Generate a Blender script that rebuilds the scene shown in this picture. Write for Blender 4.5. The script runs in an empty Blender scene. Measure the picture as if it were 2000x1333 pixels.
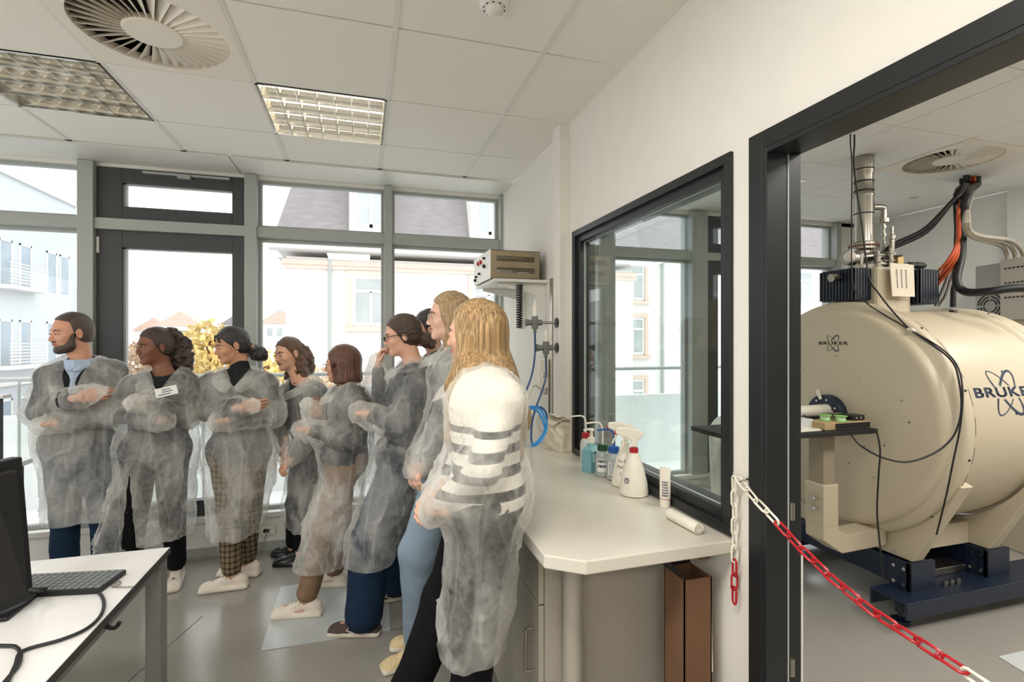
import bpy, math, random
import numpy as np
from mathutils import Vector, Matrix, Euler
random.seed(7); np.random.seed(7)
SC = bpy.context.scene
COL = SC.collection
PI = math.pi

# ------------------------------------------------------------------ camera
YAW = math.radians(16.5)
CAMZ = 1.52
F = 992.0
cd = bpy.data.cameras.new('camera'); cam = bpy.data.objects.new('camera', cd); COL.objects.link(cam)
cd.sensor_width = 36.0; cd.lens = 36.0 * F / 2000.0
cd.shift_y = -(666.5 - 664.0) / 2000.0 * -1
cd.clip_start = 0.02; cd.clip_end = 500
cam.location = (0, 0, CAMZ); cam.rotation_euler = (PI / 2, 0, -YAW)
SC.camera = cam
cd.shift_y = -0.00125

# ------------------------------------------------------------------ light and exposure
SC.view_settings.view_transform = 'Standard'; SC.view_settings.look = 'None'
SC.view_settings.gamma = 1.0; SC.view_settings.use_curve_mapping = False
SC.view_settings.exposure = -0.42
SC.cycles.use_denoising = True
SC.cycles.max_bounces = 10; SC.cycles.diffuse_bounces = 5; SC.cycles.glossy_bounces = 4
SC.cycles.transmission_bounces = 6; SC.cycles.transparent_max_bounces = 24
SC.cycles.caustics_reflective = False; SC.cycles.caustics_refractive = False
SC.cycles.sample_clamp_indirect = 4.0
SKY = 3.7
w = bpy.data.worlds.new('sky'); SC.world = w; w.use_nodes = True
wn = w.node_tree.nodes; wl = w.node_tree.links
bg = wn['Background']
tc = wn.new('ShaderNodeTexCoord'); nz = wn.new('ShaderNodeTexNoise'); nz.inputs['Scale'].default_value = 2.0
rp = wn.new('ShaderNodeValToRGB')
rp.color_ramp.elements[0].color = (0.93, 0.965, 1.0, 1); rp.color_ramp.elements[1].color = (1, 1, 1, 1)
wl.new(tc.outputs['Generated'], nz.inputs['Vector']); wl.new(nz.outputs['Fac'], rp.inputs['Fac'])
wl.new(rp.outputs['Color'], bg.inputs['Color']); bg.inputs['Strength'].default_value = SKY

def area(name, loc, sx, sy, power, rot=(0, 0, 0), col=(1, 0.96, 0.9)):
    l = bpy.data.lights.new(name, 'AREA'); l.shape = 'RECTANGLE'; l.size = sx; l.size_y = sy
    l.energy = power; l.color = col
    o = bpy.data.objects.new(name, l); COL.objects.link(o); o.location = loc; o.rotation_euler = rot
    return o
# soft overcast daylight coming in through each window opening (portals guide the sky's own light)
for nm, x0, x1 in (('portal_a', -5.0, 1.1), ('portal_b', 1.25, 4.9)):
    p = area(nm, ((x0 + x1) / 2, 4.22, 1.5), x1 - x0, 2.4, 1, (-PI / 2, 0, 0)); p.data.cycles.is_portal = True
# seen fixtures first, then unseen lamps added to brighten the room
LAMPS = [(-0.173, 2.91, 14), (-1.378, 2.91, 3), (-0.173, 0.5, 38), (-1.378, 0.5, 31), (-2.9, 0.5, 31), (-0.173, -1.9, 42), (-2.2, -1.9, 42)]
for i, (x, y, pw) in enumerate(LAMPS):
    if y < 2: area('fill_light', (x, y, 2.715), 0.58, 0.58, pw)
for x, y, pw in ((2.2, 0.4, 38), (3.4, 0.4, 42), (4.3, 1.2, 42)):
    area('fill_light', (x, y, 2.715), 0.58, 0.58, pw)  # more lamps out of view, put in to lighten the second room

# ------------------------------------------------------------------ helpers
FWD = Vector((math.sin(YAW), math.cos(YAW), 0)); RGT = Vector((math.cos(YAW), -math.sin(YAW), 0)); UP = Vector((0, 0, 1))
def ray(u, v): return FWD + RGT * ((u - 1000) / F) + UP * ((664 - v) / F)
CAM = Vector((0, 0, CAMZ))
def W(u, v, d): return CAM + ray(u, v) * d
def aX(u, v, X): r = ray(u, v); return CAM + r * (X / r.x)
def aY(u, v, Y): r = ray(u, v); return CAM + r * (Y / r.y)
def aZ(u, v, Z): r = ray(u, v); return CAM + r * ((Z - CAMZ) / r.z)

def lin(c):
    if isinstance(c, str): c = tuple(int(c[i:i + 2], 16) for i in (0, 2, 4))
    return tuple(((x / 255 + 0.055) / 1.055) ** 2.4 if x > 10 else x / 255 / 12.92 for x in c) + (1,)
def mat(name, col, rough=0.6, metal=0.0, var=0.0, vscale=8.0, bump=0.0, bscale=60.0, spec=0.5, emis=0.0, stretch=None, alpha=None, coat=0.0, col2=None, trans=0.0, coord='Object'):
    m = bpy.data.materials.new(name); m.use_nodes = True
    n = m.node_tree.nodes; l = m.node_tree.links; b = n['Principled BSDF']
    c = lin(col); b.inputs['Base Color'].default_value = c
    b.inputs['Roughness'].default_value = rough; b.inputs['Metallic'].default_value = metal
    b.inputs['Specular IOR Level'].default_value = spec
    b.inputs['Coat Weight'].default_value = coat
    if trans: b.inputs['Transmission Weight'].default_value = trans
    if emis:
        b.inputs['Emission Color'].default_value = c; b.inputs['Emission Strength'].default_value = emis
    tcn = n.new('ShaderNodeTexCoord'); mp = n.new('ShaderNodeMapping')
    l.new(tcn.outputs[coord], mp.inputs['Vector'])
    if stretch: mp.inputs['Scale'].default_value = stretch
    t = n.new('ShaderNodeTexNoise'); t.inputs['Scale'].default_value = vscale; t.inputs['Detail'].default_value = 4
    l.new(mp.outputs['Vector'], t.inputs['Vector'])
    r = n.new('ShaderNodeValToRGB'); r.color_ramp.elements[0].position = 0.3; r.color_ramp.elements[1].position = 0.7
    c2 = lin(col2) if col2 else tuple(min(1, x * (1 + var)) for x in c[:3]) + (1,)
    r.color_ramp.elements[0].color = c if col2 else tuple(x * (1 - var) for x in c[:3]) + (1,)
    r.color_ramp.elements[1].color = c2
    l.new(t.outputs['Fac'], r.inputs['Fac']); l.new(r.outputs['Color'], b.inputs['Base Color'])
    if bump:
        t2 = n.new('ShaderNodeTexNoise'); t2.inputs['Scale'].default_value = bscale; t2.inputs['Detail'].default_value = 3
        l.new(mp.outputs['Vector'], t2.inputs['Vector'])
        bp = n.new('ShaderNodeBump'); bp.inputs['Strength'].default_value = bump; bp.inputs['Distance'].default_value = 0.01
        l.new(t2.outputs['Fac'], bp.inputs['Height']); l.new(bp.outputs['Normal'], b.inputs['Normal'])
    return m
def glass_mat(name, tint=(1, 1, 1), ior=0.035, rough=0.0):
    m = bpy.data.materials.new(name); m.use_nodes = True
    n = m.node_tree.nodes; l = m.node_tree.links; n.remove(n['Principled BSDF'])
    o = n['Material Output']; tr = n.new('ShaderNodeBsdfTransparent'); tr.inputs['Color'].default_value = tint + (1,)
    g = n.new('ShaderNodeBsdfGlossy'); g.inputs['Roughness'].default_value = rough
    ge = n.new('ShaderNodeNewGeometry'); dt = n.new('ShaderNodeVectorMath'); dt.operation = 'DOT_PRODUCT'
    l.new(ge.outputs['Incoming'], dt.inputs[0]); l.new(ge.outputs['Normal'], dt.inputs[1])
    def mth(op, a, b_=None):
        k = n.new('ShaderNodeMath'); k.operation = op
        for q, x in enumerate((a, b_)):
            if x is None: continue
            if isinstance(x, (int, float)): k.inputs[q].default_value = x
            else: l.new(x, k.inputs[q])
        return k.outputs[0]
    # Schlick reflectance of a thin pane, the same from either side
    fac = mth('ADD', mth('MULTIPLY', mth('POWER', mth('SUBTRACT', 1.0, mth('ABSOLUTE', dt.outputs['Value'])), 5.0), 0.55), ior)
    mx = n.new('ShaderNodeMixShader')
    l.new(fac, mx.inputs['Fac']); l.new(tr.outputs[0], mx.inputs[1]); l.new(g.outputs[0], mx.inputs[2])
    l.new(mx.outputs[0], o.inputs['Surface'])
    return m

M = {}
M['wall'] = mat('wall_paint', (226, 222, 213), 0.85, var=0.015, bump=0.05, bscale=150)
M['wall_w'] = mat('wall_paint_white', (232, 231, 226), 0.85, var=0.01)
M['ceil'] = mat('ceiling_tile', (240, 236, 226), 0.9, var=0.03, vscale=250, bump=0.15, bscale=400)
M['white'] = mat('white_enamel', (228, 226, 218), 0.4, var=0.01)
M['diff'] = mat('diffuser_enamel', (236, 228, 214), 0.45, var=0.01)
M['grid'] = mat('ceiling_grid', (225, 222, 214), 0.6)
M['alu'] = mat('grey_facade_frame', (166, 170, 166), 0.45, 0.0, var=0.02)
M['dark'] = mat('dark_door_frame', (62, 62, 64), 0.45, var=0.03)
M['black'] = mat('black_frame', (26, 28, 30), 0.4, var=0.05)
M['blackmatte'] = mat('black_matte', (24, 23, 24), 0.7, var=0.08)
M['glass'] = glass_mat('window_glass', (0.97, 0.985, 0.98))
M['glass2'] = glass_mat('tinted_partition_glass', (0.93, 0.97, 0.95), 0.06)
M['steel'] = mat('brushed_steel', (170, 165, 155), 0.3, 1.0, var=0.05, vscale=30)
M['chrome'] = mat('chrome', (225, 225, 225), 0.12, 1.0)
M['bench'] = mat('worktop_laminate', (214, 208, 196), 0.28, var=0.012, vscale=4)
M['cab'] = mat('cabinet_laminate', (168, 162, 150), 0.45, var=0.02)
M['desk'] = mat('desk_laminate', (222, 220, 218), 0.35, var=0.01)
M['deskedge'] = mat('desk_edge', (58, 54, 52), 0.5)
M['deskleg'] = mat('desk_leg', (130, 131, 128), 0.4, 0.3)
M['magnet'] = mat('magnet_cream_enamel', (196, 184, 160), 0.42, var=0.015, vscale=3)
M['blue'] = mat('navy_painted_steel', (18, 31, 50), 0.4, var=0.08)
M['logo'] = mat('logo_navy_print', (24, 44, 72), 0.6)
M['navyfin'] = mat('navy_anodised', (18, 28, 46), 0.4)
M['red'] = mat('red_plastic', (176, 24, 34), 0.35, var=0.04)
M['whiteplastic'] = mat('white_plastic', (232, 226, 212), 0.35, var=0.02)
M['paper'] = mat('paper', (228, 218, 198), 0.8, var=0.05, vscale=12)
M['card'] = mat('cardboard', (116, 84, 60), 0.85, var=0.12, vscale=6)
M['rubber'] = mat('black_rubber', (20, 20, 22), 0.5)
M['orange'] = mat('orange_cable', (205, 92, 48), 0.5)
M['greyhose'] = mat('grey_conduit', (165, 158, 145), 0.45)
M['bluehose'] = mat('blue_hose', (40, 132, 196), 0.35)
M['bluehose2'] = mat('dark_blue_hose', (40, 72, 118), 0.4)

def wpos(o):
    v = Vector((0, 0, 0))
    while o: v += o.location; o = o.parent
    return v
class MB:
    def __init__(s): s.v = []; s.f = []; s.mi = []; s.m = 0
    def add(s, vs, fs):
        b = len(s.v); s.v += [tuple(p) for p in vs]; s.f += [tuple(b + i for i in f) for f in fs]; s.mi += [s.m] * len(fs); return s
    def box(s, x0, x1, y0, y1, z0, z1):
        return s.add([(x0, y0, z0), (x1, y0, z0), (x1, y1, z0), (x0, y1, z0), (x0, y0, z1), (x1, y0, z1), (x1, y1, z1), (x0, y1, z1)],
                     [(0, 3, 2, 1), (4, 5, 6, 7), (0, 1, 5, 4), (1, 2, 6, 5), (2, 3, 7, 6), (3, 0, 4, 7)])
    def obox(s, c, sz, R=None):
        hx, hy, hz = sz[0] / 2, sz[1] / 2, sz[2] / 2; c = Vector(c)
        R = R or Matrix.Identity(3)
        vs = [c + R @ Vector(p) for p in [(-hx, -hy, -hz), (hx, -hy, -hz), (hx, hy, -hz), (-hx, hy, -hz), (-hx, -hy, hz), (hx, -hy, hz), (hx, hy, hz), (-hx, hy, hz)]]
        return s.add(vs, [(0, 3, 2, 1), (4, 5, 6, 7), (0, 1, 5, 4), (1, 2, 6, 5), (2, 3, 7, 6), (3, 0, 4, 7)])
    def prism(s, poly, off):
        n = len(poly); off = Vector(off); vs = [Vector(p) for p in poly] + [Vector(p) + off for p in poly]
        return s.add(vs, [tuple(range(n))[::-1], tuple(range(n, 2 * n))] + [(i, (i + 1) % n, n + (i + 1) % n, n + i) for i in range(n)])
    def lathe(s, prof, o=(0, 0, 0), axis=(0, 0, 1), n=32, cap=True, a0=0, a1=2 * PI):
        o = Vector(o); ax = Vector(axis).normalized()
        t = Vector((1, 0, 0)) if abs(ax.x) < 0.9 else Vector((0, 1, 0))
        e1 = ax.cross(t).normalized(); e2 = ax.cross(e1)
        vs = []; fs = []; full = abs(a1 - a0 - 2 * PI) < 1e-6; nn = n if full else n + 1
        for r, h in prof:
            for i in range(nn):
                a = a0 + (a1 - a0) * i / n
                vs.append(o + ax * h + (e1 * math.cos(a) + e2 * math.sin(a)) * r)
        for j in range(len(prof) - 1):
            for i in range(n):
                k = (i + 1) % nn
                fs.append((j * nn + i, j * nn + k, (j + 1) * nn + k, (j + 1) * nn + i))
        if cap and full:
            fs.append(tuple(range(n))[::-1]); fs.append(tuple((len(prof) - 1) * nn + i for i in range(n)))
        return s.add(vs, fs)
    def cyl(s, p0, p1, r0, r1=None, n=16):
        p0 = Vector(p0); p1 = Vector(p1); r1 = r0 if r1 is None else r1
        return s.lathe([(r0, 0), (r1, (p1 - p0).length)], p0, p1 - p0, n)
    def tube(s, pts, r, n=8, closed=False, smooth=3):
        P = [Vector(p) for p in pts]
        if smooth and len(P) > 2:
            Q = []; m = len(P)
            rng = range(m if closed else m - 1)
            for i in rng:
                p0 = P[i - 1] if (i > 0 or closed) else P[0]; p1 = P[i]; p2 = P[(i + 1) % m]; p3 = P[(i + 2) % m] if (closed or i + 2 < m) else P[-1]
                for k in range(smooth):
                    t = k / smooth
                    Q.append(0.5 * ((2 * p1) + (p2 - p0) * t + (2 * p0 - 5 * p1 + 4 * p2 - p3) * t * t + (3 * p1 - p0 - 3 * p2 + p3) * t ** 3))
            if not closed: Q.append(P[-1])
            P = Q
        m = len(P); vs = []; fs = []
        T = [(P[(i + 1) % m] - P[i - 1]) if closed or 0 < i < m - 1 else (P[1] - P[0] if i == 0 else P[-1] - P[-2]) for i in range(m)]
        e = Vector((0.3, 0.2, 0.93)); e = (e - T[0] * e.dot(T[0]) / T[0].length_squared).normalized()
        for i in range(m):
            t = T[i].normalized(); e = (e - t * e.dot(t)).normalized(); g = t.cross(e)
            rr = r[i * len(r) // m] if isinstance(r, (list, tuple)) else r
            for k in range(n):
                a = 2 * PI * k / n; vs.append(P[i] + (e * math.cos(a) + g * math.sin(a)) * rr)
        for i in range(m if closed else m - 1):
            j = (i + 1) % m
            for k in range(n):
                l = (k + 1) % n; fs.append((i * n + k, i * n + l, j * n + l, j * n + k))
        if not closed: fs += [tuple(range(n))[::-1], tuple((m - 1) * n + k for k in range(n))]
        return s.add(vs, fs)
    def build(s, name, mats, parent=None, smooth=False, bevel=0, local=False):
        me = bpy.data.meshes.new(name)
        off = Vector((0, 0, 0)) if (local or parent is None) else wpos(parent)
        me.from_pydata([(p[0] - off.x, p[1] - off.y, p[2] - off.z) for p in s.v], [], s.f)
        for m_ in (mats if isinstance(mats, (list, tuple)) else [mats]): me.materials.append(m_)
        if s.m or any(s.mi): me.polygons.foreach_set('material_index', s.mi)
        me.validate(); me.update()
        import bmesh
        b = bmesh.new(); b.from_mesh(me); bmesh.ops.recalc_face_normals(b, faces=b.faces); b.to_mesh(me); b.free()
        o = bpy.data.objects.new(name, me); COL.objects.link(o)
        if parent: o.parent = parent
        if smooth:
            me.polygons.foreach_set('use_smooth', [True] * len(me.polygons))
            try: me.set_sharp_from_angle(angle=math.radians(40))
            except Exception: pass
        if bevel:
            bv = o.modifiers.new('bevel', 'BEVEL'); bv.width = bevel; bv.segments = 2; bv.limit_method = 'ANGLE'
        return o
def tag(o, label=None, cat=None, group=None, kind=None):
    if label: o['label'] = label
    if cat: o['category'] = cat
    if group: o['group'] = group
    if kind: o['kind'] = kind
    return o
def empty(name, loc, label=None, cat=None, group=None):
    o = bpy.data.objects.new(name, None); COL.objects.link(o); o.location = loc; o.empty_display_size = 0.05
    return tag(o, label, cat, group)
def struct(name, mb, m, **k):
    return tag(mb.build(name, m, **k), kind='structure')
def copy_tree(o, loc=None, label=None, parent=None):
    c = o.copy(); COL.objects.link(c)
    if parent: c.parent = parent
    if loc is not None: c.location = loc
    if label: c['label'] = label
    for ch in [x for x in o.children]: copy_tree(ch, parent=c)
    return c
# ================================================================== the room
X0 = 1.11; XP = 1.21; YW = 4.05; ZC = 2.72; XR = 5.0
# floor: grey speckled rubber
m = bpy.data.materials.new('speckled_floor'); m.use_nodes = True
n = m.node_tree.nodes; l = m.node_tree.links; b = n['Principled BSDF']
t = n.new('ShaderNodeTexCoord'); v = n.new('ShaderNodeTexVoronoi'); v.inputs['Scale'].default_value = 110
ns = n.new('ShaderNodeTexNoise'); ns.inputs['Scale'].default_value = 260
r = n.new('ShaderNodeValToRGB'); r.color_ramp.elements[0].position = 0.05; r.color_ramp.elements[0].color = lin((205, 200, 190)); r.color_ramp.elements[1].position = 0.16; r.color_ramp.elements[1].color = lin((158, 154, 147))
r2 = n.new('ShaderNodeValToRGB'); r2.color_ramp.elements[0].position = 0.35; r2.color_ramp.elements[0].color = (0.72, 0.71, 0.70, 1); r2.color_ramp.elements[1].position = 0.6; r2.color_ramp.elements[1].color = (1, 1, 1, 1)
mx = n.new('ShaderNodeMix'); mx.data_type = 'RGBA'; mx.blend_type = 'MULTIPLY'; mx.inputs[0].default_value = 1
l.new(t.outputs['Object'], v.inputs['Vector']); l.new(t.outputs['Object'], ns.inputs['Vector'])
l.new(v.outputs['Distance'], r.inputs['Fac']); l.new(ns.outputs['Fac'], r2.inputs['Fac'])
l.new(r.outputs['Color'], mx.inputs[6]); l.new(r2.outputs['Color'], mx.inputs[7]); l.new(mx.outputs[2], b.inputs['Base Color'])
b.inputs['Roughness'].default_value = 0.2; b.inputs['Specular IOR Level'].default_value = 0.5
M['floor'] = m
struct('floor', MB().box(-5.0, XR + 0.1, -3.5, YW + 0.15, -0.1, 0.0), M['floor'])
# partition wall with openings
WY0, WY1, WZ0, WZ1 = 1.326, 2.555, 0.905, 2.107
DY1, DY0, DZ = 1.226, -0.55, 2.107
pw = MB()
pw.box(X0, XP, WY1, YW, 0, ZC); pw.box(X0, XP, DY1, WY0, 0, ZC); pw.box(X0, XP, WY0, WY1, 0, WZ0); pw.box(X0, XP, WY0, WY1, WZ1, ZC)
pw.box(X0, XP, DY0, DY1, DZ, ZC); pw.box(X0, XP, -3.5, DY0, 0, ZC)
struct('wall_right', pw, M['wall'])
struct('wall_back', MB().box(-5.1, XR + 0.1, -3.6, -3.5, 0, ZC), M['wall'])
struct('wall_left', MB().box(-5.1, -5.0, -3.5, YW, 0, 0.4).box(-5.1, -5.0, -3.5, YW, 2.6, ZC).box(-5.1, -5.0, 0.2, 1.0, 0.4, 2.6).box(-5.1, -5.0, 3.3, YW, 0.4, 2.6).box(-5.1, -5.0, -3.5, -3.0, 0.4, 2.6), M['wall'])  # openings in this unseen wall added so daylight brightens the ceiling
struct('wall_far_right', MB().box(XR, XR + 0.1, -3.5, YW + 0.15, 0, ZC), M['wall_w'])
# a wall pier stands forward in the corner of the far right wall
struct('trim_1', MB().box(XR - 0.05, XR, 2.55, 2.77, 0, ZC), M['wall_w'])
struct('wall_front', MB().box(-5.0, 4.68, YW - 0.02, YW + 0.13, 0.0, 0.27).box(4.68, XR, YW, YW + 0.13, 0, ZC), M['wall_w'])
struct('baseboard_front', MB().box(-5.0, X0, YW - 0.035, YW - 0.02, 0, 0.06).box(XP, 4.68, YW - 0.035, YW - 0.02, 0, 0.06), M['alu'])
struct('trim_2', MB().box(-5.0, X0, YW - 0.06, YW, 0.245, 0.28).box(XP, 4.68, YW - 0.06, YW, 0.245, 0.28), M['white'], bevel=0.003)
# wall rib (slotted duct) between the gas fittings and the partition window
struct('trim_3', MB().box(1.052, X0, 2.62, 2.722, 0.9, ZC), M['wall'], bevel=0.002)

# ceilings: real tiles with joints, leaving the cells of lamps and air outlets open
GX = [0.124 + 0.604 * k for k in range(-9, 3)]; GX[-1] = X0
GY = [3.22 - 0.61 * k for k in range(0, 12)]
open_cells = {}
def cell(ix, iy): return GX[ix], GX[ix + 1], GY[iy + 1], GY[iy]
tiles = MB(); g = 0.0045
LUM = [(-1.688, -1.084), (-0.48, 0.124)]
lum_cells = set(); dif_cells = set()
for ix in range(len(GX) - 1):
    for iy in range(len(GY) - 1):
        x0, x1, y0, y1 = cell(ix, iy); cx, cy = (x0 + x1) / 2, (y0 + y1) / 2
        if any(abs(cx - lx) < 0.2 and abs(cy - ly) < 0.3 for lx, ly, _ in LAMPS): lum_cells.add((ix, iy)); continue
        if abs(cx + 0.782) < 0.2 and abs(cy - 2.305) < 0.2: dif_cells.add((ix, iy)); continue
        tiles.box(x0 + g, x1 - g, y0 + g, y1 - g, ZC, ZC + 0.015)
    x0, x1 = GX[ix], GX[ix + 1]
    tiles.box(x0 + g, x1 - g, 3.22 + g, 3.68 - 0.006, ZC, ZC + 0.015)
ce = struct('ceiling', tiles, M['ceil'])
back = MB().box(-5.0, X0, -3.5, YW + 0.05, ZC + 0.14, ZC + 0.2)
back.build('slab', M['ceil'], ce)
gr = MB()
for x in GX[:-1]: gr.box(x - 0.011, x + 0.011, -3.5, 3.665, ZC - 0.003, ZC + 0.012)
gr.build('tile_grid', M['grid'], ce)
en = MB()
for x in GX[:-1]: en.box(x - 0.014, x + 0.014, 3.665, 3.69, ZC - 0.003, ZC + 0.012)
en.build('grid_end_caps', M['blackmatte'], ce)
# white soffit panels above the windows, open joint between two of them
struct('trim_4', MB().box(-5.0, -0.83, 3.69, YW + 0.02, ZC - 0.012, ZC + 0.01).box(-0.822, X0, 3.69, YW + 0.02, ZC - 0.012, ZC + 0.01), M['white'])

# second room ceiling
t2 = MB(); g2 = 0.003
gx2 = [XP, 1.98, 2.58, 3.18, 3.48, 4.08, 4.68, XR]; gy2 = [3.9 - 0.6 * k for k in range(0, 13)]
DIF2 = (3.78, 2.42)
gx2 = [XP, 2.28, 2.88, 3.48, 4.08, 4.68, XR]; gy2 = [2.72 + 0.6 * k for k in (2, 1, 0, -1, -2, -3, -4, -5, -6, -7, -8, -9, -10)]
for i in range(len(gx2) - 1):
    for j in range(len(gy2) - 1):
        x0, x1, y1, y0 = gx2[i], gx2[i + 1], gy2[j], gy2[j + 1]
        if abs((x0 + x1) / 2 - DIF2[0]) < 0.2 and abs((y0 + y1) / 2 - DIF2[1]) < 0.2: continue
        t2.box(x0 + g2, x1 - g2, y0 + g2, y1 - g2, ZC, ZC + 0.015)
    t2.box(gx2[i] + g2, gx2[i + 1] - g2, 3.92 + g2, YW + 0.02, ZC, ZC + 0.015)
c2 = struct('ceiling_2', t2, M['wall_w'])
MB().box(XP, XR, -3.5, YW + 0.05, ZC + 0.14, ZC + 0.2).build('slab', M['ceil'], c2)
gr = MB()
for x in gx2: gr.box(x - 0.012, x + 0.012, -3.5, YW, ZC + 0.004, ZC + 0.012)
for y in gy2: gr.box(XP, XR, y - 0.012, y + 0.012, ZC + 0.0035, ZC + 0.0115)
gr.build('tile_grid', M['grid'], c2)

# facade: posts, transom, panes
ZT = 2.685; TR0, TR1 = 2.26, 2.335
def post(x0, x1, nm, m_='alu', d=0.13): return struct(nm, MB().box(x0, x1, YW - 0.05, YW + d, 0.28, ZT + 0.02), M[m_], bevel=0.003)
post(-1.79, -1.70, 'trim_5'); post(-0.80, -0.72, 'trim_6'); post(0.168, 0.226, 'trim_7'); post(1.085, 1.115, 'trim_8')
post(-3.60, -3.52, 'trim_9')
post(1.96, 2.13, 'trim_10'); post(2.91, 3.08, 'trim_11'); post(4.62, 4.68, 'trim_12')
tr = MB()
for a, b_ in ((-5.0, -3.6), (-3.52, -1.79), (-1.70, -0.80), (-0.72, 0.168), (0.226, 1.085), (1.21, 1.96), (2.13, 2.91), (3.08, 4.62)):
    tr.box(a, b_, YW - 0.035, YW + 0.1, TR0, TR1)
struct('trim_13', tr, M['alu'], bevel=0.003)
struct('trim_14', MB().box(-5.0, X0, YW, YW + 0.12, ZT, ZC + 0.1).box(XP, XR, YW, YW + 0.12, ZT, ZC + 0.1), M['white'])
wi = [0]
def window(x0, x1, z0=0.28, zt=TR0, zt2=TR1, top=ZT, frame=0.022):
    wi[0] += 1; nm = 'window_%d' % wi[0]
    root = empty(nm, ((x0 + x1) / 2, YW + 0.03, z0)); root['kind'] = 'structure'
    fr = MB()
    for a, c in ((z0, zt), (zt2, top)):
        fr.box(x0, x0 + frame, YW + 0.03, YW + 0.075, a, c).box(x1 - frame, x1, YW + 0.03, YW + 0.075, a, c)
        fr.box(x0 + frame, x1 - frame, YW + 0.03, YW + 0.075, a, a + frame).box(x0 + frame, x1 - frame, YW + 0.03, YW + 0.075, c - frame, c)
    fr.build('window_frame', M['alu'], root)
    for a, c in ((z0, zt), (zt2, top)):
        MB().box(x0 + frame, x1 - frame, YW + 0.05, YW + 0.056, a + frame, c - frame).build('glass_pane', M['glass'], root)
    return root
window(-5.0, -3.60); window(-3.52, -1.79); window(-0.72, 0.168); window(0.226, 1.085); window(1.21, 1.96); window(2.13, 2.91)
# balcony doors with dark frames and a narrow vent window above
di = [0]
def balcony_door(x0, x1):
    di[0] += 1
    root = empty('door_%d' % di[0], ((x0 + x1) / 2, YW + 0.02, 0.28)); root['kind'] = 'structure'
    fw = 0.145
    gx0, gx1 = x0 + fw, x1 - 0.085
    d = MB(); y0, y1 = YW - 0.005, YW + 0.07
    d.box(x0, gx0, y0, y1, 0.28, TR0); d.box(gx1, x1, y0, y1, 0.28, TR0); d.box(gx0, gx1, y0, y1, 0.28, 0.39); d.box(gx0, gx1, y0, y1, 2.145, TR0)
    d.build('door_leaf', M['dark'], root, bevel=0.003)
    e = MB()
    e.box(x0, gx0, y0, y1, TR1, ZT); e.box(gx1, x1, y0, y1, TR1, ZT); e.box(gx0, gx1, y0, y1, TR1, 2.425); e.box(gx0, gx1, y0, y1, 2.585, ZT)
    e.build('vent_sash', M['dark'], root, bevel=0.003)
    bd = MB()
    for a, c in ((0.39, 2.145), (2.425, 2.585)):
        bd.box(gx0, gx0 + 0.018, y0 + 0.02, y1 - 0.02, a, c).box(gx1 - 0.006, gx1, y0 + 0.02, y1 - 0.02, a, c).box(gx0, gx1, y0 + 0.02, y1 - 0.02, c - 0.008, c)
    bd.build('glazing_bead', M['alu'], root)
    MB().box(gx0, gx1, YW + 0.03, YW + 0.036, 0.39, 2.145).build('glass_pane', M['glass'], root)
    MB().box(gx0, gx1, YW + 0.03, YW + 0.036, 2.425, 2.585).build('glass_pane', M['glass'], root)
    MB().box(x0 + 0.006, x0 + 0.02, y0 - 0.018, y0, 2.10, 2.21).build('hinge', M['white'], root, bevel=0.003)
    h = MB(); h.box(x0 + 0.27, x1 - 0.1, y0 - 0.02, y0, ZT - 0.03, ZT - 0.014); h.box(x0 + 0.48, x0 + 0.56, y0 - 0.035, y0, ZT - 0.05, ZT - 0.02)
    h.build('vent_opener', M['alu'], root, bevel=0.002)
    k = MB(); k.box(x1 - 0.05, x1 - 0.025, y0 - 0.012, y0, 1.22, 1.38); k.tube([(x1 - 0.037, y0 - 0.01, 1.3), (x1 - 0.037, y0 - 0.045, 1.3), (x1 - 0.037, y0 - 0.05, 1.2)], 0.009, smooth=2)
    k.build('door_handle', M['dark'], root)
balcony_door(-1.70, -0.80); balcony_door(3.08, 3.98)
window(3.98, 4.62)
# interior window in the partition
root = empty('window_8', (X0, (WY0 + WY1) / 2, WZ0)); root['kind'] = 'structure'
fr = MB(); a = 0.075; x0, x1 = X0 - 0.012, XP + 0.012
def ring(mb, x0, x1, y0, y1, z0, z1, t):
    mb.box(x0, x1, y0, y0 + t, z0, z1).box(x0, x1, y1 - t, y1, z0, z1).box(x0, x1, y0 + t, y1 - t, z0, z0 + t).box(x0, x1, y0 + t, y1 - t, z1 - t, z1)
ring(fr, x0, x1, WY0 - 0.006, WY1 + 0.006, WZ0 + 0.001, WZ1, 0.032); ring(fr, x0 + 0.018, x1 - 0.018, WY0 + 0.026, WY1 - 0.026, WZ0 + 0.033, WZ1 - 0.03, 0.035)
fr.build('window_frame', M['black'], root, bevel=0.002)
gs = MB(); ring(gs, X0 + 0.03, X0 + 0.04, WY0 + 0.060, WY1 - 0.060, WZ0 + 0.066, WZ1 - 0.064, 0.004); gs.build('gasket', M['alu'], root)
MB().box(X0 + 0.032, X0 + 0.038, WY0 + 0.0605, WY1 - 0.0605, WZ0 + 0.067, WZ1 - 0.065).build('glass_pane', M['glass2'], root)
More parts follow.
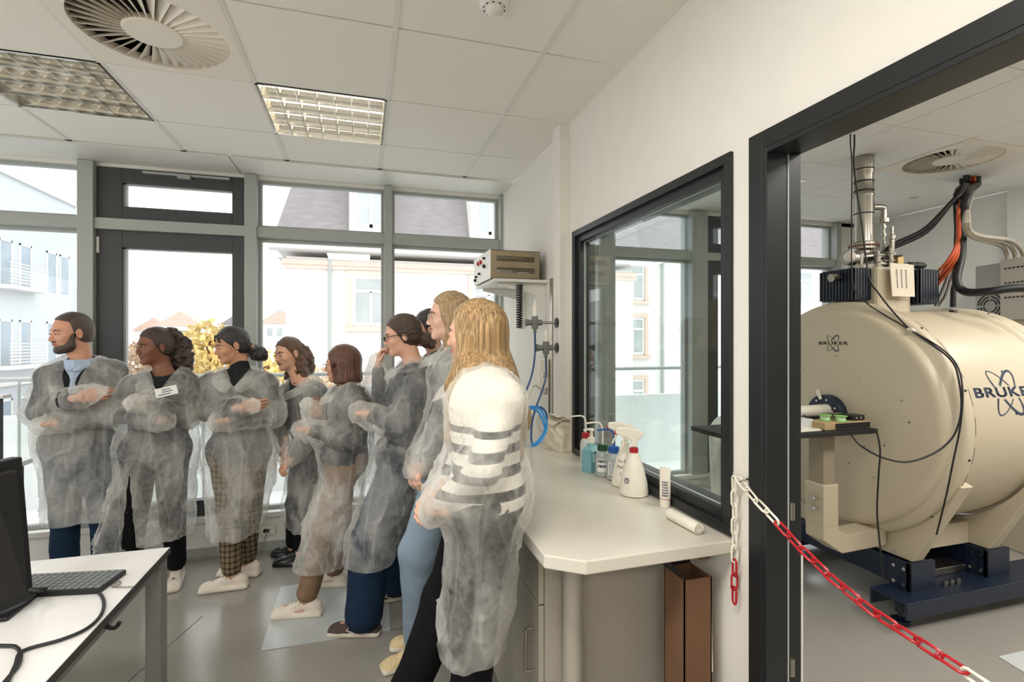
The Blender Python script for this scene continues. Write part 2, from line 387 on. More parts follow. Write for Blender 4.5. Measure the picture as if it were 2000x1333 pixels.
# door opening: black steel frame
root = empty('door_3', (X0, DY1, 0)); root['kind'] = 'structure'
df = MB()
def jamb(mb, yo, yi, z, x0, x1): mb.box(x0, x1, min(yo, yi), max(yo, yi), 0.0, z)
df.box(X0 - 0.02, X0, DY1 - 0.045, DY1 + 0.008, 0, DZ + 0.006)
df.box(X0 - 0.02, X0, DY0, DY1 - 0.045, DZ - 0.045, DZ + 0.006)
df.box(X0 - 0.02, XP - 0.045, DY1 - 0.062, DY1 - 0.045, 0, DZ - 0.045)
df.box(X0 - 0.02, XP - 0.045, DY0, DY1 - 0.062, DZ - 0.06, DZ - 0.045)
df.box(XP - 0.045, XP + 0.02, DY1 - 0.045, DY1 + 0.008, 0, DZ + 0.006)
df.box(XP - 0.045, XP + 0.02, DY0, DY1 - 0.045, DZ - 0.045, DZ + 0.006)
df.box(X0 - 0.02, XP + 0.02, DY0 - 0.01, DY0 + 0.05, 0, DZ)
df.build('door_frame', M['black'], root, bevel=0.002)
MB().box(XP - 0.047, XP - 0.043, DY1 - 0.064, DY1 - 0.045, 0, DZ - 0.06).build('seal', M['alu'], root)
hg = MB()
for z in (0.55, 1.0): hg.cyl((XP - 0.02, DY1 - 0.05, z), (XP - 0.02, DY1 - 0.05, z + 0.05), 0.008, n=10)
hg.build('hinge', M['steel'], root)

# ---------------------------------------------------------------- swirl air outlets
def diffuser(cx, cy, s, zc, label, rot=0.0, flat=0.0):
    root = empty('air_diffuser', (cx, cy, zc), label, 'air vent')
    R = s * 0.44; Ri = s * 0.17; n_ = 96
    # face plate with a round hole
    mb = MB(); hs = s / 2
    vs = []; fs = []
    for i in range(n_):
        a = 2 * PI * i / n_; c, sn = math.cos(a), math.sin(a); k = hs / max(abs(c), abs(sn))
        vs += [(cx + R * c, cy + R * sn, zc - 0.004), (cx + k * c, cy + k * sn, zc - 0.004), (cx + R * c, cy + R * sn, zc + 0.03), (cx + k * c, cy + k * sn, zc + 0.006)]
    for i in range(n_):
        j = (i + 1) % n_
        fs += [(4 * i, 4 * i + 1, 4 * j + 1, 4 * j), (4 * i, 4 * j, 4 * j + 2, 4 * i + 2), (4 * i + 1, 4 * i + 3, 4 * j + 3, 4 * j + 1)]
    mb.add(vs, fs); mb.build('face_plate', M['diff'], root)
    h = MB(); h.lathe([(Ri, 0.02), (Ri, 0.0), (Ri - 0.004, -0.004), (0.004, -0.006), (0.003, -0.009)], (cx, cy, zc), (0, 0, 1), 48)
    h.build('hub', M['diff'], root, smooth=True)
    # vanes
    vm = MB(); N = 36
    for i in range(N):
        a = 2 * PI * i / N + rot
        rd = Vector((math.cos(a), math.sin(a), 0)); tg = Vector((math.sin(a), -math.cos(a), 0))
        c0 = Vector((cx, cy, zc)); w_ = 2 * PI / N
        pts = []
        for rr in (Ri - 0.003, R - 0.002):
            ww = rr * w_ * 0.88
            pts += [c0 + rd * rr + Vector((0, 0, -0.003)), c0 + rd * rr + tg * ww + Vector((0, 0, 0.024 if rr < R * 0.6 else 0.034))]
        th = Vector((0, 0, 0.0015))
        vm.add([pts[0], pts[1], pts[3], pts[2], pts[0] + th, pts[1] + th, pts[3] + th, pts[2] + th],
               [(0, 1, 2, 3), (7, 6, 5, 4), (0, 3, 7, 4), (3, 2, 6, 7), (2, 1, 5, 6), (1, 0, 4, 5)])
    vm.build('swirl_vanes', M['diff'], root)
    MB().lathe([(R + 0.01, 0.13), (R + 0.01, 0.02)], (cx, cy, zc), n=48, cap=False).lathe([(R + 0.01, 0.13), (0.001, 0.13)], (cx, cy, zc), n=48, cap=False).build('duct', M['blackmatte'], root)
    return root
diffuser(-0.782, 2.305, 0.597, ZC, 'square cream ceiling air outlet with swirl vanes between the two louvred lights')
diffuser(3.78, 2.42, 0.6, ZC, 'round swirl air outlet in the ceiling above the big cream magnet', 0.1)

# ---------------------------------------------------------------- louvre luminaires
M['mirror'] = mat('mirror_louvre', (215, 212, 205), 0.14, 1.0)
M['tube_on'] = mat('lit_tube', (255, 246, 225), 0.4, emis=24.0)
M['tube_dim'] = mat('lit_tube_dim', (255, 246, 225), 0.4, emis=1.2)
M['tray'] = mat('lamp_tray', (225, 222, 214), 0.3)
def luminaire(x0, x1, y0, y1, label, on=True):
    root = empty('ceiling_light', ((x0 + x1) / 2, (y0 + y1) / 2, ZC), label, 'ceiling light')
    root['group'] = 'square louvred ceiling lights'
    x0 += 0.001; x1 -= 0.001; y0 += 0.001; y1 -= 0.001
    tr = MB(); tr.box(x0, x1, y0, y1, ZC + 0.09, ZC + 0.095)
    tr.box(x0, x0 + 0.003, y0, y1, ZC - 0.003, ZC + 0.09).box(x1 - 0.003, x1, y0, y1, ZC - 0.003, ZC + 0.09).box(x0, x1, y0, y0 + 0.003, ZC - 0.003, ZC + 0.09).box(x0, x1, y1 - 0.003, y1, ZC - 0.003, ZC + 0.09)
    tr.build('housing', M['tray'], root)
    rim = MB(); w_ = 0.012
    rim.box(x0, x1, y0, y0 + w_, ZC - 0.004, ZC + 0.002).box(x0, x1, y1 - w_, y1, ZC - 0.004, ZC + 0.002).box(x0, x0 + w_, y0, y1, ZC - 0.004, ZC + 0.002).box(x1 - w_, x1, y0, y1, ZC - 0.004, ZC + 0.002)
    rim.build('rim', M['mirror'], root)
    nt = 4; dy = (y1 - y0) / nt
    for i in range(nt):
        y = y0 + dy * (i + 0.5)
        MB().cyl((x0 + 0.01, y, ZC + 0.055), (x1 - 0.01, y, ZC + 0.055), 0.015, n=12).build('fluorescent_tube', M['tube_on'] if on else M['tube_dim'], root, smooth=True)
    lv = MB()
    for i in range(nt + 1):      # long parabolic reflectors between tubes
        y = y0 + dy * i; 
        prof = [(-0.003, 0.0), (-0.004, 0.012), (-0.009, 0.03), (-0.017, 0.05), (0.017, 0.05), (0.009, 0.03), (0.004, 0.012), (0.003, 0.0)]
        pl = [(x0, min(max(y + a, y0), y1), ZC - 0.001 + h) for a, h in prof]
        lv.prism(pl, (x1 - x0, 0, 0))
    nx = 7
    for i in range(1, nx):
        x = x0 + (x1 - x0) * i / nx
        for j in range(nt):
            ya = y0 + dy * j; prof = [(-0.002, 0.0), (-0.004, 0.03), (0.004, 0.03), (0.002, 0.0)]
            if True: lv.prism([(x + a, ya, ZC - 0.001 + h) for a, h in prof], (0, dy, 0))
    lv.build('louvre', M['mirror'], root)
for x, y, pwr in LAMPS:
    ix = min(range(len(GX) - 1), key=lambda i: abs((GX[i] + GX[i + 1]) / 2 - x)); iy = min(range(len(GY) - 1), key=lambda i: abs((GY[i] + GY[i + 1]) / 2 - y))
    c = cell(ix, iy)
    lb = {0: 'louvred square ceiling light with glowing tubes, between the swirl outlet and the windows', 1: 'louvred square ceiling light with dull mirrored cells at the upper left corner'}.get(LAMPS.index((x, y, pwr)), 'added unseen ceiling lamp behind the viewer')
    if y > 2: luminaire(*c, lb, on=(x > -1))
    else: struct('trim_20', MB().box(c[0], c[1], c[2], c[3], ZC + 0.02, ZC + 0.03), M['tray'])
# smoke detector
sd = empty('smoke_detector', (0.452, 1.75, ZC), 'small round white smoke detector on a ceiling tile at the top edge', 'smoke detector')
MB().lathe([(0.052, 0), (0.052, -0.012), (0.046, -0.02), (0.03, -0.024)], (0.452, 1.75, ZC), n=32).build('base', M['white'], sd, smooth=True)
MB().lathe([(0.028, -0.02), (0.028, -0.034), (0.02, -0.04), (0.0, -0.042)], (0.452, 1.75, ZC), n=24).build('sensor_cap', M['white'], sd, smooth=True)
sl = MB()
for i in range(10):
    a = 2 * PI * i / 10; sl.obox((0.452 + 0.0385 * math.cos(a), 1.75 + 0.0385 * math.sin(a), ZC - 0.0225), (0.008, 0.003, 0.003), Matrix.Rotation(a + PI / 2, 3, 'Z'))
sl.build('vent_slot', M['blackmatte'], sd)
# recessed downlights in the second room
for i, (u, v_) in enumerate(((1563, 355), (1785, 386))):
    p = aZ(u, v_, ZC)
    r_ = empty('downlight', p, ['small recessed round downlight beside the door frame', 'small recessed round downlight between the vent pipe and the swirl outlet'][i], 'downlight', 'recessed downlights')
    MB().lathe([(0.05, 0), (0.05, -0.004), (0.036, -0.004), (0.034, 0.0)], p, n=24, cap=False).build('trim_ring', M['white'], r_)
    MB().lathe([(0.034, -0.002), (0.0, -0.001)], p, n=24, cap=False).build('reflector', M['mirror'], r_)
# ================================================================== outside
M['facade'] = mat('pale_render', (220, 216, 212), 0.9, var=0.015, vscale=0.6)
M['facade_grey'] = mat('grey_render', (192, 196, 200), 0.9, var=0.02, vscale=0.6)
M['pink'] = mat('sandstone_trim', (214, 188, 176), 0.9, var=0.04)
M['slate'] = mat('slate_roof', (134, 128, 128), 0.8, var=0.12, vscale=3, stretch=(1, 1, 4))
M['pane'] = mat('street_window_pane', (170, 174, 174), 0.55, var=0.1, vscale=1.5)
M['paneb'] = mat('bluish_window_pane', (150, 163, 174), 0.5, var=0.12, vscale=1.5)
M['frame_w'] = mat('white_window_frame', (226, 225, 222), 0.5)
M['terrace'] = mat('terrace_slabs', (240, 241, 240), 0.8, var=0.03)
M['frost'] = mat('pale_parapet', (244, 246, 246), 0.6)
M['leafy'] = mat('autumn_leaves', (226, 198, 128), 0.8, var=0.35, vscale=1.2)
M['leafo'] = mat('rust_leaves', (208, 180, 150), 0.8, var=0.3, vscale=1.2)
M['tile_r'] = mat('red_roof_tiles', (204, 172, 158), 0.8, var=0.15)
struct('terrace_floor', MB().box(-9, 9, YW + 0.13, 5.7, -0.2, 0.0), M['terrace'])
struct('ground', MB().box(-150, 150, 5.7, 250, -9.2, -9.0), M['facade_grey'])
rl = empty('terrace_railing', (0, 5.5, 0), 'pale metal handrail with posts along the terrace outside the windows', 'railing')
MB().cyl((-9, 5.5, 1.17), (9, 5.5, 1.17), 0.02, n=12).build('handrail', M['alu'], rl, smooth=True)
for k in range(13):
    x = -8.6 + 1.43 * k
    MB().cyl((x, 5.5, 0.0), (x, 5.5, 1.17), 0.012, n=8).build('railing_post', M['alu'], rl)
struct('terrace_parapet', MB().box(-9, 9, 5.56, 5.64, 0.0, 0.84), M['frost'])

def street_window(root, x, z0, w_, h, Y, frame_m, pane_m, surround=None, bars=True):
    if surround:
        s_ = MB(); t = 0.16
        s_.box(x - w_ / 2 - t, x - w_ / 2, Y - 0.08, Y + 0.1, z0 - 0.05, z0 + h + t).box(x + w_ / 2, x + w_ / 2 + t, Y - 0.08, Y + 0.1, z0 - 0.05, z0 + h + t)
        s_.box(x - w_ / 2, x + w_ / 2, Y - 0.08, Y + 0.1, z0 + h, z0 + h + t).box(x - w_ / 2 - t - 0.08, x + w_ / 2 + t + 0.08, Y - 0.16, Y + 0.1, z0 - 0.18, z0 - 0.05)
        s_.build('window_surround', surround, root)
    fr = MB(); t = 0.09
    ring_y(fr, x - w_ / 2, x + w_ / 2, z0, z0 + h, Y - 0.02, Y + 0.04, t)
    if bars:
        fr.box(x - 0.05, x + 0.05, Y - 0.03, Y + 0.04, z0, z0 + h * 0.68); fr.box(x - w_ / 2, x + w_ / 2, Y - 0.03, Y + 0.04, z0 + h * 0.66, z0 + h * 0.72)
    f_ = fr.build('window', frame_m, root)
    MB().box(x - w_ / 2 + 0.02, x + w_ / 2 - 0.02, Y - 0.005, Y + 0.03, z0 + 0.02, z0 + h - 0.02).build('pane', pane_m, f_)
def ring_y(mb, x0, x1, z0, z1, y0, y1, t):
    mb.box(x0, x0 + t, y0, y1, z0, z1).box(x1 - t, x1, y0, y1, z0, z1).box(x0 + t, x1 - t, y0, y1, z0, z0 + t).box(x0 + t, x1 - t, y0, y1, z1 - t, z1)
# town house across the street with mansard roof
Y = 16.0
bl = empty('town_house', (4, Y, -9), 'pale rendered town house with grey mansard roof and pinkish stone trims across the street', 'building')
MB().box(-2.1, 9.2, Y, Y + 9, -9, 3.95).build('wall', M['facade'], bl)
MB().box(-2.2, 9.3, Y - 0.12, Y, 3.72, 3.86).box(-2.2, 9.3, Y - 0.08, Y, 3.6, 3.72).build('string_course', M['pink'], bl)
MB().box(-2.55, 9.4, Y - 0.45, Y + 9.3, 4.12, 4.42).build('eaves', M['facade'], bl)
MB().prism([(-2.4, Y - 0.3, 4.42), (9.4, Y - 0.3, 4.42), (9.4, Y + 0.9, 7.4), (-1.7, Y + 0.9, 7.4)], (0, 8, 0)).build('mansard_roof', M['slate'], bl)
for x in (0.27, 3.9):
    dm = MB(); dm.box(x - 0.62, x + 0.62, Y - 0.35, Y + 1.5, 4.5, 6.5); dm.box(x - 0.75, x + 0.75, Y - 0.42, Y + 1.5, 6.5, 6.62)
    dd = dm.build('dormer', M['facade'], bl)
    fr = MB(); ring_y(fr, x - 0.45, x + 0.45, 4.85, 6.2, Y - 0.4, Y - 0.33, 0.09); fr.box(x - 0.05, x + 0.05, Y - 0.4, Y - 0.33, 4.85, 6.2); fr.build('window_frame', M['frame_w'], dd)
    MB().box(x - 0.42, x + 0.42, Y - 0.385, Y - 0.36, 4.9, 6.15).build('pane', M['pane'], dd)
for x in (0.27, 3.95, 7.4):
    for z in (1.95, -1.3): street_window(bl, x, z, 1.05, 1.5, Y, M['frame_w'], M['pane'], M['pink'])
dp = MB(); dp.cyl((-0.9, Y - 0.1, -9), (-0.9, Y - 0.1, 4.1), 0.05, n=8); dp.build('drainpipe', M['alu'], bl)
# second street house seen through the partition window and the doorway
Y = 19.0
b2 = empty('corner_house', (16, Y, -9), 'white rendered corner house with many windows beyond the second room', 'building')
MB().box(9.6, 34, Y, Y + 9, -9, 4.9).build('wall', M['facade'], b2)
MB().box(9.5, 34, Y - 0.3, Y + 9, 4.9, 5.2).build('eaves', M['facade_grey'], b2)
MB().prism([(9.6, Y - 0.2, 5.2), (34, Y - 0.2, 5.2), (34, Y + 1.2, 8.2), (10.2, Y + 1.2, 8.2)], (0, 7, 0)).build('roof', M['slate'], b2)
for i, x in enumerate((10.9, 13.7, 16.9, 19.9, 23.0, 26.4, 30)):
    for z in (-1.7, 0.9, 3.2): street_window(b2, x, z, 1.1, 1.55, Y, M['frame_w'], M['pane'], M['pink'] if i == 0 else None)
MB().cyl((12.3, Y - 0.1, -9), (12.3, Y - 0.1, 4.9), 0.06, n=8).build('drainpipe', M['alu'], b2)
# long apartment block to the left, receding
X = -13.0
b3 = empty('apartment_block', (X, 28, -9), 'long pale grey apartment block with french balconies outside the left windows', 'building')
MB().box(X - 9, X, 8, 29.0, -9, 8.0).build('wall', M['facade_grey'], b3)
MB().box(X - 9, X - 1.2, 8, 27.5, 8.0, 10.3).build('top_storey', M['facade_grey'], b3)
MB().box(X - 0.02, X + 0.12, 8, 29.0, 7.8, 8.05).box(X - 0.02, X + 0.1, 8, 29.0, -0.25, -0.1).build('cornice', M['facade'], b3)
def side_window(root, y, z0, w_, h, X):
    fr = MB()
    f_ = fr.box(X - 0.03, X + 0.03, y - w_ / 2, y - w_ / 2 + 0.07, z0, z0 + h).box(X - 0.03, X + 0.03, y + w_ / 2 - 0.07, y + w_ / 2, z0, z0 + h).box(X - 0.03, X + 0.03, y - w_ / 2, y + w_ / 2, z0 + h - 0.08, z0 + h).build('window', M['frame_w'], root)
    MB().box(X - 0.02, X + 0.015, y - w_ / 2 + 0.05, y + w_ / 2 - 0.05, z0, z0 + h - 0.05).build('pane', M['paneb'], f_)
for y in (11.4, 13.0, 15.4, 16.6, 18.6, 19.7, 21.4, 22.3, 24.0, 25.2, 27.0, 28.0):
    for z in (-5.6, -2.5, 0.55, 3.6): side_window(b3, y, z, 0.75, 1.75, X)
for yc in (12.2, 19.1, 24.6):
    for z in (-5.6, -2.5, 0.55, 3.6):
        bb = MB(); bb.box(X, X + 0.5, yc - 1.25, yc + 1.25, z - 0.16, z - 0.02)
        sl_ = bb.build('balcony_slab', M['facade'], b3)
        rr = MB()
        for k in range(7): rr.box(X + 0.46, X + 0.49, yc - 1.2, yc + 1.2, z + 0.08 + k * 0.12, z + 0.12 + k * 0.12)
        rr.build('balcony_rail', M['facade'], sl_)
# lower block just behind the door glass
X = -9.3
b4 = empty('white_block', (-13, 40, -9), 'lower white building seen at the left side of the balcony door glass', 'building')
MB().box(-22, -15.6, 30.5, 41, -9, 4.6).build('wall', M['facade'], b4)
for y in (32.5, 36.5):
    for z in (-1.5, 1.3): side_window(b4, y, z, 1.3, 1.9, -15.6)
# distant town
rg = random.Random(3)
DH = ['first from the left', 'second from the left', 'third from the left', 'fourth from the left', 'fifth from the left', 'sixth from the left', 'seventh from the left', 'eighth from the left', 'rightmost of the row']
for i in range(9):
    x = -56 + i * 6.4; y = 84 + rg.uniform(-6, 8); h = 2.4 + rg.uniform(-1, 2.2); ww = 4.6 + rg.uniform(-.6, 1)
    hh = empty('distant_house', (x, y, -9), ('small distant house with %s roof on the skyline, ' % ('reddish' if i % 3 else 'grey')) + DH[i], 'building', 'distant houses on the skyline')
    MB().box(x - ww / 2, x + ww / 2, y, y + 6, -9, h).build('wall', M['facade'], hh)
    MB().prism([(x - ww / 2 - .3, y - .2, h), (x + ww / 2 + .3, y - .2, h), (x, y - .2, h + 2.0)], (0, 6.4, 0)).build('roof', M['tile_r'] if i % 3 else M['slate'], hh)
    wn_ = MB()
    for k in (-1, 0, 1): wn_.box(x + k * 1.3 - .35, x + k * 1.3 + .35, y - .05, y + .02, h - 1.8, h - .6)
    wn_.build('windows', M['pane'], hh)
TREE_LB = {}
def tree(x, y, zt, r_, m_, lb, n_=260, gp='autumn trees in the street'):
    t_ = empty('street_tree', (x, y, -9), lb, 'tree', gp)
    MB().cyl((x, y, -9), (x, y, zt - r_ * 0.4), 0.22, 0.08, n=8).build('trunk', M['card'], t_)
    mb = MB(); q = random.Random(int(x * 10))
    for i in range(n_):
        a = q.uniform(0, 2 * PI); c = q.uniform(-1, 1); s = math.sqrt(1 - c * c); k = q.random() ** 0.35
        p = Vector((x + r_ * k * s * math.cos(a), y + r_ * k * s * math.sin(a), zt - r_ + r_ * 1.1 * k * c)); z = q.uniform(0.12, 0.3) * r_ / 2
        R = Euler((q.uniform(0, 3), q.uniform(0, 3), q.uniform(0, 3))).to_matrix()
        mb.add([p + R @ Vector(v) * z for v in ((1, 0, 0), (-.5, .87, 0), (-.5, -.87, 0), (0, 0, .5))], [(0, 1, 2), (0, 1, 3), (1, 2, 3), (2, 0, 3)])
    mb.build('crown', m_, t_)
def tp(u, v_, d, r_, m_, lb, n_=650): p = W(u, v_, d); tree(p.x, p.y, p.z, r_, m_, lb, n_)
tp(408, 632, 17, 1.15, M['leafy'], 'yellow autumn tree beyond the balcony door, beside the black haired head')
tp(282, 668, 24, 1.2, M['leafo'], 'rust coloured tree low behind the balcony door glass')
tp(330, 648, 46, 2.4, M['leafo'], 'distant brownish tree near the skyline')
tp(372, 690, 21, 1.0, M['leafy'], 'yellow tree below the white kiosk box')
tp(520, 690, 12, .75, M['leafy'], 'small yellow tree at the corner of the town house')
tp(606, 716, 12, .6, M['leafo'], 'low rust coloured tree in front of the pale town house')
kp = W(366, 640, 23)
ks = empty('white_kiosk', (kp.x, kp.y, -9), 'white box shaped kiosk outside behind the curly haired woman', 'kiosk')
MB().box(kp.x - .62, kp.x + .62, kp.y, kp.y + 1.5, -9, kp.z).build('body', M['facade'], ks)
fr = MB(); ring_y(fr, kp.x - .5, kp.x + .5, kp.z - 2.2, kp.z - .15, kp.y - .04, kp.y, 0.05); fr.build('panel_edge', M['alu'], ks)
# ================================================================== the magnet in the second room
XM, YC, ZB = 2.75, 2.428, 1.064
mg = empty('mri_magnet', (3.3, YC, 0), 'large cream cylindrical research magnet on navy steel base, seen through the doorway', 'scanner')
AX = (1, 0, 0)
MB().lathe([(0.085, 0.0), (0.60, 0.0), (0.625, 0.006), (0.638, 0.022), (0.645, 0.06), (0.0001, 0.06)], (XM, YC, ZB), AX, 96, cap=False).build('front_plate', M['magnet'], mg, smooth=True)
MB().lathe([(0.636, 0.045), (0.668, 0.062), (0.684, 0.072), (0.688, 0.082), (0.688, 0.135), (0.680, 0.145), (0.60, 0.15)], (XM, YC, ZB), AX, 96, cap=False).build('front_rim', M['magnet'], mg, smooth=True)
MB().lathe([(0.58, 0.12), (0.625, 0.155), (0.638, 0.175), (0.642, 0.20), (0.642, 0.95), (0.63, 0.96)], (XM, YC, ZB), AX, 96, cap=False).build('vessel', M['magnet'], mg, smooth=True)
MB().lathe([(0.640, 0.88), (0.656, 0.90), (0.664, 0.915), (0.664, 1.04), (0.655, 1.06), (0.10, 1.06)], (XM, YC, ZB), AX, 96, cap=False).build('rear_rim', M['magnet'], mg, smooth=True)
# rim joint dashes and screws
for R_, xx, a0, a1, nd in ((0.6885, XM + 0.134, 0, 2 * PI, 30), (0.6645, XM + 0.93, 0, 2 * PI, 30)):
    sm = MB()
    for k in range(nd):
        a = 2 * PI * k / nd
        sm.lathe([(R_, xx - XM - 0.001), (R_, xx - XM + 0.002)], (XM, YC, ZB), AX, 6, cap=False, a0=a, a1=a + 0.13)
    jo = sm.build('rim_seam', M['blackmatte'], mg); jo['kind'] = 'stuff'
def yz(a, r): return (YC - r * math.cos(a), ZB + r * math.sin(a))
for a, r in ((0.3, 0.45), (0.9, 0.3), (1.45, 0.36), (-0.35, 0.36), (-0.85, 0.42), (2.2, 0.33), (-1.15, 0.3), (0.05, 0.47), (-0.6, 0.27)):
    y, z = yz(a, r); MB().cyl((XM - 0.003, y, z), (XM + 0.002, y, z), 0.005, n=10).build('cover_screw', M['steel'], mg, smooth=True)
for a in (1.95, 1.35, 0.85, 0.3, -0.2, -0.75, -1.3):
    y, z = yz(a, 0.69); MB().cyl((XM + 0.11, YC - 0.687 * math.cos(a), ZB + 0.687 * math.sin(a)), (XM + 0.11, YC - 0.692 * math.cos(a), ZB + 0.692 * math.sin(a)), 0.006, n=10).build('rim_screw', M['blackmatte'], mg)
for a in (1.2, 0.75):
    MB().cyl((XM + 0.99, YC - 0.663 * math.cos(a), ZB + 0.663 * math.sin(a)), (XM + 0.99, YC - 0.668 * math.cos(a), ZB + 0.668 * math.sin(a)), 0.007, n=10).build('rim_screw', M['blackmatte'], mg)
# bore flange: navy ring, brass inside
zb = ZB; yb = YC
MB().lathe([(0.062, -0.05), (0.118, -0.05), (0.120, -0.046), (0.120, 0.0), (0.062, 0.0), (0.062, -0.05)], (XM, yb, zb), AX, 48, cap=False).build('bore_ring', M['blue'], mg, smooth=True)
M['brass'] = mat('brass_insert', (190, 165, 110), 0.35, 0.6, var=0.2, vscale=20)
br = MB().lathe([(0.030, -0.06), (0.058, -0.06), (0.062, -0.05), (0.062, 0.02), (0.032, 0.02), (0.032, -0.06)], (XM, yb, zb), AX, 32, cap=False)
bt = br.build('bore_tube', M['brass'], mg, smooth=True)
for k in range(6):
    a = 0.4 + k * PI / 3; p = Vector((XM - 0.066, yb + 0.047 * math.cos(a), zb + 0.047 * math.sin(a)))
    MB().obox(p, (0.016, 0.018, 0.012), Matrix.Rotation(a, 3, 'X')).build('clamp', M['brass'], bt, bevel=0.002)
MB().cyl((XM + 0.3, yb, zb), (XM + 0.302, yb, zb), 0.05).build('bore_end', M['blackmatte'], mg)
for k in range(8):
    a = 0.25 + k * PI / 4
    MB().cyl((XM - 0.056, yb + 0.093 * math.cos(a), zb + 0.093 * math.sin(a)), (XM - 0.05, yb + 0.093 * math.cos(a), zb + 0.093 * math.sin(a)), 0.007, n=10).build('flange_bolt', M['chrome'], mg, smooth=True)
MB().obox((XM - 0.055, yb + 0.03, zb + 0.118), (0.004, 0.022, 0.06), Matrix.Rotation(-0.5, 3, 'X')).build('tape_tag', M['whiteplastic'], mg)

# saddle plates and the floor of the cradle
def saddle(x0, x1, nm='saddle_plate'):
    mb = MB(); R_ = 0.66; pts = []
    for k in range(25):
        a = math.radians(-24 - 132 * k / 24)          # -Y side round the bottom to +Y side
        pts.append((YC - R_ * math.cos(-a) if False else YC - R_ * math.cos(a), ZB + R_ * math.sin(a)))
    prof = pts + [(YC + 0.40, 0.31), (YC - 0.40, 0.31)]
    n_ = len(prof); half = [(y, z) for y, z in prof]
    # strips between the arc and the foot polygon
    vs = []; fs = []
    foot = []
    for k in range(25):
        y = pts[k][0]; t = (k / 24); 
        if k < 7: fy, fz = YC - 0.640 + (0.24) * (k / 7), 0.78 - 0.47 * (k / 7)
        elif k > 17: q = (24 - k) / 7; fy, fz = YC + 0.640 - 0.24 * q, 0.78 - 0.47 * q
        else: fy, fz = YC - 0.40 + 0.80 * (k - 7) / 10, 0.31
        foot.append((fy, fz))
    for k in range(25):
        (ya, za), (yb_, zb_) = pts[k], foot[k]
        for x in (x0, x1): vs += [(x, ya, za), (x, yb_, zb_)]
    for k in range(24):
        a = 4 * k; c = 4 * (k + 1)
        fs += [(a, a + 1, c + 1, c), (a + 2, c + 2, c + 3, a + 3), (a + 1, a + 3, c + 3, c + 1), (a, c, c + 2, a + 2)]
    fs += [(0, 2, 3, 1), (96, 97, 99, 98)]
    return mb.add(vs, fs).build(nm, M['magnet'], mg, bevel=0.004)
saddle(XM + 0.12, XM + 0.20); saddle(XM + 0.72, XM + 0.80)
for ya in (-0.30, 0.26): MB().box(XM + 0.20, XM + 0.72, YC + ya, YC + ya + .04, 0.31, 0.44).build('cradle_rib', M['magnet'], mg, bevel=0.004)
# navy base: two cross beams with end plates and two long floor beams
for x in (XM + 0.09, XM + 0.69):
    c = MB(); c.box(x, x + 0.17, YC - 0.395, YC + 0.62, 0.165, 0.30); c.build('cross_beam', M['blue'], mg, bevel=0.006)
    e = MB(); e.box(x - 0.01, x + 0.18, YC - 0.415, YC - 0.395, 0.155, 0.31); e.box(x - 0.01, x, YC - 0.415, YC - 0.30, 0.155, 0.31)
    pl = e.build('end_plate', M['blue'], mg, bevel=0.002)
    for yy in (YC - 0.39, YC - 0.335):
        for z in (0.19, 0.275):
            MB().cyl((x - 0.022, yy, z), (x - 0.009, yy, z), 0.010, n=6).build('bolt', M['chrome'], pl)
for y, L in ((YC - 0.50, 1.72), (YC + 0.42, 1.72)):
    c = MB(); c.box(XM - 0.06, XM - 0.06 + L, y, y + 0.20, 0.145, 0.157).box(XM - 0.06, XM - 0.06 + L, y, y + 0.012, 0.07, 0.145).box(XM - 0.06, XM - 0.06 + L, y + 0.188, y + 0.20, 0.07, 0.145)
    c.build('floor_beam', M['blue'], mg, bevel=0.003)
def foot(x, y):
    f_ = MB(); f_.lathe([(0.045, 0), (0.045, 0.018), (0.02, 0.03), (0.012, 0.03), (0.012, 0.06), (0.026, 0.06), (0.026, 0.145)], (x, y, 0), n=20); return f_.build('levelling_foot', M['blue'], mg, smooth=True)
for x in (XM + 0.03, XM + 1.55):
    for y in (YC - 0.40, YC + 0.52): foot(x, y)
sh = MB(); sh.box(XM + 0.30, XM + 0.66, YC - 0.32, YC + 0.1, 0.158, 0.20); sh.build('drip_tray', M['steel'], mg, bevel=0.003)
bb = MB()
for k in range(3): bb.cyl((XM + 0.34 + k * 0.05, YC - 0.42, 0.158), (XM + 0.34 + k * 0.05, YC - 0.42, 0.19), 0.011, n=8)
bb.build('anchor_bolts', M['steel'], mg)
# small bolts with thin pipe on the saddle front
pp = MB(); pp.tube([(XM + 0.13, YC - 0.05, 0.43), (XM + 0.13, YC - 0.22, 0.40), (XM + 0.13, YC - 0.30, 0.36), (XM + 0.13, YC - 0.30, 0.31)], 0.005, smooth=2)
pp.build('thin_pipe', M['steel'], mg)
for y, z in ((YC - 0.05, 0.45), (YC - 0.30, 0.33)): MB().cyl((XM + 0.115, y, z), (XM + 0.14, y, z), 0.011, n=10).build('bolt', M['chrome'], mg)
# service turret
TX, TY = 2.99, 2.46
tu = MB(); tu.box(TX - 0.02, TX + 0.26, TY - 0.16, TY + 0.14, 1.66, 1.965); tu.build('turret', M['magnet'], mg, bevel=0.02)
tp = MB(); tp.cyl((TX + 0.05, TY, 1.965), (TX + 0.05, TY, 1.985), 0.1, n=24).cyl((TX + 0.19, TY - 0.04, 1.965), (TX + 0.19, TY - 0.04, 1.995), 0.06, n=20); tp.build('turret_flange', M['steel'], mg, smooth=True)
def fins(x0, x1, y0, y1, z0, z1, axis='x'):
    f_ = MB(); f_.box(x0 + 0.012, x1 - 0.012, y0 + 0.012, y1 - 0.012, z0, z1)
    k = x0
    while k < x1 - 0.006: f_.box(k, k + 0.006, y0, y1, z0 + 0.005, z1 - 0.005); k += 0.022
    k = y0
    while k < y1 - 0.006: f_.box(x0, x1, k, k + 0.006, z0 + 0.005, z1 - 0.005); k += 0.022
    return f_.build('cooling_fins', M['navyfin'], mg)
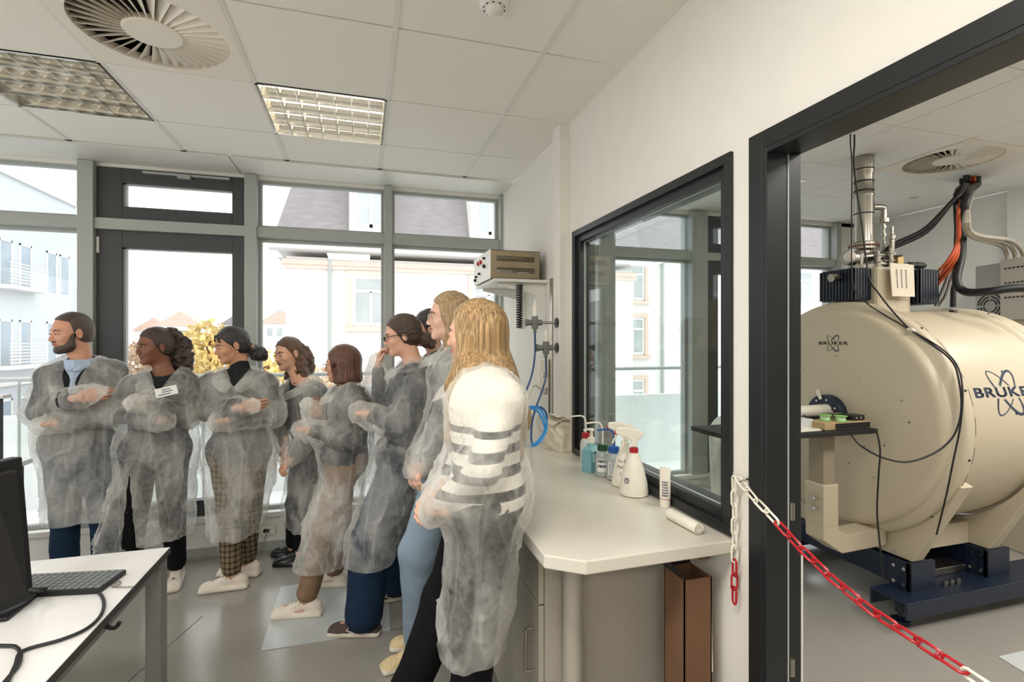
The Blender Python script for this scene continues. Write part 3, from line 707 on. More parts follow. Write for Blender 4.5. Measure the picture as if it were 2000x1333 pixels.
fins(TX - 0.155, TX + 0.02, TY - 0.12, TY + 0.12, 1.76, 1.955); fins(TX + 0.27, TX + 0.43, TY - 0.2, TY + 0.0, 1.74, 1.955)
# valves on top
vv = MB()
def valve(x, y, z0, h, r=0.014):
    o_ = MB(); o_.lathe([(r * 1.6, 0), (r * 1.6, .012), (r, .014), (r, h * .3), (r * 1.5, h * .31), (r * 1.5, h * .4), (r, h * .42), (r, h * .7), (r * 1.4, h * .71), (r * 1.4, h * .8), (r * .7, h * .82), (r * .7, h)], (x, y, z0), n=14)
    v_ = o_.build('valve', M['steel'], mg, smooth=True)
    MB().tube([(x - .01, y, z0 + h * .6), (x + .04, y - .01, z0 + h * .6), (x + .075, y - .01, z0 + h * .63)], 0.006, smooth=2).build('lever', M['blackmatte'], v_)
    return v_
valve(TX + 0.23, TY - 0.06, 1.965, 0.27, 0.016); valve(TX + 0.06, TY - 0.10, 1.965, 0.10, 0.016); valve(TX + 0.14, TY - 0.12, 1.965, 0.12, 0.014)
hz = MB(); hz.cyl((TX + .02, TY + 0.02, 2.04), (TX + 0.24, TY - 0.02, 2.06), 0.028, n=16).cyl((TX - 0.1, TY - 0.02, 2.03), (TX - 0.04, TY - 0.02, 2.03), 0.045, n=20).cyl((TX + 0.05, TY - 0.10, 1.99), (TX + 0.30, TY - 0.10, 1.99), 0.014, n=12)
hz.cyl((TX + 0.12, TY - 0.06, 1.965), (TX + 0.12, TY - 0.06, 2.05), 0.03, n=12).cyl((TX + 0.02, TY - 0.02, 1.965), (TX + 0.02, TY - 0.02, 2.06), 0.02, n=12)
hz.build('manifold', M['steel'], mg, smooth=True)
bx = MB(); bx.box(TX + 0.20, TX + 0.25, TY - 0.12, TY - 0.07, 1.966, 2.04); bx.build('brass_block', M['brass'], mg, bevel=0.003)
bl_ = MB(); bl_.lathe([(0.005, 0), (0.03, 0.01), (0.04, 0.03), (0.02, 0.045), (0.012, 0.06)], (TX - 0.12, TY - 0.04, 2.03), (1, 0, 0.1), 20); bl_.build('relief_cap', M['whiteplastic'], mg, smooth=True)
gv = MB(); gv.cyl((TX - 0.22, TY - 0.02, 1.90), (TX - 0.17, TY - 0.02, 1.905), 0.025, n=16).cyl((TX - 0.17, TY - 0.02, 1.905), (TX - 0.13, TY - 0.02, 1.905), 0.018, n=16); gv.build('side_port', M['steel'], mg, smooth=True)
cn = MB(); cn.lathe([(0.012, 0), (0.02, .01), (0.02, .05), (0.017, .055), (0.021, .07), (0.021, .12), (0.012, .14)], (TX + 0.30, TY - 0.10, 1.99), (1, -0.1, 0), 16); cn.build('connector_plug', M['rubber'], mg, smooth=True)
# quench pipe
qp = MB(); qx, qy = TX + 0.17, TY + 0.08
qp.lathe([(0.055, 2.02), (0.055, 2.10), (0.085, 2.11), (0.085, 2.125)], (qx, qy, 0), n=28); qp.lathe([(0.085, 2.135), (0.085, 2.15), (0.058, 2.16), (0.054, 2.30), (0.056, 2.31), (0.056, 2.45), (0.06, 2.46), (0.06, 2.47), (0.055, 2.48), (0.054, 2.60), (0.058, 2.61), (0.058, 2.715)], (qx, qy, 0), n=28)
qo = qp.build('quench_pipe', M['steel'], mg, smooth=True)
MB().lathe([(0.087, 2.124), (0.087, 2.136)], (qx, qy, 0), n=28).build('gasket', M['card'], qo)
el = MB(); el.tube([(qx + 0.05, qy - .02, 2.39), (qx + 0.12, qy - .03, 2.39), (qx + 0.135, qy - .03, 2.37), (qx + 0.135, qy - .03, 2.30)], 0.02, n=12).cyl((qx + 0.135, qy - .03, 2.29), (qx + 0.135, qy - .03, 2.315), 0.035, n=16).cyl((qx + 0.135, qy - .03, 2.06), (qx + 0.135, qy - .03, 2.29), 0.009, n=10)
for k in range(4): el.cyl((qx + 0.135, qy - .03, 2.10 + .05 * k), (qx + 0.135, qy - .03, 2.12 + .05 * k), 0.016, n=10)
el.build('branch_pipe', M['steel'], qo, smooth=True)
for z in (2.34, 2.49, 2.55, 2.63): MB().lathe([(0.0585, z), (0.0585, z + .008)], (qx, qy, 0), n=24).build('cable_tie', M['rubber'], qo)
# tag hanging on the turret
tg = MB(); p0 = aX(1737, 512, TX - 0.02); 
q = [W(1737, 514, 3.03), W(1783, 518, 3.07), W(1785, 580, 3.07), W(1742, 579, 3.03)]
tg.prism(q, (0.002, -0.004, 0)); tg.build('paper_tag', M['paper'], mg)
tw = MB()
for i in range(3):
    for j in range(9):
        a = q[0].lerp(q[1], 0.25 + 0.2 * i); b_ = q[3].lerp(q[2], 0.25 + 0.2 * i)
        c = a.lerp(b_, 0.2 + 0.065 * j) + Vector((-0.001, -0.007, 0)); tw.obox(c, (0.004, 0.002, 0.008))
tw.build('tag_writing', M['logo'], mg)

# printed logos
def text_mesh(s, size, bold=0.03, xs=1.35):
    cu = bpy.data.curves.new('lettering', 'FONT'); cu.body = s; cu.size = size; cu.align_x = 'CENTER'; cu.align_y = 'CENTER'; cu.space_character = 1.12
    o = bpy.data.objects.new('lettering', cu); COL.objects.link(o)
    dg = bpy.context.evaluated_depsgraph_get(); me = bpy.data.meshes.new_from_object(o.evaluated_get(dg))
    vs = [(v_.co.x * xs, v_.co.y, 0) for v_ in me.vertices]; fs = [tuple(p.vertices) for p in me.polygons]
    bpy.data.objects.remove(o); bpy.data.curves.remove(cu); bpy.data.meshes.remove(me)
    return vs, fs
def orbit(sz, flip, wd):
    # an open oval ribbon, interrupted where the lettering crosses it
    vs = []; fs = []; N = 120; a_, b_ = sz * 1.18, sz * 0.40; rt = math.radians(52) * (1 if flip else -1)
    prev = None
    for k in range(N + 1):
        t_ = 2 * PI * k / N; x, y = a_ * math.cos(t_), b_ * math.sin(t_)
        nx_, ny_ = math.cos(t_) / a_, math.sin(t_) / b_; L = math.hypot(nx_, ny_); nx_ /= L; ny_ /= L
        w_ = wd * (0.55 + 0.9 * (0.5 + 0.5 * math.sin(t_ + (0.6 if flip else 2.2))))
        P = []
        for s_ in (-1, 1):
            X_, Y_ = x + s_ * nx_ * w_ / 2, y + s_ * ny_ * w_ / 2
            P.append((X_ * math.cos(rt) - Y_ * math.sin(rt), X_ * math.sin(rt) + Y_ * math.cos(rt), 0))
        i = len(vs); vs += P
        if prev is not None and abs((P[0][1] + vs[prev][1]) / 2) > sz * 0.26: fs.append((prev, prev + 1, i + 1, i))
        prev = i
    # node dot
    c = vs[6 if flip else 2 * 66]; i = len(vs)
    cc = max(vs, key=lambda p: (p[1] if flip else -p[1]) - abs(p[0] + sz * 0.3) * 0.6)
    for k in range(12): vs.append((cc[0] + sz * .075 * math.cos(k * PI / 6), cc[1] + sz * .075 * math.sin(k * PI / 6), 0))
    fs.append(tuple(range(i, i + 12)))
    return vs, fs
def logo(size, mapper, parent, bf=1.0):
    mb = MB()
    vs, fs = text_mesh('BRUKER', size * 0.56, 0.0, 1.75)
    for dx in (-.022, -.011, 0, .011, .022):
        for dy in (-.010, .0, .010): mb.add([mapper(x + dx * size * bf, y + dy * size * bf) for x, y, _ in vs], fs)
    for fl in (True, False):
        vs, fs = orbit(size * 0.95, fl, size * 0.075); mb.add([mapper(x, y) for x, y, _ in vs], fs)
    return mb.build('printed_logo', M['logo'], parent)
pl = aX(1627, 671, XM)
logo(0.052, lambda x, y: (XM - 0.002, pl.y - x, pl.z + y), mg, .35)
def cylmap(x, y):
    a0 = math.asin((1.245 - ZB) / 0.642); s_ = y / 0.642 + a0
    return (3.235 + x, YC - 0.6435 * math.cos(s_), ZB + 0.6435 * math.sin(s_))
logo(0.128, cylmap, mg)

# ------------------------------------------------------------------ positioning table in front of the bore
tb = empty('positioning_table', (2.3, 2.25, 0), 'cream height adjustable animal table with black top in front of the magnet bore', 'table')
TZ = 1.00
ta = aZ(1715, 845, TZ); tz0 = 0.965
TXe, TYn = 2.66, None
pA = aX(1715, 838, TXe)           # near right corner
TZ = pA.z; yn = pA.y
print('table', pA)
top = MB(); top.box(1.75, TXe, yn, yn + 0.36, TZ - 0.025, TZ); top.build('table_top', M['blackmatte'], tb, bevel=0.003)
pu = W(1603, 1000, 2.75)
py = yn + 0.16; px = py * 1.105
pst = MB(); pst.box(px - 0.04, px + 0.04, py - 0.05, py + 0.05, 0.72, TZ - 0.026); pst.build('upper_column', mat('grey_column', (150, 138, 118), 0.5), tb, bevel=0.006)
lo = MB(); lo.box(px - 0.052, px + 0.052, py - 0.062, py + 0.062, 0.495, 0.73); lo.build('lower_column', M['magnet'], tb, bevel=0.006)
ar = MB(); ar.prism([(a, py - 0.062, b) for a, b in ((px - .052, .50), (px + .052, .50), (px + .052, .475), (px + .12, .445), (XM + .10, .455), (XM + .10, .355), (px + .08, .345), (px - .052, .43))], (0, 0.12, 0)); ar.build('arm', M['magnet'], tb, bevel=0.006)
br_ = MB(); br_.prism([(1.95, py - 0.02, TZ - 0.026), (px, py - 0.02, TZ - 0.026), (px, py - 0.02, TZ - 0.045), (2.0, py - 0.02, TZ - 0.06)], (0, 0.06, 0)); br_.build('bracket', M['magnet'], tb)
for z in (0.655, 0.60):
    MB().cyl((px - 0.085, py - 0.02, z), (px - 0.052, py - 0.02, z), 0.008, n=10).cyl((px - 0.095, py - 0.02, z), (px - 0.085, py - 0.02, z), 0.016, n=12).build('clamp_screw', M['chrome'], tb, smooth=True)
# things lying on it
def on(u, v_): return aZ(u, v_, TZ)
wb = empty('control_box', (2.55, yn + 0.1, TZ), 'flat beige box with dark slotted end lying on the positioning table', 'box')
MB().box(2.33, 2.64, yn + 0.03, yn + 0.16, TZ + 0.001, TZ + 0.04).build('case', mat('beige_case', (176, 152, 112), 0.6), wb, bevel=0.003)
MB().box(2.40, 2.638, yn + 0.027, yn + 0.031, TZ + 0.006, TZ + 0.034).build('slotted_panel', M['blackmatte'], wb)
dev = empty('small_device', (2.6, yn + 0.12, TZ + 0.04), 'small black connector box lying on the beige control box', 'device')
MB().box(2.545, 2.63, yn + 0.05, yn + 0.12, TZ + 0.041, TZ + 0.068).build('body', M['rubber'], dev, bevel=0.003)
MB().cyl((2.57, yn + 0.048, TZ + .055), (2.57, yn + 0.052, TZ + .055), 0.006).cyl((2.60, yn + 0.048, TZ + .055), (2.60, yn + 0.052, TZ + .055), 0.006).build('socket', M['chrome'], dev)
MB().box(2.43, 2.56, yn + 0.125, yn + 0.155, TZ + 0.041, TZ + 0.072).build('clear_case', M['steel'], dev, bevel=0.002)
M['green'] = mat('green_plastic', (128, 190, 96), 0.4); M['palegreen'] = mat('pale_green_cup', (196, 222, 190), 0.4)
for i, (x, y) in enumerate(((2.42, yn + 0.11), (2.47, yn + 0.06))):
    sp = empty('tape_reel', (x, y, TZ + 0.04), ['green reel lying on the beige box, the left one further back', 'green reel with pale rim on the beige box, nearest its front edge'][i], 'reel', 'small green reels')
    MB().cyl((x, y, TZ + .041), (x, y, TZ + .066), 0.024, n=24).build('core', M['palegreen'], sp, smooth=True)
    MB().cyl((x, y, TZ + .066), (x, y, TZ + .07), 0.032, n=24).cyl((x, y, TZ + .0405), (x, y, TZ + .044), 0.032, n=24).build('rim', M['green'], sp, smooth=True)
cr = empty('animal_bed', (2.3, yn + 0.22, TZ), 'white tubular probe cradle leading into the bore', 'cradle')
MB().lathe([(0.036, 0), (0.04, 0.02), (0.04, 0.62), (0.036, 0.64)], (2.06, YC - 0.03, TZ + 0.055), (1, 0, 0), 24, a0=PI * 0.5, a1=PI * 1.5, cap=False).build('trough', M['whiteplastic'], cr, smooth=True)
MB().cyl((2.45, YC - 0.03, TZ + 0.052), (2.72, YC - 0.02, TZ + 0.055), 0.034, n=20).build('coil_tube', M['whiteplastic'], cr, smooth=True)
MB().box(2.1, 2.66, YC - 0.06, YC + 0.0, TZ + 0.0, TZ + 0.022).build('rail', M['rubber'], cr)
MB().cyl((2.47, YC - 0.055, TZ + 0.01), (2.49, YC - 0.055, TZ + 0.03), 0.02, n=12).build('clamp', M['rubber'], cr)
MB().tube([(2.16, YC - .04, TZ + .09), (2.2, YC - .05, TZ + .16), (2.26, YC - .05, TZ + .165), (2.28, YC - .04, TZ + .1)], 0.004).build('breathing_hose', M['steel'], cr)
od = tag(MB().box(2.0, 2.34, yn + 0.11, yn + 0.2, TZ, TZ + 0.05).build('clear_tray', mat('clear_tray', (205, 205, 205), 0.25), bevel=0.004), 'pale translucent tray on the positioning table in front of the white cradle', 'tray')
o_ = MB(); o_.lathe([(0.02, 0), (0.028, 0.02), (0.02, 0.05), (0.026, 0.07), (0.012, 0.085)], (1.98, yn + 0.05, TZ + 0.026), (1, 0.15, 0), 12)
tag(o_.build('orange_clamp', mat('orange_plastic', (226, 92, 52), 0.4), smooth=True), 'small orange plastic clamp on the black table top beside the door frame', 'clamp')
tag(MB().prism([(2.04, yn + .03, TZ), (2.24, yn + .05, TZ), (2.3, yn + .13, TZ), (2.1, yn + .10, TZ)], (0, 0, .004)).build('blue_cloth', mat('teal_cloth', (64, 128, 146), 0.8, var=.15, vscale=30)), 'teal blue cloth lying flat on the black table top', 'cloth')
for i, (a, b_) in enumerate((((2.16, 0.03), 'white folded card nearest the front edge of the black table'), ((2.24, 0.075), 'white card lying under the beige control box edge'), ((1.96, 0.01), 'white card beside the orange clamp'))):
    x, y = a
    tag(MB().prism([(x, yn + y, TZ + .001 + .001 * i), (x + 0.15, yn + y + .0, TZ + .002), (x + 0.17, yn + y + 0.04, TZ + .006), (x + .02, yn + y + 0.05, TZ + .003)], (0, 0, .003)).build('white_card', M['whiteplastic']), b_, 'card', 'white cards on the positioning table')

# ------------------------------------------------------------------ cables and hoses from the ceiling
P = Vector; HZ = ZC
def cable(nm, pts, r_, m_, lb, cat='cable', n=10, gp=None):
    if abs(pts[0][2] - ZC) < .01: pts = [Vector((pts[0][0], pts[0][1], ZC - .001)), Vector((pts[0][0], pts[0][1], ZC - .03)), Vector((pts[0][0], pts[0][1], ZC - .06))] + list(pts[1:])
    o = MB().tube(pts, r_, n=n, smooth=5).build(nm, m_, smooth=True); return tag(o, lb, cat, gp)
cx0, cy0 = aZ(1885, 345, ZC).x, aZ(1885, 345, ZC).y
for i in range(2):
    cable('helium_hose', [P((cx0 - .03 + .03 * i, cy0 - .02, ZC)), W(1882, 372, 3.25), W(1858, 396, 3.2), W(1806 + 3 * i, 448 + 5 * i, 3.25), W(1745, 478 + 6 * i, 3.28), W(1722 + 5 * i, 500, 3.3)], 0.014, M['rubber'], ['upper black hose sweeping from the ceiling down to the turret', 'lower black hose sweeping from the ceiling down to the turret'][i], 'hose', gp='black hoses to the turret')
for i in range(2):
    cable('power_cable', [P((cx0 + .0 + .035 * i, cy0, ZC)), W(1866 + 12 * i, 380, 3.3), W(1868 + 7 * i, 480, 3.3), W(1850 + 4 * i, 520, 3.3), W(1828 + 3 * i, 548 + 6 * i, 3.35)], 0.011, M['rubber'], ['thin black cable falling from the ceiling to the rear cooling fins, left one', 'thin black cable falling from the ceiling to the rear cooling fins, right one'][i], gp='thin black cables')
cable('thick_cable', [P((cx0 + .09, cy0 - .02, ZC)), W(1889, 380, 3.2), W(1880, 440, 3.2), W(1877, 500, 3.2), W(1868, 548, 3.15), W(1885, 570, 3.1), W(1930, 570, 2.95), W(1975, 564, 2.9), W(2050, 562, 2.85)], 0.024, M['rubber'], 'thick black hose looping from the ceiling across the grey power unit', 'hose')
cable('thick_cable', [P((cx0 + .03, cy0 + .04, ZC)), W(1876, 380, 3.3), W(1870, 440, 3.3), W(1868, 500, 3.28), W(1863, 545, 3.28), W(1861, 600, 3.28)], 0.016, M['rubber'], 'black cable hanging straight down behind the magnet, with a thick end sleeve')
for i in range(3):
    cable('signal_cable', [P((cx0 + .05, cy0 - .03 + .01 * i, ZC)), W(1874, 400, 3.2), W(1870 + 2 * i, 470, 3.2), W(1852 + 6 * i, 508 + 3 * i, 3.2), W(1822 + 3 * i, 540 + 10 * i, 3.3)], 0.009, M['orange'], ['orange cable curving to the rear cooling fins, upper one', 'orange cable curving to the rear cooling fins, middle one', 'orange cable curving to the rear cooling fins, lower one'][i], gp='orange cables')
for i in range(3):
    cable('grey_conduit', [P((cx0 + .11, cy0 + .03 * i, ZC)), W(1886 + 2 * i, 420, 3.1), W(1888 + 3 * i, 450, 3.1), W(1906 + 6 * i, 466 - 2 * i, 3.2), W(1950 + 12 * i, 478 - 4 * i, 3.5), W(1964 + 16 * i, 492, 3.68), W(1968 + 16 * i, 512, 3.72)], 0.014, M['greyhose'], ['grey conduit bending over to the power unit, leftmost', 'grey conduit bending over to the power unit, middle', 'grey conduit bending over to the power unit, rightmost'][i], 'hose', gp='grey conduits')
for i in range(4):
    cable('thin_lead', [W(1868 - 2 * i, 500 + 5 * i, 3.25), W(1850 + 3 * i, 540, 3.25), W(1836 + 5 * i, 575, 3.2), W(1826 + 3 * i, 598, 3.2)], 0.005, M['greyhose'] if i % 2 else M['rubber'], ['thin black lead behind the rear cooling fins, outer', 'thin beige lead behind the rear cooling fins, outer', 'thin black lead behind the rear cooling fins, inner', 'thin beige lead behind the rear cooling fins, inner'][i], gp='thin leads behind the fins')
tag(MB().lathe([(0.018, 0), (0.024, .02), (0.024, .12), (0.018, .15)], W(1861, 600, 3.25) - P((0, 0, .02)), (0, 0, -1), 16).build('cable_sleeve', M['rubber'], smooth=True), 'black rubber sleeve at the end of the hanging cable behind the magnet', 'sleeve')
# two thin wires from the ceiling down over the front drum
s0 = aZ(1661, 262, ZC)
wx = [s0, W(1664, 330, 3.05), W(1663, 480, 3.05), W(1667, 560, 3.0), W(1690, 590, 2.93), W(1720, 611, 2.86), W(1775, 643, 2.72)]
cable('thin_wire', wx, 0.0035, M['rubber'], 'thin black wire hanging from the ceiling left of the vent pipe, draped over the drum')
cable('thin_wire', [s0 + P((.03, 0, 0)), W(1668, 330, 3.0), W(1682, 430, 3.0), W(1697, 540, 2.98), W(1715, 572, 2.9), W(1745, 610, 2.8), W(1778, 644, 2.70), W(1830, 680, 2.6), W(1862, 710, 2.53), W(1873, 745, 2.48), W(1878, 790, 2.46), W(1872, 830, 2.46), W(1855, 862, 2.46), W(1820, 888, 2.46), W(1770, 903, 2.46), W(1720, 893, 2.46), W(1680, 870, 2.46), W(1663, 850, 2.5)], 0.0045, M['rubber'], 'black cable draped over the drum edge and looping back to the positioning table')
cable('thin_wire', [W(1778, 645, 2.70), W(1834, 678, 2.59), W(1868, 712, 2.51), W(1880, 760, 2.44), W(1876, 830, 2.44), W(1862, 900, 2.46), W(1850, 960, 2.5), W(1838, 1010, 2.6), W(1829, 1045, 2.62)], 0.004, M['rubber'], 'thin dark wire running down the side of the front drum to the base')
cable('thin_wire', [W(1712, 842, 2.44), W(1719, 880, 2.44), W(1716, 930, 2.45), W(1713, 1000, 2.47), W(1718, 1060, 2.5), W(1724, 1130, 2.56)], 0.004, M['rubber'], 'black cable hanging straight from the corner of the positioning table to the base')
tag(MB().obox(W(1780, 645, 2.69), (.03, .03, .012), Matrix.Rotation(.5, 3, 'Y')).build('cable_tape', M['whiteplastic'], bevel=.002), 'pale tape holding two wires on the drum edge', 'tape')
# grey power unit behind
pu = empty('power_unit', (4.4, 1.9, 0), 'grey sheet metal power unit with round fan grille behind the magnet', 'power unit')
p1 = W(1905, 521, 3.92); p2 = W(1958, 513, 3.72)
zt = p1.z + 0.0; zb_ = W(1905, 628, 3.92).z
M['unit'] = mat('grey_unit_panel', (160, 156, 148), 0.45, 0.3, var=.04)
dirv = (p2 - p1); dirv.z = 0; dirv.normalize(); nv = Vector((dirv.y, -dirv.x, 0))
if nv.dot(p1) > 0: nv = -nv
L1 = (p2 - p1).length
Rm = Matrix((dirv, -nv, (0, 0, 1))).transposed()
c = p1 + dirv * (L1 / 2) - nv * 0.2; c.z = (zt + zb_) / 2
MB().obox(c, (L1, 0.4, zt - zb_), Rm).build('side_panel', M['unit'], pu, bevel=0.004)
c2_ = p1 + dirv * (L1 + 0.25) - nv * 0.19; c2_.z = (zt + zb_) / 2 + 0.01
MB().obox(c2_, (0.5, 0.42, zt - zb_ + 0.02), Rm).build('front_panel', mat('unit_front', (188, 180, 168), 0.45), pu, bevel=0.004)
fg = MB(); fc = p1 + dirv * (L1 * 0.56) + nv * 0.002; fc.z = zb_ + 0.11
for r_ in (0.042, 0.064, 0.086):
    for k in range(4):
        a0 = k * PI / 2 + 0.1; pts = []
        N = 9; vs = []
        for j in range(N + 1):
            a = a0 + (PI / 2 - 0.2) * j / N
            for q in (r_, r_ + 0.010): vs.append(fc + dirv * q * math.cos(a) + UP * q * math.sin(a))
        fg.add(vs, [(2 * j, 2 * j + 1, 2 * j + 3, 2 * j + 2) for j in range(N)])
fg.build('fan_grille', M['blackmatte'], pu)
for r_ in range(3):
    sk = MB()
    for k in range(7):
        c = p1 + dirv * (L1 + 0.04 + 0.028 * k) + nv * 0.021; c.z = zt - 0.05 - 0.105 * r_; sk.obox(c, (0.014, 0.006, 0.010), Rm)
    sk.build('socket_row', M['blackmatte'], pu)
MB().obox(Vector((p1.x, p1.y, 0)) + dirv * 0.28 - nv * 0.2 + UP * (zb_ / 2 + 0.001), (L1 + 0.42, 0.36, zb_ - 0.005), Rm).build('plinth', M['magnet'], pu)
# white storage box just behind the door jamb
wbx = tag(MB().box(XP + 0.035, XP + 0.11, 1.255, 1.9, 0.001, 0.865).build('storage_box', M['wall_w'], bevel=0.01), 'white flat storage box standing against the wall just inside the second room', 'box')
struct('trim_21', MB().prism([aZ(1950, 1284, 0.001), aZ(2100, 1250, 0.001), aZ(2200, 1350, 0.001), aZ(2030, 1333, 0.001)], (0, 0, .003)), mat('floor_cover', (196, 200, 200), 0.35))
# ================================================================== worktop, cabinets and what is on them
wt = MB(); zt_ = 0.9
wt.prism([(X0 - 0.001, 1.325, 0.86), (X0 - 0.001, 1.31, 0.86), (0.602, 1.303, 0.86), (0.504, 1.376, 0.86), (0.504, 4.0, 0.86), (X0 - 0.001, 4.0, 0.86)], (0, 0, 0.04))
tag(wt.build('worktop', M['bench'], bevel=0.004), 'long pale laminate worktop with cut off corner under the partition window', 'worktop')
def cabinet(y0, y1, lb):
    c = empty('base_cabinet', (0.8, (y0 + y1) / 2, 0), lb, 'cabinet', 'grey base cabinets under the worktop')
    b_ = MB(); b_.box(0.57, X0 - 0.012, y0 + 0.001, y0 + 0.018, 0.08, 0.858).box(0.57, X0 - 0.012, y1 - 0.018, y1 - 0.001, 0.08, 0.858).box(0.57, X0 - 0.012, y0 + 0.018, y1 - 0.018, 0.08, 0.098).box(0.57, X0 - 0.012, y0 + 0.018, y1 - 0.018, 0.84, 0.858).box(X0 - 0.03, X0 - 0.012, y0 + 0.018, y1 - 0.018, 0.098, 0.84)
    b_.box(0.62, X0 - 0.012, y0, y1, 0.0, 0.08)
    b_.build('carcass', M['cab'], c)
    def handle(par, ya, yb, za, zb): MB().tube([(0.55, ya, za), (0.525, ya, za), (0.522, ya + (yb - ya) * .08, za + (zb - za) * .08), (0.522, yb - (yb - ya) * .08, zb - (zb - za) * .08), (0.525, yb, zb), (0.55, yb, zb)], 0.005, n=8).build('handle', M['steel'], par, smooth=True)
    d1 = MB().box(0.55, 0.569, y0 + 0.002, y1 - 0.002, 0.66, 0.855).build('drawer', M['cab'], c, bevel=0.003); ym = (y0 + y1) / 2
    handle(d1, ym - 0.06, ym + 0.06, 0.76, 0.76)
    d2 = MB().box(0.55, 0.569, y0 + 0.002, y1 - 0.002, 0.085, 0.655).build('door', M['cab'], c, bevel=0.003)
    handle(d2, y0 + 0.05, y0 + 0.05, 0.42, 0.56)
    return c
ys = [1.55, 2.15, 2.75, 3.35, 3.95]
for i in range(4): cabinet(ys[i], ys[i + 1], ['grey base cabinet with drawer and tall bar handle at the near end of the worktop', 'grey base cabinet behind the blonde women, second from the near end', 'grey base cabinet third from the near end of the worktop', 'grey base cabinet nearest the windows'][i])
tag(MB().lathe([(0.032, 0), (0.032, 0.858)], (0.655, 1.52, 0), n=24).build('support_post', M['cab'], smooth=True), 'round pale grey post under the near end of the worktop', 'post')
# cardboard box and bits under the worktop
cb = empty('cardboard_box', (1.02, 1.36, 0), 'tall narrow brown cardboard box with open flaps under the worktop', 'box')
b_ = MB(); x0, x1, y0, y1, h = 0.955, 1.055, 1.352, 1.46, 0.775
for a in (0, 1):
    pass
b_.box(x0, x1, y0, y0 + .004, 0.001, h).box(x0, x1, y1 - .004, y1, 0.001, h).box(x0, x0 + .004, y0, y1, 0.001, h).box(x1 - .004, x1, y0, y1, 0.001, h).box(x0, x1, y0, y1, 0.001, .005)
b_.build('carton', M['card'], cb)
f_ = MB(); f_.prism([(x0, y0, h), (x0, y1, h), (x0 - .035, y1, h + .05), (x0 - .035, y0, h + .05)], (.003, 0, .002)); f_.prism([(x0 + .02, y1, h), (x1 - .0, y1, h), (x1 + .01, y1 + .03, h + .045), (x0 + .05, y1 + .03, h + .05)], (0, .003, 0)); f_.build('flap', M['blackmatte'], cb)
MB().prism([(x1 + .001, y0 + .01, h - .02), (x1 + .001, y0 + .02, h - .02), (x1 + .001, y0 + .025, h - .26), (x1 + .001, y0 - .0, h - .30)], (.004, 0, 0)).build('loose_strip', M['paper'], cb)
tag(MB().prism([(0.90, 1.60, 0.002), (0.925, 1.60, 0.002), (0.905, 1.60, 0.84), (0.885, 1.60, 0.84)], (0, 0.25, 0)).build('foam_sheet', M['blackmatte']), 'black foam sheet leaning under the worktop left of the cardboard box', 'foam sheet')
bw = MB().lathe([(0.12, 0.001), (0.14, 0.12), (0.13, 0.27), (0.10, 0.30), (0.02, 0.31)], (0.86, 1.37, 0), n=20)
tag(bw.build('waste_bag', mat('dark_blue_bag', (20, 26, 36), 0.45, var=.2), smooth=True), 'dark blue rubbish bag on the floor under the worktop', 'bag')
tag(MB().prism([(1.0, 1.42, 0.858), (1.10, 1.42, 0.858), (1.10, 1.42, 0.80), (1.06, 1.42, 0.80)], (0, 0.04, 0)).build('shelf_bracket', M['card']), 'brown wooden bracket under the worktop above the cardboard box', 'bracket')

def bottle(nm, x, y, z, prof, m_, lb, cat='bottle', gp=None):
    r_ = empty(nm, (x, y, z), lb, cat, gp)
    MB().lathe(prof, (x, y, z), n=28).build('body', m_, r_, smooth=True); return r_
M['pe'] = mat('milky_polyethylene', (226, 226, 220), 0.35, var=.01, trans=0.25)
M['sani'] = mat('blue_sanitiser', (142, 200, 208), 0.25, trans=0.3)
M['sani2'] = mat('clear_liquid_bottle', (200, 208, 206), 0.25, trans=0.35)
M['capr'] = mat('red_cap', (172, 26, 36), 0.35); M['capg'] = mat('green_cap', (30, 70, 40), 0.35); M['capb'] = mat('blue_cap', (26, 82, 164), 0.35)
M['label_w'] = mat('white_label', (235, 235, 232), 0.6); M['ink'] = mat('printed_ink', (40, 50, 80), 0.7); M['inkr'] = mat('printed_red', (190, 60, 70), 0.7)
def face_dir(x, y): v_ = Vector((-x, -y, 0)); return math.atan2(v_.y, v_.x)
def wraplabel(par, x, y, z0, z1, r_, ac, aw, m_): return MB().lathe([(r_ + .0012, z0), (r_ + .0012, z1)], (x, y, 0), n=10, cap=False, a0=ac - aw, a1=ac + aw)
def label(par, x, y, z0, z1, r_, width, m_, lines=4, m2=None, ang=None, nm='label', bg=True):
    # axis (0,0,1): e1 = z cross x -> (0,1,0)*..., angle measured from e1 = axis.cross(x)
    a = face_dir(x, y) if ang is None else ang
    def pt(th, z, rr): return (x + rr * math.cos(th), y + rr * math.sin(th), z)
    def patch(mb, t0, t1, za, zb, rr, n_=8):
        vs = []
        for k in range(n_ + 1):
            th = t0 + (t1 - t0) * k / n_; vs += [pt(th, za, rr), pt(th, zb, rr)]
        mb.add(vs, [(2 * k, 2 * k + 2, 2 * k + 3, 2 * k + 1) for k in range(n_)])
    hw = width / r_ / 2
    if bg:
        mb = MB(); patch(mb, a - hw, a + hw, z0, z1, r_ + .001); o = mb.build(nm, m_, par)
    else: o = par
    q = random.Random(int(x * 1e4)); mb = MB()
    for i in range(lines):
        zc = z1 - (z1 - z0) * (i + 0.7) / (lines + .6); t0 = a - hw * .8; 
        while t0 < a + hw * .7:
            w_ = q.uniform(.08, .35) * hw; patch(mb, t0, min(t0 + w_, a + hw * .85), zc, zc + (z1 - z0) / lines * .42, r_ + .0018, 3); t0 += w_ + .08 * hw
    mb.build('printing', m2 or M['ink'], o)
Z = 0.9
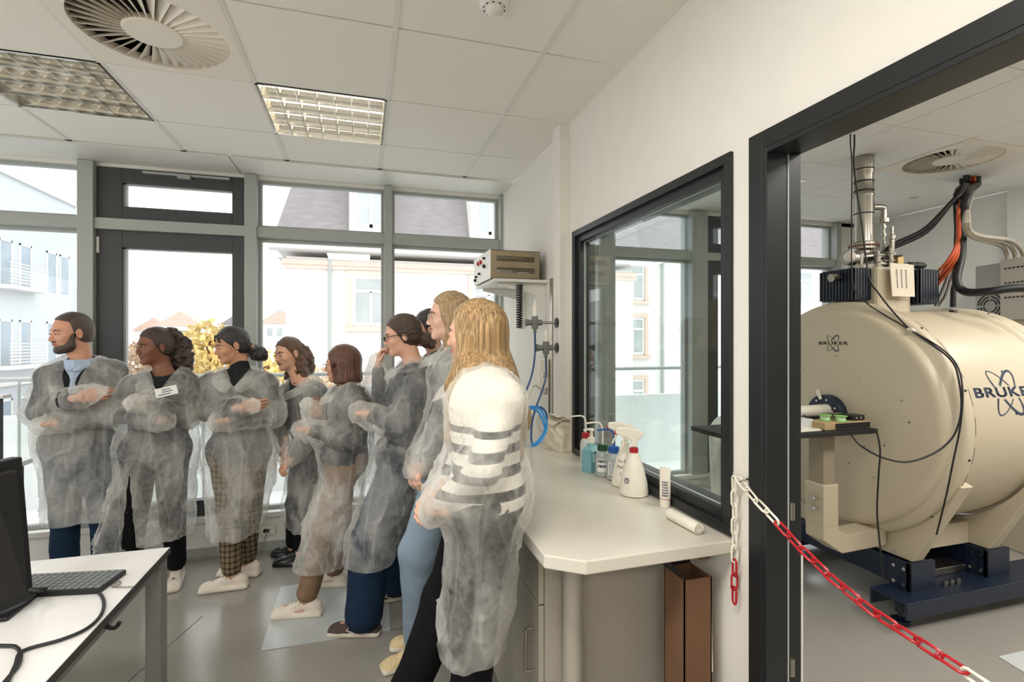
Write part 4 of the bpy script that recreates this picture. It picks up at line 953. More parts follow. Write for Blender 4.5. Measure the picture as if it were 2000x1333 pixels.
# spray bottle nearest
def spray(u, v_, lb, capm, writing=False):
    p = aZ(u, v_, Z); x, y = p.x, p.y
    r_ = empty('spray_bottle', (x, y, Z), lb, 'spray bottle', 'white spray bottles')
    MB().lathe([(a * 1.12, b * 1.0) for a, b in ((0.045, 0), (0.051, 0.004), (0.051, 0.02), (0.047, 0.05), (0.034, 0.11), (0.022, 0.15), (0.015, 0.168), (0.0145, 0.18))], (x, y, Z + .0005), n=32).build('body', M['whiteplastic'], r_, smooth=True)
    MB().lathe([(0.017, 0.166), (0.0175, 0.186), (0.014, 0.188)], (x, y, Z), n=24).build('collar', M['capr'] if capm else M['whiteplastic'], r_, smooth=True)
    d = Vector((math.cos(math.radians(150)), math.sin(math.radians(150)), 0)); sd = Vector((-d.y, d.x, 0)); c = Vector((x, y, Z))
    def q(a, h): return c + d * a * 1.1 + UP * (.166 + (h - .166) * 1.12) - sd * 0.011
    MB().prism([q(-.012, .188), q(.010, .188), q(.012, .212), q(.060, .232), q(.066, .236), q(.064, .254), q(.03, .258), q(-.018, .25), q(-.035, .238), q(-.03, .225), q(-.014, .214)], sd * .022).build('spray_head', M['whiteplastic'], r_, bevel=0.004)
    MB().prism([q(.034, .222), q(.042, .226), q(.040, .20), q(.052, .176), q(.046, .174), q(.032, .198)], sd * .018).build('trigger', M['whiteplastic'] if not capm else M['whiteplastic'], r_, bevel=0.002)
    MB().cyl(c + d * .064 + UP * .245, c + d * .076 + UP * .246, .009, n=14).build('nozzle', M['capr'], r_, smooth=True)
    return r_, x, y
r1, x, y = spray(1238, 966, 'large white spray bottle with red collar, nearest on the worktop', True)
def marks(par, x, y, items, m_):
    a0 = face_dir(x, y)
    for nm, zz, da, s in items:
        vs, fs = text_mesh(s, nm, .01, 1.0); mb = MB()
        out = []
        for vx, vy, _ in vs:
            zc = zz + vy; h = zc; R_ = np.interp(h, [0.02, 0.05, 0.11, 0.15], [0.0572, 0.0527, 0.0381, 0.0247]) + .0012
            th = a0 + da - (-vx) / R_ * -1 * -1
            th = a0 + da + vx / R_
            out.append((x + R_ * math.cos(th), y + R_ * math.sin(th), Z + zc))
        mb.add(out, fs); mb.build('handwriting', m_, par)
marks(r1, x, y, [(0.03, 0.062, -0.6, 'O'), (0.02, 0.066, -0.6, 'X')], M['ink'])
# hand drawn drop shaped mark and a short "FE" like stroke
r2, x, y = spray(1221, 948, 'white spray bottle with handwriting, just behind the nearest one', False)
marks(r2, x, y, [(0.018, 0.108, -.25, 'Fe-Et'), (0.018, 0.085, -.25, 'MeOH'), (0.018, 0.058, -.25, '1:1')], M['ink'])
# wash bottles
def wash(u, v_, capm, bodym, tube_m, lb, h=.125, r=.034, lines=5, lm=None, tall=.07, bent=(-1, 0)):
    p = aZ(u, v_, Z); x, y = p.x, p.y
    r_ = bottle('wash_bottle', x, y, Z, [(r - .006, 0), (r, .005), (r, h * .72), (r * .8, h * .86), (r * .55, h * .93), (r * .55, h)], bodym, lb, gp='laboratory wash bottles')
    MB().lathe([(r * .7, h * .95), (r * .7, h * 1.13), (r * .6, h * 1.15)], (x, y, Z), n=24).build('cap', capm, r_, smooth=True)
    b_ = Vector((bent[0], bent[1], 0)); c = Vector((x, y, Z))
    MB().tube([c + UP * h * 1.1, c + UP * (h * 1.15 + tall * .6), c + UP * (h * 1.15 + tall * .92) + b_ * .01, c + UP * (h * 1.15 + tall) + b_ * .03, c + UP * (h * 1.15 + tall * .95) + b_ * .075], .004, n=8).build('spout', tube_m, r_, smooth=True)
    if lm: label(r_, x, y, Z + h * .2, Z + h * .66, r, r * 1.5, M['label_w'], lines, lm)
    return r_
L_ = RGT * -1
wash(1144, 903, M['capr'], M['pe'], M['whiteplastic'], 'white wash bottle with red cap beside the crumpled bag', .13, .028, tall=.085, bent=(L_.x, L_.y))
wash(1177, 930, M['capg'], M['sani2'], M['whiteplastic'], 'clear wash bottle with dark green cap and white spout', .125, .034, lm=M['ink'], lines=2, tall=.10, bent=(L_.x, L_.y))
wash(1199, 937, M['capb'], M['sani2'], M['capb'], 'labelled wash bottle with blue cap and bent blue spout', .128, .034, lm=M['ink'], lines=7, tall=.075, bent=(L_.x, L_.y))
p = aZ(1155, 921, Z)
sb = empty('sanitiser_bottle', (p.x, p.y, Z), 'light blue hand sanitiser bottle with white pump', 'bottle')
R45 = Matrix.Rotation(math.radians(25), 3, 'Z')
bb = MB(); hh = 0.135
for (h0, s0), (h1, s1) in (((0.0005, .040), (.10, .040)), ((.10, .040), (.125, .022)), ((.125, .022), (.138, .014))):
    vs = []
    for hq, s in ((h0, s0), (h1, s1)):
        for a, b_ in ((-1, -.72), (1, -.72), (1, .72), (-1, .72)): vs.append(Vector((p.x, p.y, Z + hq)) + R45 @ Vector((a * s, b_ * s, 0)))
    bb.add(vs, [(0, 1, 5, 4), (1, 2, 6, 5), (2, 3, 7, 6), (3, 0, 4, 7), (4, 5, 6, 7)])
bb.build('body', M['sani'], sb, bevel=.006)
pm = MB().lathe([(.018, .136), (.018, .158), (.008, .162), (.006, .19), (.014, .192), (.012, .202)], (p.x, p.y, Z), n=20).tube([(p.x, p.y, Z + .197), (p.x - .02, p.y, Z + .199), (p.x - .04, p.y - .003, Z + .194)], .005)
pm.build('pump', M['whiteplastic'], sb, smooth=True)
lb_ = MB(); c = Vector((p.x, p.y, Z + .075)) + R45 @ Vector((0, -.0296, 0)); lb_.obox(c, (.05, .001, .05), R45); lo_ = lb_.build('label', mat('sanitiser_label', (176, 216, 222), .5), sb)
pr = MB()
for k in range(4): pr.obox(c + R45 @ Vector((-.004, -.001, .018 - .012 * k)), (.03 - .004 * k, .001, .004 if k else .009), R45)
pr.build('printing', M['ink'], lo_)
# tube of hand cream and a roll of bags
p = aZ(1299, 990, Z); tbm = empty('cream_tube', (p.x, p.y, Z), 'white plastic tube standing on its cap by the window sill', 'tube')
MB().lathe([(.019, .001), (.0195, .026)], (p.x, p.y, Z), n=24).build('cap', M['whiteplastic'], tbm, smooth=True)
vs = []; N = 24; hts = [(.026, .0195, .0195), (.06, .020, .0185), (.10, .021, .013), (.125, .022, .006), (.145, .022, .0015)]
ad = math.radians(-60); e1 = Vector((math.cos(ad), math.sin(ad), 0)); e2 = Vector((-e1.y, e1.x, 0))
for h, a, b_ in hts:
    for k in range(N): vs.append(Vector((p.x, p.y, Z + h)) + e1 * a * math.cos(2 * PI * k / N) + e2 * b_ * math.sin(2 * PI * k / N))
MB().add(vs, [(j * N + k, j * N + (k + 1) % N, (j + 1) * N + (k + 1) % N, (j + 1) * N + k) for j in range(4) for k in range(N)]).build('tube_body', M['whiteplastic'], tbm, smooth=True)
label(tbm, p.x, p.y, Z + .035, Z + .10, .0208, .026, M['label_w'], 6, M['ink'], bg=False)
mb = MB(); mb.lathe([(.0203, .030), (.0203, .032)], (p.x, p.y, Z), n=20, cap=False); mb.build('stripe', M['inkr'], tbm)
pa, pb = aZ(1307, 1003, Z + .02), aZ(1366, 1034, Z + .02)
ro = empty('bag_roll', ((pa.x + pb.x) / 2, (pa.y + pb.y) / 2, Z), 'roll of white plastic bags lying on the worktop along the window', 'roll')
MB().lathe([(.003, 0), (.017, .001), (.0185, .006), (.0185, (pb - pa).length - .006), (.017, (pb - pa).length - .001), (.008, (pb - pa).length - .003)], pa, pb - pa, 24).build('roll', M['whiteplastic'], ro, smooth=True)
sp_ = MB(); dd = (pb - pa).normalized(); e1 = dd.cross(UP).normalized()
sp_.tube([pb + dd * -.0005 + (e1 * math.cos(t_) + UP * math.sin(t_)) * (.004 + .0018 * t_) for t_ in [k * .6 for k in range(12)]], .0009, n=5, smooth=2); sp_.build('spiral_edge', M['greyhose'], ro)

# crumpled carton bag at the back
def crumple(nm, c, sx, sy, sz, m_, seed, par=None, amp=.2, rot=0.0):
    q = np.random.RandomState(seed); N = 9; vs = []; fs = []
    mb = MB(); R = Matrix.Rotation(rot, 3, 'Z')
    import bmesh
    bm = bmesh.new(); bmesh.ops.create_cube(bm, size=1); bmesh.ops.subdivide_edges(bm, edges=bm.edges[:], cuts=5, use_grid_fill=True)
    for v_ in bm.verts:
        t_ = v_.co.copy(); k = 1 + q.uniform(-amp, amp) * (0.4 + (t_.z + .5)); 
        v_.co = R @ Vector((t_.x * sx * k, t_.y * sy * k, (t_.z + .5) * sz * (1 + q.uniform(-amp, amp) * .5)))
        if t_.z <= -.499: v_.co.z = .001
    vs = [v_.co + Vector(c) for v_ in bm.verts]; fs = [tuple(v_.index for v_ in f.verts) for f in bm.faces]; bm.free()
    return mb.add(vs, fs).build(nm, m_, par)
p = aZ(1112, 880, Z)
bgp = empty('paper_bag', (p.x, p.y, Z), 'crumpled beige paper bag with folded top at the back of the worktop', 'bag')
crumple('bag_body', (p.x, p.y + .05, Z), .19, .15, .15, M['paper'], 4, bgp, .10, .35)
for k, (dx, dz, a) in enumerate(((-.01, .155, .12), (.015, .17, -.1), (.0, .188, .22))):
    mb = MB(); q = random.Random(k); vs = []; N = 6
    for i in range(N + 1):
        for j in range(N + 1):
            vs.append((p.x + dx + (i / N - .5) * .20, p.y + .05 + (j / N - .5) * .16, Z + dz + .02 * math.sin(i * .9 + k) + a * .12 * (i / N - .5) + q.uniform(-.003, .003)))
    top_ = [i * (N + 1) + j for i in range(N + 1) for j in range(N + 1)]
    fs = [(i * (N + 1) + j, (i + 1) * (N + 1) + j, (i + 1) * (N + 1) + j + 1, i * (N + 1) + j + 1) for i in range(N) for j in range(N)]
    b0 = len(vs); vs2 = vs + [(x_, y_, z_ - .003) for x_, y_, z_ in vs]; fs2 = fs + [tuple(b0 + i for i in f[::-1]) for f in fs]
    mb.add(vs2, fs2).build('folded_flap', M['paper'], bgp, smooth=True)
p = aZ(1092, 868, Z)
bg2 = crumple('plastic_bag', (p.x - .02, p.y + .06, Z), .12, .14, .17, mat('thin_white_bag', (232, 228, 222), .4, trans=.2), 9, None, .16, .2); tag(bg2, 'thin white plastic bag slumped left of the beige paper bag', 'bag')

# ------------------------------------------------------------------ wall fittings above the worktop
# electronics box on bracket shelf
eb = empty('electronics_box', (0.93, 3.2, 1.9), 'stainless steel electronics box with perforated sides on a wall shelf', 'electronics box')
bx0, bx1, by0, by1, bz0, bz1 = 0.747, 1.06, 2.97, 3.42, 1.892, 2.065
M['nickel'] = mat('warm_nickel_sheet', (168, 152, 128), 0.35, 0.85, var=.05)
ca = MB(); ca.box(bx0, bx1, by0, by0 + .003, bz0, bz0 + .035).box(bx0, bx1, by0, by0 + .003, bz1 - .035, bz1).box(bx0, bx0 + .035, by0, by0 + .003, bz0 + .035, bz1 - .035).box(bx1 - .035, bx1, by0, by0 + .003, bz0 + .035, bz1 - .035).box(bx0 + .035, bx1 - .035, by0, by0 + .003, (bz0 + bz1) / 2 - .018, (bz0 + bz1) / 2 + .018)
ca.box(bx0, bx1, by0, by1, bz1 - .003, bz1).box(bx0, bx1, by0, by1, bz0, bz0 + .003).box(bx1 - .003, bx1, by0, by1, bz0, bz1).box(bx0, bx1, by1 - .003, by1, bz0, bz1)
ca.build('case', M['nickel'], eb)
ms = MB(); k = bx0 + .035
while k < bx1 - .035: ms.box(k, k + .0022, by0 + .001, by0 + .003, bz0 + .035, bz1 - .035); k += .006
ms.build('mesh_grille', M['nickel'], eb)
inn = MB(); inn.box(bx0 + .05, bx0 + .15, by0 + .05, by0 + .2, bz0 + .01, bz0 + .06).box(bx0 + .18, bx0 + .26, by0 + .05, by0 + .3, bz0 + .01, bz0 + .05).cyl((bx0 + .04, by0 + .08, bz1 - .03), (bx1 - .04, by0 + .1, bz1 - .03), .012); inn.build('inner_parts', M['chrome'], eb)
MB().box(bx0 - .006, bx0, by0 - .002, by1 + .002, bz0 - .002, bz1 + .002).build('control_panel', M['white'], eb, bevel=.001)
for yy, zz, rr, mm in ((3.10, 1.98, .012, M['blackmatte']), (3.10, 2.03, .008, M['blackmatte']), (3.2, 2.02, .014, M['capr']), (3.27, 2.02, .014, M['capr']), (3.24, 1.95, .008, M['blackmatte']), (3.33, 1.94, .008, M['blackmatte']), (3.36, 1.92, .01, M['blackmatte'])):
    MB().cyl((bx0 - .02, yy, zz), (bx0 - .006, yy, zz), rr, n=12).build('knob', mm, eb, smooth=True)
ws = empty('wall_shelf', (0.95, 3.2, 1.87), 'white bracket shelf on the wall carrying the steel electronics box', 'shelf')
MB().box(0.76, X0 - .002, 2.95, 3.46, 1.872, 1.89).build('board', M['white'], ws, bevel=.002)
for yy in (3.0, 3.4):
    MB().prism([(0.80, yy, 1.871), (X0 - .001, yy, 1.871), (X0 - .001, yy, 1.60), (X0 - .03, yy, 1.60), (X0 - .06, yy, 1.80), (0.80, yy, 1.855)], (0, .012, 0)).build('bracket', M['white'], ws)
MB().box(X0 - .012, X0 - .001, 2.86, 2.9, 0.95, 1.89).build('wall_rail', M['steel'], ws)
# coiled cord
pts = [];
for k in range(0, 14 * 18): 
    a = k * 2 * PI / 14; pts.append((0.93 + .018 * math.cos(a), 2.98 + .018 * math.sin(a), 1.86 - .27 * k / 252))
tag(MB().tube(pts, .0042, n=6, smooth=0).build('coiled_cord', M['rubber'], smooth=True), 'black coiled cord hanging below the steel electronics box', 'cord')
def gas(zc, L, lb, hz=.11):
    y = 2.66; xg = X0 - .055 - L
    g_ = empty('gas_tap', (X0 - .05, y, zc), lb, 'gas tap', 'gas taps on the wall')
    MB().cyl((1.0515, y, zc), (1.045, y, zc), .028, n=24).build('rosette', M['rubber'], g_, smooth=True)
    MB().cyl((1.045, y, zc), (xg, y, zc), .008, n=12).build('supply_pipe', M['steel'], g_, smooth=True)
    mb = MB(); mb.cyl((xg - .045, y, zc), (xg + .04, y, zc), .016, n=16).cyl((xg, y, zc - .035), (xg, y, zc + .035), .018, n=16).cyl((xg, y, zc - .055), (xg, y, zc - .035), .010, n=12).cyl((xg - .058, y, zc), (xg - .045, y, zc), .02, n=12)
    mb.build('valve_body', mat('grey_valve', (110, 112, 108), .45), g_, smooth=True)
    MB().lathe([(.012, .035), (.012, .09), (.006, .10), (.005, hz + .02)], (xg, y, zc), n=14).build('spindle', M['whiteplastic'], g_, smooth=True)
    return Vector((xg, y, zc - .055))
g1 = gas(1.615, .135, 'grey gas tap on a long pipe, upper one beside the window rib'); g2 = gas(1.475, .07, 'grey gas tap on a short pipe, lower one beside the window rib', .07)
def hose(nm, pts, m_, lb, r_=.0055): tag(MB().tube(pts, r_, n=8, smooth=8).build(nm, m_, smooth=True), lb, 'hose', 'blue gas hoses')
hose('gas_hose', [g1, g1 + P((0, 0, -.12)), W(1038, 735, 2.75), W(1022, 775, 2.7), W(1005, 800, 2.7)], M['bluehose2'], 'dark blue hose hanging from the upper gas tap')
hose('gas_hose', [g2, g2 + P((0, 0, -.1)), W(1060, 760, 2.6), W(1040, 820, 2.5), W(1040, 868, 2.33), W(1062, 850, 2.4), W(1068, 815, 2.45), W(1058, 797, 2.5), W(1035, 795, 2.5)], M['bluehose2'], 'dark blue hose looping from the lower gas tap to the worktop')
hose('gas_hose', [W(1030, 795, 2.5), W(1055, 800, 2.48), W(1068, 835, 2.4), W(1050, 868, 2.33), W(1020, 872, 2.33), W(1005, 868, 2.35)], M['bluehose'], 'bright blue hose loop lying over the worktop edge')
hose('gas_hose', [W(1032, 797, 2.5), W(1052, 806, 2.47), W(1064, 840, 2.4), W(1045, 866, 2.33), W(1022, 869, 2.33), W(1003, 870, 2.36)], M['bluehose'], 'second bright blue hose loop beside the first')
tag(MB().lathe([(.01, 0), (.014, .01), (.014, .05), (.02, .055), (.02, .07)], W(1030, 796, 2.5), (-.9, .1, .2), 14).build('hose_connector', M['bluehose'], smooth=True), 'bright blue hose connector hanging beside the long blonde hair', 'connector')
pl_ = empty('outlet_plate', (X0, 3.0, 1.15), 'steel service outlet plate on the wall above the worktop', 'outlet plate')
MB().box(X0 - .02, X0 - .001, 2.90, 3.05, 0.98, 1.40).build('plate', M['steel'], pl_, bevel=.003)
MB().cyl((X0 - .035, 2.97, 1.3), (X0 - .02, 2.97, 1.3), .02).cyl((X0 - .035, 2.97, 1.2), (X0 - .02, 2.97, 1.2), .02).build('outlet', M['white'], pl_, smooth=True)
tag(MB().tube([(X0 - .03, 2.97, 1.2), (X0 - .09, 2.95, 1.24), (X0 - .14, 2.9, 1.2), (X0 - .17, 2.9, 1.1), (X0 - .19, 2.9, .95)], .006, n=8, smooth=4).build('mains_lead', M['whiteplastic'], smooth=True), 'pale lead plugged into the steel outlet plate', 'cable')

# ------------------------------------------------------------------ foreground desk
dk = empty('desk', (-1.6, 1.45, 0), 'white topped desk with dark edge and grey steel legs in the left foreground', 'desk')
MB().box(-2.9, -0.707, 0.55, 2.248, 0.698, 0.7215).build('table_top', M['desk'], dk, bevel=.001)
ed = MB(); ed.box(-0.7075, -0.705, 0.55, 2.25, 0.6975, 0.7205).box(-2.9, -0.7075, 2.2475, 2.25, 0.6975, 0.7205); ed.build('edge_band', M['deskedge'], dk)
MB().box(-0.764, -0.712, 2.172, 2.238, 0, 0.697).build('leg', M['deskleg'], dk, bevel=.004)
MB().box(-2.88, -2.82, 2.172, 2.238, 0, 0.697).build('leg', M['deskleg'], dk, bevel=.004)
MB().box(-0.764, -0.712, 0.57, 0.636, 0, 0.697).build('leg', M['deskleg'], dk, bevel=.004)
MB().box(-2.82, -0.764, 2.19, 2.22, 0.655, 0.697).build('frame_rail', M['deskleg'], dk)
MB().box(-0.75, -0.725, 0.636, 2.172, 0.66, 0.697).build('frame_rail', M['deskleg'], dk)
MB().tube([(-0.73, 1.78, .695), (-0.72, 1.78, .67), (-0.70, 1.78, .665), (-.69, 1.78, .68)], .006).build('hook', M['blackmatte'], dk)
mo = empty('monitor', (-0.95, 1.75, 0.7215), 'black computer monitor seen from behind at the left edge of the desk', 'monitor')
# back of a monitor standing at the desk edge
a_, b_, c_, d_ = W(44, 893, 1.52), W(67, 1165, 1.52), W(-60, 1180, 1.38), W(-60, 893, 1.38)
a_.z, d_.z = 1.17, 1.17; b_.z = c_.z = 0.745
nrm = (a_ - d_).cross(UP).normalized(); 
if nrm.dot(Vector((0, -1, 0))) < 0: nrm = -nrm
th = -nrm * .035
MB().prism([a_, b_, c_, d_], th).build('panel', M['rubber'], mo, bevel=.004)
in_ = (d_ - a_).normalized() * .03
MB().prism([a_ + in_ - UP * .03 + nrm * .018, b_ + in_ + UP * .03 + nrm * .018, c_ - in_ + UP * .03 + nrm * .018, d_ - in_ - UP * .03 + nrm * .018], th * .5).build('rear_cover', M['blackmatte'], mo, bevel=.006)
cs = (b_ + c_) / 2
MB().box(cs.x - .16, cs.x + .02, cs.y - .02, cs.y + .12, .7222, .735).build('foot', M['rubber'], mo, bevel=.004)
MB().box(cs.x - .10, cs.x - .04, cs.y + .02, cs.y + .05, .735, .9).build('stand', M['rubber'], mo)
kb = empty('keyboard', (-0.9, 1.67, 0.7215), 'black computer keyboard with grey keys lying on the white desk', 'keyboard')
k1 = aZ(247, 1112, .74); k2 = aZ(214, 1146, .74); kd = (aZ(66, 1121, .74) - k1); kd.z = 0; kd.normalize()
ks_ = (k2 - k1); ks_.z = 0; ks_ = (ks_ - kd * ks_.dot(kd)); kw = .135; ks_.normalize(); KL = .44
ang = math.atan2(kd.y, kd.x); Rk = Matrix((kd, ks_, kd.cross(ks_))).transposed()
zk = .7222
sgn = 1 if kd.cross(ks_).z > 0 else -1
MB().prism([Vector((k1.x, k1.y, zk)), Vector((k1.x, k1.y, zk)) + kd * KL, Vector((k1.x, k1.y, zk)) + kd * KL + ks_ * kw, Vector((k1.x, k1.y, zk)) + ks_ * kw], (0, 0, .016)).build('base', M['rubber'], kb, bevel=.002)
M['key'] = mat('grey_key', (112, 116, 116), .5)
km = MB()
for r_ in range(6):
    for q in range(21):
        if q in (3, ): pass
        c = Vector((k1.x, k1.y, zk + .0175)) + kd * (.012 + .0205 * q) + ks_ * (.014 + .0212 * r_)
        km.obox(c, (.0175, .0175, .005), Matrix((kd, ks_, kd.cross(ks_))).transposed())
kk = km.build('keys', M['key'], kb, bevel=.0015); kk['kind'] = 'stuff'
cable('desk_cable', [W(60, 1152, 1.45)] + [aZ(u, v_, .728) for u, v_ in ((100, 1150), (150, 1147), (185, 1153), (202, 1172), (198, 1200), (170, 1228), (120, 1250), (45, 1272), (30, 1300), (15, 1333), (5, 1360))], .0045, M['rubber'], 'black cable curling over the white desk in front of the keyboard')
cable('desk_cable', [aZ(u, v_, .728) for u, v_ in ((-20, 1262), (10, 1262), (30, 1264), (40, 1278), (36, 1300), (18, 1322), (-6, 1350))], .0045, M['rubber'], 'short black cable loop at the lower left corner of the desk')
cable('cable_clip', [aZ(u, v_, .726) for u, v_ in ((222, 1142), (232, 1136), (236, 1139), (226, 1145), (218, 1146), (240, 1147), (262, 1146))], .002, M['steel'], 'thin wire cable clip at the right edge of the white desk', 'clip')
tag(MB().prism([aZ(0, 1178, .7222), aZ(26, 1177, .7222), aZ(26, 1186, .7222), aZ(0, 1188, .7222)], (0, 0, .004)).build('note_paper', M['paper'], None), 'sheet of pale paper on the desk at the foot of the monitor', 'paper')
# second desk by the windows with screen
d2 = empty('side_desk', (-2.9, 3.6, 0), 'pale desk by the windows at the left edge behind the monitor', 'desk')
MB().box(-3.9, -1.985, 3.25, 3.93, 0.745, 0.775).build('table_top', M['desk'], d2, bevel=.002)
for x in (-2.06, -3.88):
    for y in (3.28, 3.85): MB().box(x, x + .045, y, y + .045, 0, .744).build('leg', M['dark'], d2)
sc_ = empty('privacy_screen', (-2.5, 3.3, 0.775), 'black perforated screen with pale top edge standing at the left picture border', 'screen')
pq = W(11, 890, 3.0); pt_ = W(20, 770, 3.0)
MB().box(pq.x - .6, pq.x, pq.y - .06, pq.y - .02, 0.776, pt_.z - .02).build('panel', mat('black_mesh', (40, 44, 48), .6, var=.3, vscale=180), sc_)
MB().box(pq.x - .6, pq.x + .03, pq.y - .08, pq.y, pt_.z - .02, pt_.z).build('top_edge', M['desk'], sc_, bevel=.002)
# floor items
p = aY(523, 1036, YW - .035)
sk_ = empty('floor_socket', p, 'white double socket on the low wall under the window behind the group', 'socket')
MB().box(p.x - .05, p.x + .05, YW - .045, YW - .0355, p.z - .035, p.z + .035).build('plate', M['whiteplastic'], sk_, bevel=.003)
MB().cyl((p.x - .015, YW - .05, p.z), (p.x - .015, YW - .045, p.z), .014).build('outlet', M['blackmatte'], sk_)
MB().obox((p.x + .0, YW - .052, p.z + .0), (.02, .014, .02)).build('plug', M['rubber'], sk_)
cable('floor_cable', [(p.x, YW - .06, p.z), (p.x - .05, YW - .10, .02)] + [aZ(u, v_, .006) for u, v_ in ((470, 1078), (430, 1086), (385, 1094), (355, 1097))], .004, M['greyhose'], 'thin grey cable running over the floor to the wall socket')
hp = tag(MB().prism([aZ(548, 1148, .0005), aZ(757, 1112, .0005), aZ(762, 1232, .0005), aZ(509, 1273, .0005)], (0, 0, .003)).build('floor_hatch', mat('floor_hatch', (182, 186, 186), .25, var=.04)), 'lighter grey square hatch plate set in the floor under the group', 'floor hatch')
se = MB()
for a, b_ in (((395, 1205), (250, 1333)), ((760, 1232), (1000, 1195))):
    pa, pb = aZ(*a, 0.0), aZ(*b_, 0.0); n_ = (pb - pa).cross(UP).normalized() * .0015
    se.prism([pa - n_, pb - n_, pb + n_, pa + n_], (0, 0, .0008))
struct('trim_22', se, M['blackmatte'])
# barrier chain hooked at the window and across the doorway
ch = empty('barrier_chain', (1.08, 1.30, 1.10), 'red and white plastic barrier chain hooked on the wall across the doorway', 'chain')
hk = aX(1440, 932, 1.085)
MB().tube([(X0, hk.y - .03, hk.z + .0), (X0 - .02, hk.y - .03, hk.z), (X0 - .028, hk.y - .01, hk.z - .012), (X0 - .028, hk.y + .01, hk.z - .004), (X0 - .026, hk.y + .015, hk.z + .012)], .0028).cyl((X0 - .001, hk.y - .03, hk.z), (X0 - .008, hk.y - .03, hk.z), .009).build('hook', M['chrome'], ch, smooth=True)
def link(c, d, roll, m_):
    d = d.normalized(); s = d.cross(UP if abs(d.z) < .9 else Vector((1, 0, 0))).normalized(); t_ = d.cross(s)
    w_ = s * math.cos(roll) + t_ * math.sin(roll); L, Wd = .0165, .0095
    pts = []
    for k in range(6): a = -PI / 2 + PI * k / 5; pts.append(c + d * (L + Wd * math.cos(a)) + w_ * Wd * math.sin(a))
    for k in range(6): a = PI / 2 + PI * k / 5; pts.append(c + d * (-L + Wd * math.cos(a)) + w_ * Wd * math.sin(a))
    MB().tube(pts, .0033, n=7, closed=True, smooth=1).build('link', m_, ch, smooth=True)
def run(path, red):
    # walk along the polyline placing links every .042
    step = .0425; acc = 0; i = 0; L = [(path[k + 1] - path[k]).length for k in range(len(path) - 1)]; tot = sum(L); s = .02; n_ = 0
    while s < tot - .015:
        q = s; k = 0
        while q > L[k]: q -= L[k]; k += 1
        c = path[k].lerp(path[k + 1], q / L[k]); d = path[k + 1] - path[k]
        link(c, d, (n_ % 2) * PI / 2 + .15, M['red'] if red(s) else M['whiteplastic']); s += step; n_ += 1
hp0 = Vector((X0 - .028, hk.y + .01, hk.z - .006))
run([hp0, hp0 + P((0.006, .004, -.1)), hp0 + P((.006, .006, -.36)), Vector((hp0.x + .006, hp0.y + .006, aX(1433, 1200, 1.085).z))], lambda s: s > .245)
pth = [Vector((X0 - .03, aX(u, v_, 1.08).y, aX(u, v_, 1.08).z)) for u, v_ in ((1442, 936), (1475, 976), (1512, 1015), (1560, 1068), (1630, 1135), (1700, 1192), (1780, 1245), (1862, 1298), (1925, 1340), (2010, 1390))]
pc = aX(1508, 1010, 1.08).y; pd = aX(1862, 1298, 1.08).y
cum = [0]
for k in range(len(pth) - 1): cum.append(cum[-1] + (pth[k + 1] - pth[k]).length)
run(pth, lambda s: cum[2] - .008 < s < cum[7])
# things near the windows of the second room, seen through the partition glass
hs = empty('wrapped_stand', (2.7, 3.0, 0), 'vertical stand wrapped in white plastic film in the second room', 'stand')
pb_ = aZ(1402, 1005, .0); 
bx_ = W(1400, 975, 3.3)
MB().tube([Vector((bx_.x, bx_.y, 0.02)), Vector((bx_.x + .01, bx_.y, .4)), Vector((bx_.x - .01, bx_.y, .8)), Vector((bx_.x + .0, bx_.y, .95)), Vector((bx_.x + .08, bx_.y - .02, 1.0)), Vector((bx_.x + .2, bx_.y - .05, .98))], .04, n=12, smooth=5).build('wrapped_pipe', mat('cloudy_film', (205, 208, 202), .35, var=.15, vscale=14, bump=.8, bscale=25), hs, smooth=True)
MB().cyl((bx_.x, bx_.y, 0.0), (bx_.x, bx_.y, .03), .14, n=24).build('base', M['alu'], hs)
p = aZ(1350, 965, .12)
gb = empty('grey_equipment_box', (p.x, p.y, 0), 'low grey equipment box on the floor by the second room window', 'equipment box')
MB().box(p.x - .22, p.x + .2, p.y - .12, p.y + .12, .001, .17).build('case', M['alu'], gb, bevel=.004)
MB().box(p.x - .19, p.x + .1, p.y - .123, p.y - .12, .04, .13).build('front_panel', M['dark'], gb)
pz = W(1188, 898, 2.9)
sd_ = empty('side_table', (pz.x, pz.y, 0), 'small light table behind the partition glass near the wash bottles', 'table')
MB().box(pz.x - .11, pz.x + .05, pz.y - .1, pz.y + .25, pz.z - .02, pz.z).build('table_top', M['alu'], sd_, bevel=.003)
for x in (-.10, .02):
    for y in (-.08, .22): MB().box(pz.x + x, pz.x + x + .02, pz.y + y, pz.y + y + .02, 0, pz.z - .02).build('leg', M['steel'], sd_)
# ================================================================== implicit-surface modelling for people
_rs = np.random.RandomState(11); _T = _rs.rand(64, 64, 64).astype(np.float32) * 2 - 1
def vnoise(p):
    # p (...,3) -> smooth value noise in [-1,1]
    i = np.floor(p).astype(np.int64); f = (p - i).astype(np.float32); f = f * f * (3 - 2 * f); i &= 63; j = (i + 1) & 63
    x0, y0, z0 = i[..., 0], i[..., 1], i[..., 2]; x1, y1, z1 = j[..., 0], j[..., 1], j[..., 2]; fx, fy, fz = f[..., 0], f[..., 1], f[..., 2]
    a = _T[x0, y0, z0] * (1 - fx) + _T[x1, y0, z0] * fx; b = _T[x0, y1, z0] * (1 - fx) + _T[x1, y1, z0] * fx
    c = _T[x0, y0, z1] * (1 - fx) + _T[x1, y0, z1] * fx; d = _T[x0, y1, z1] * (1 - fx) + _T[x1, y1, z1] * fx
    return (a * (1 - fy) + b * fy) * (1 - fz) + (c * (1 - fy) + d * fy) * fz
A = lambda v: np.array([v[0], v[1], v[2]], dtype=np.float32)
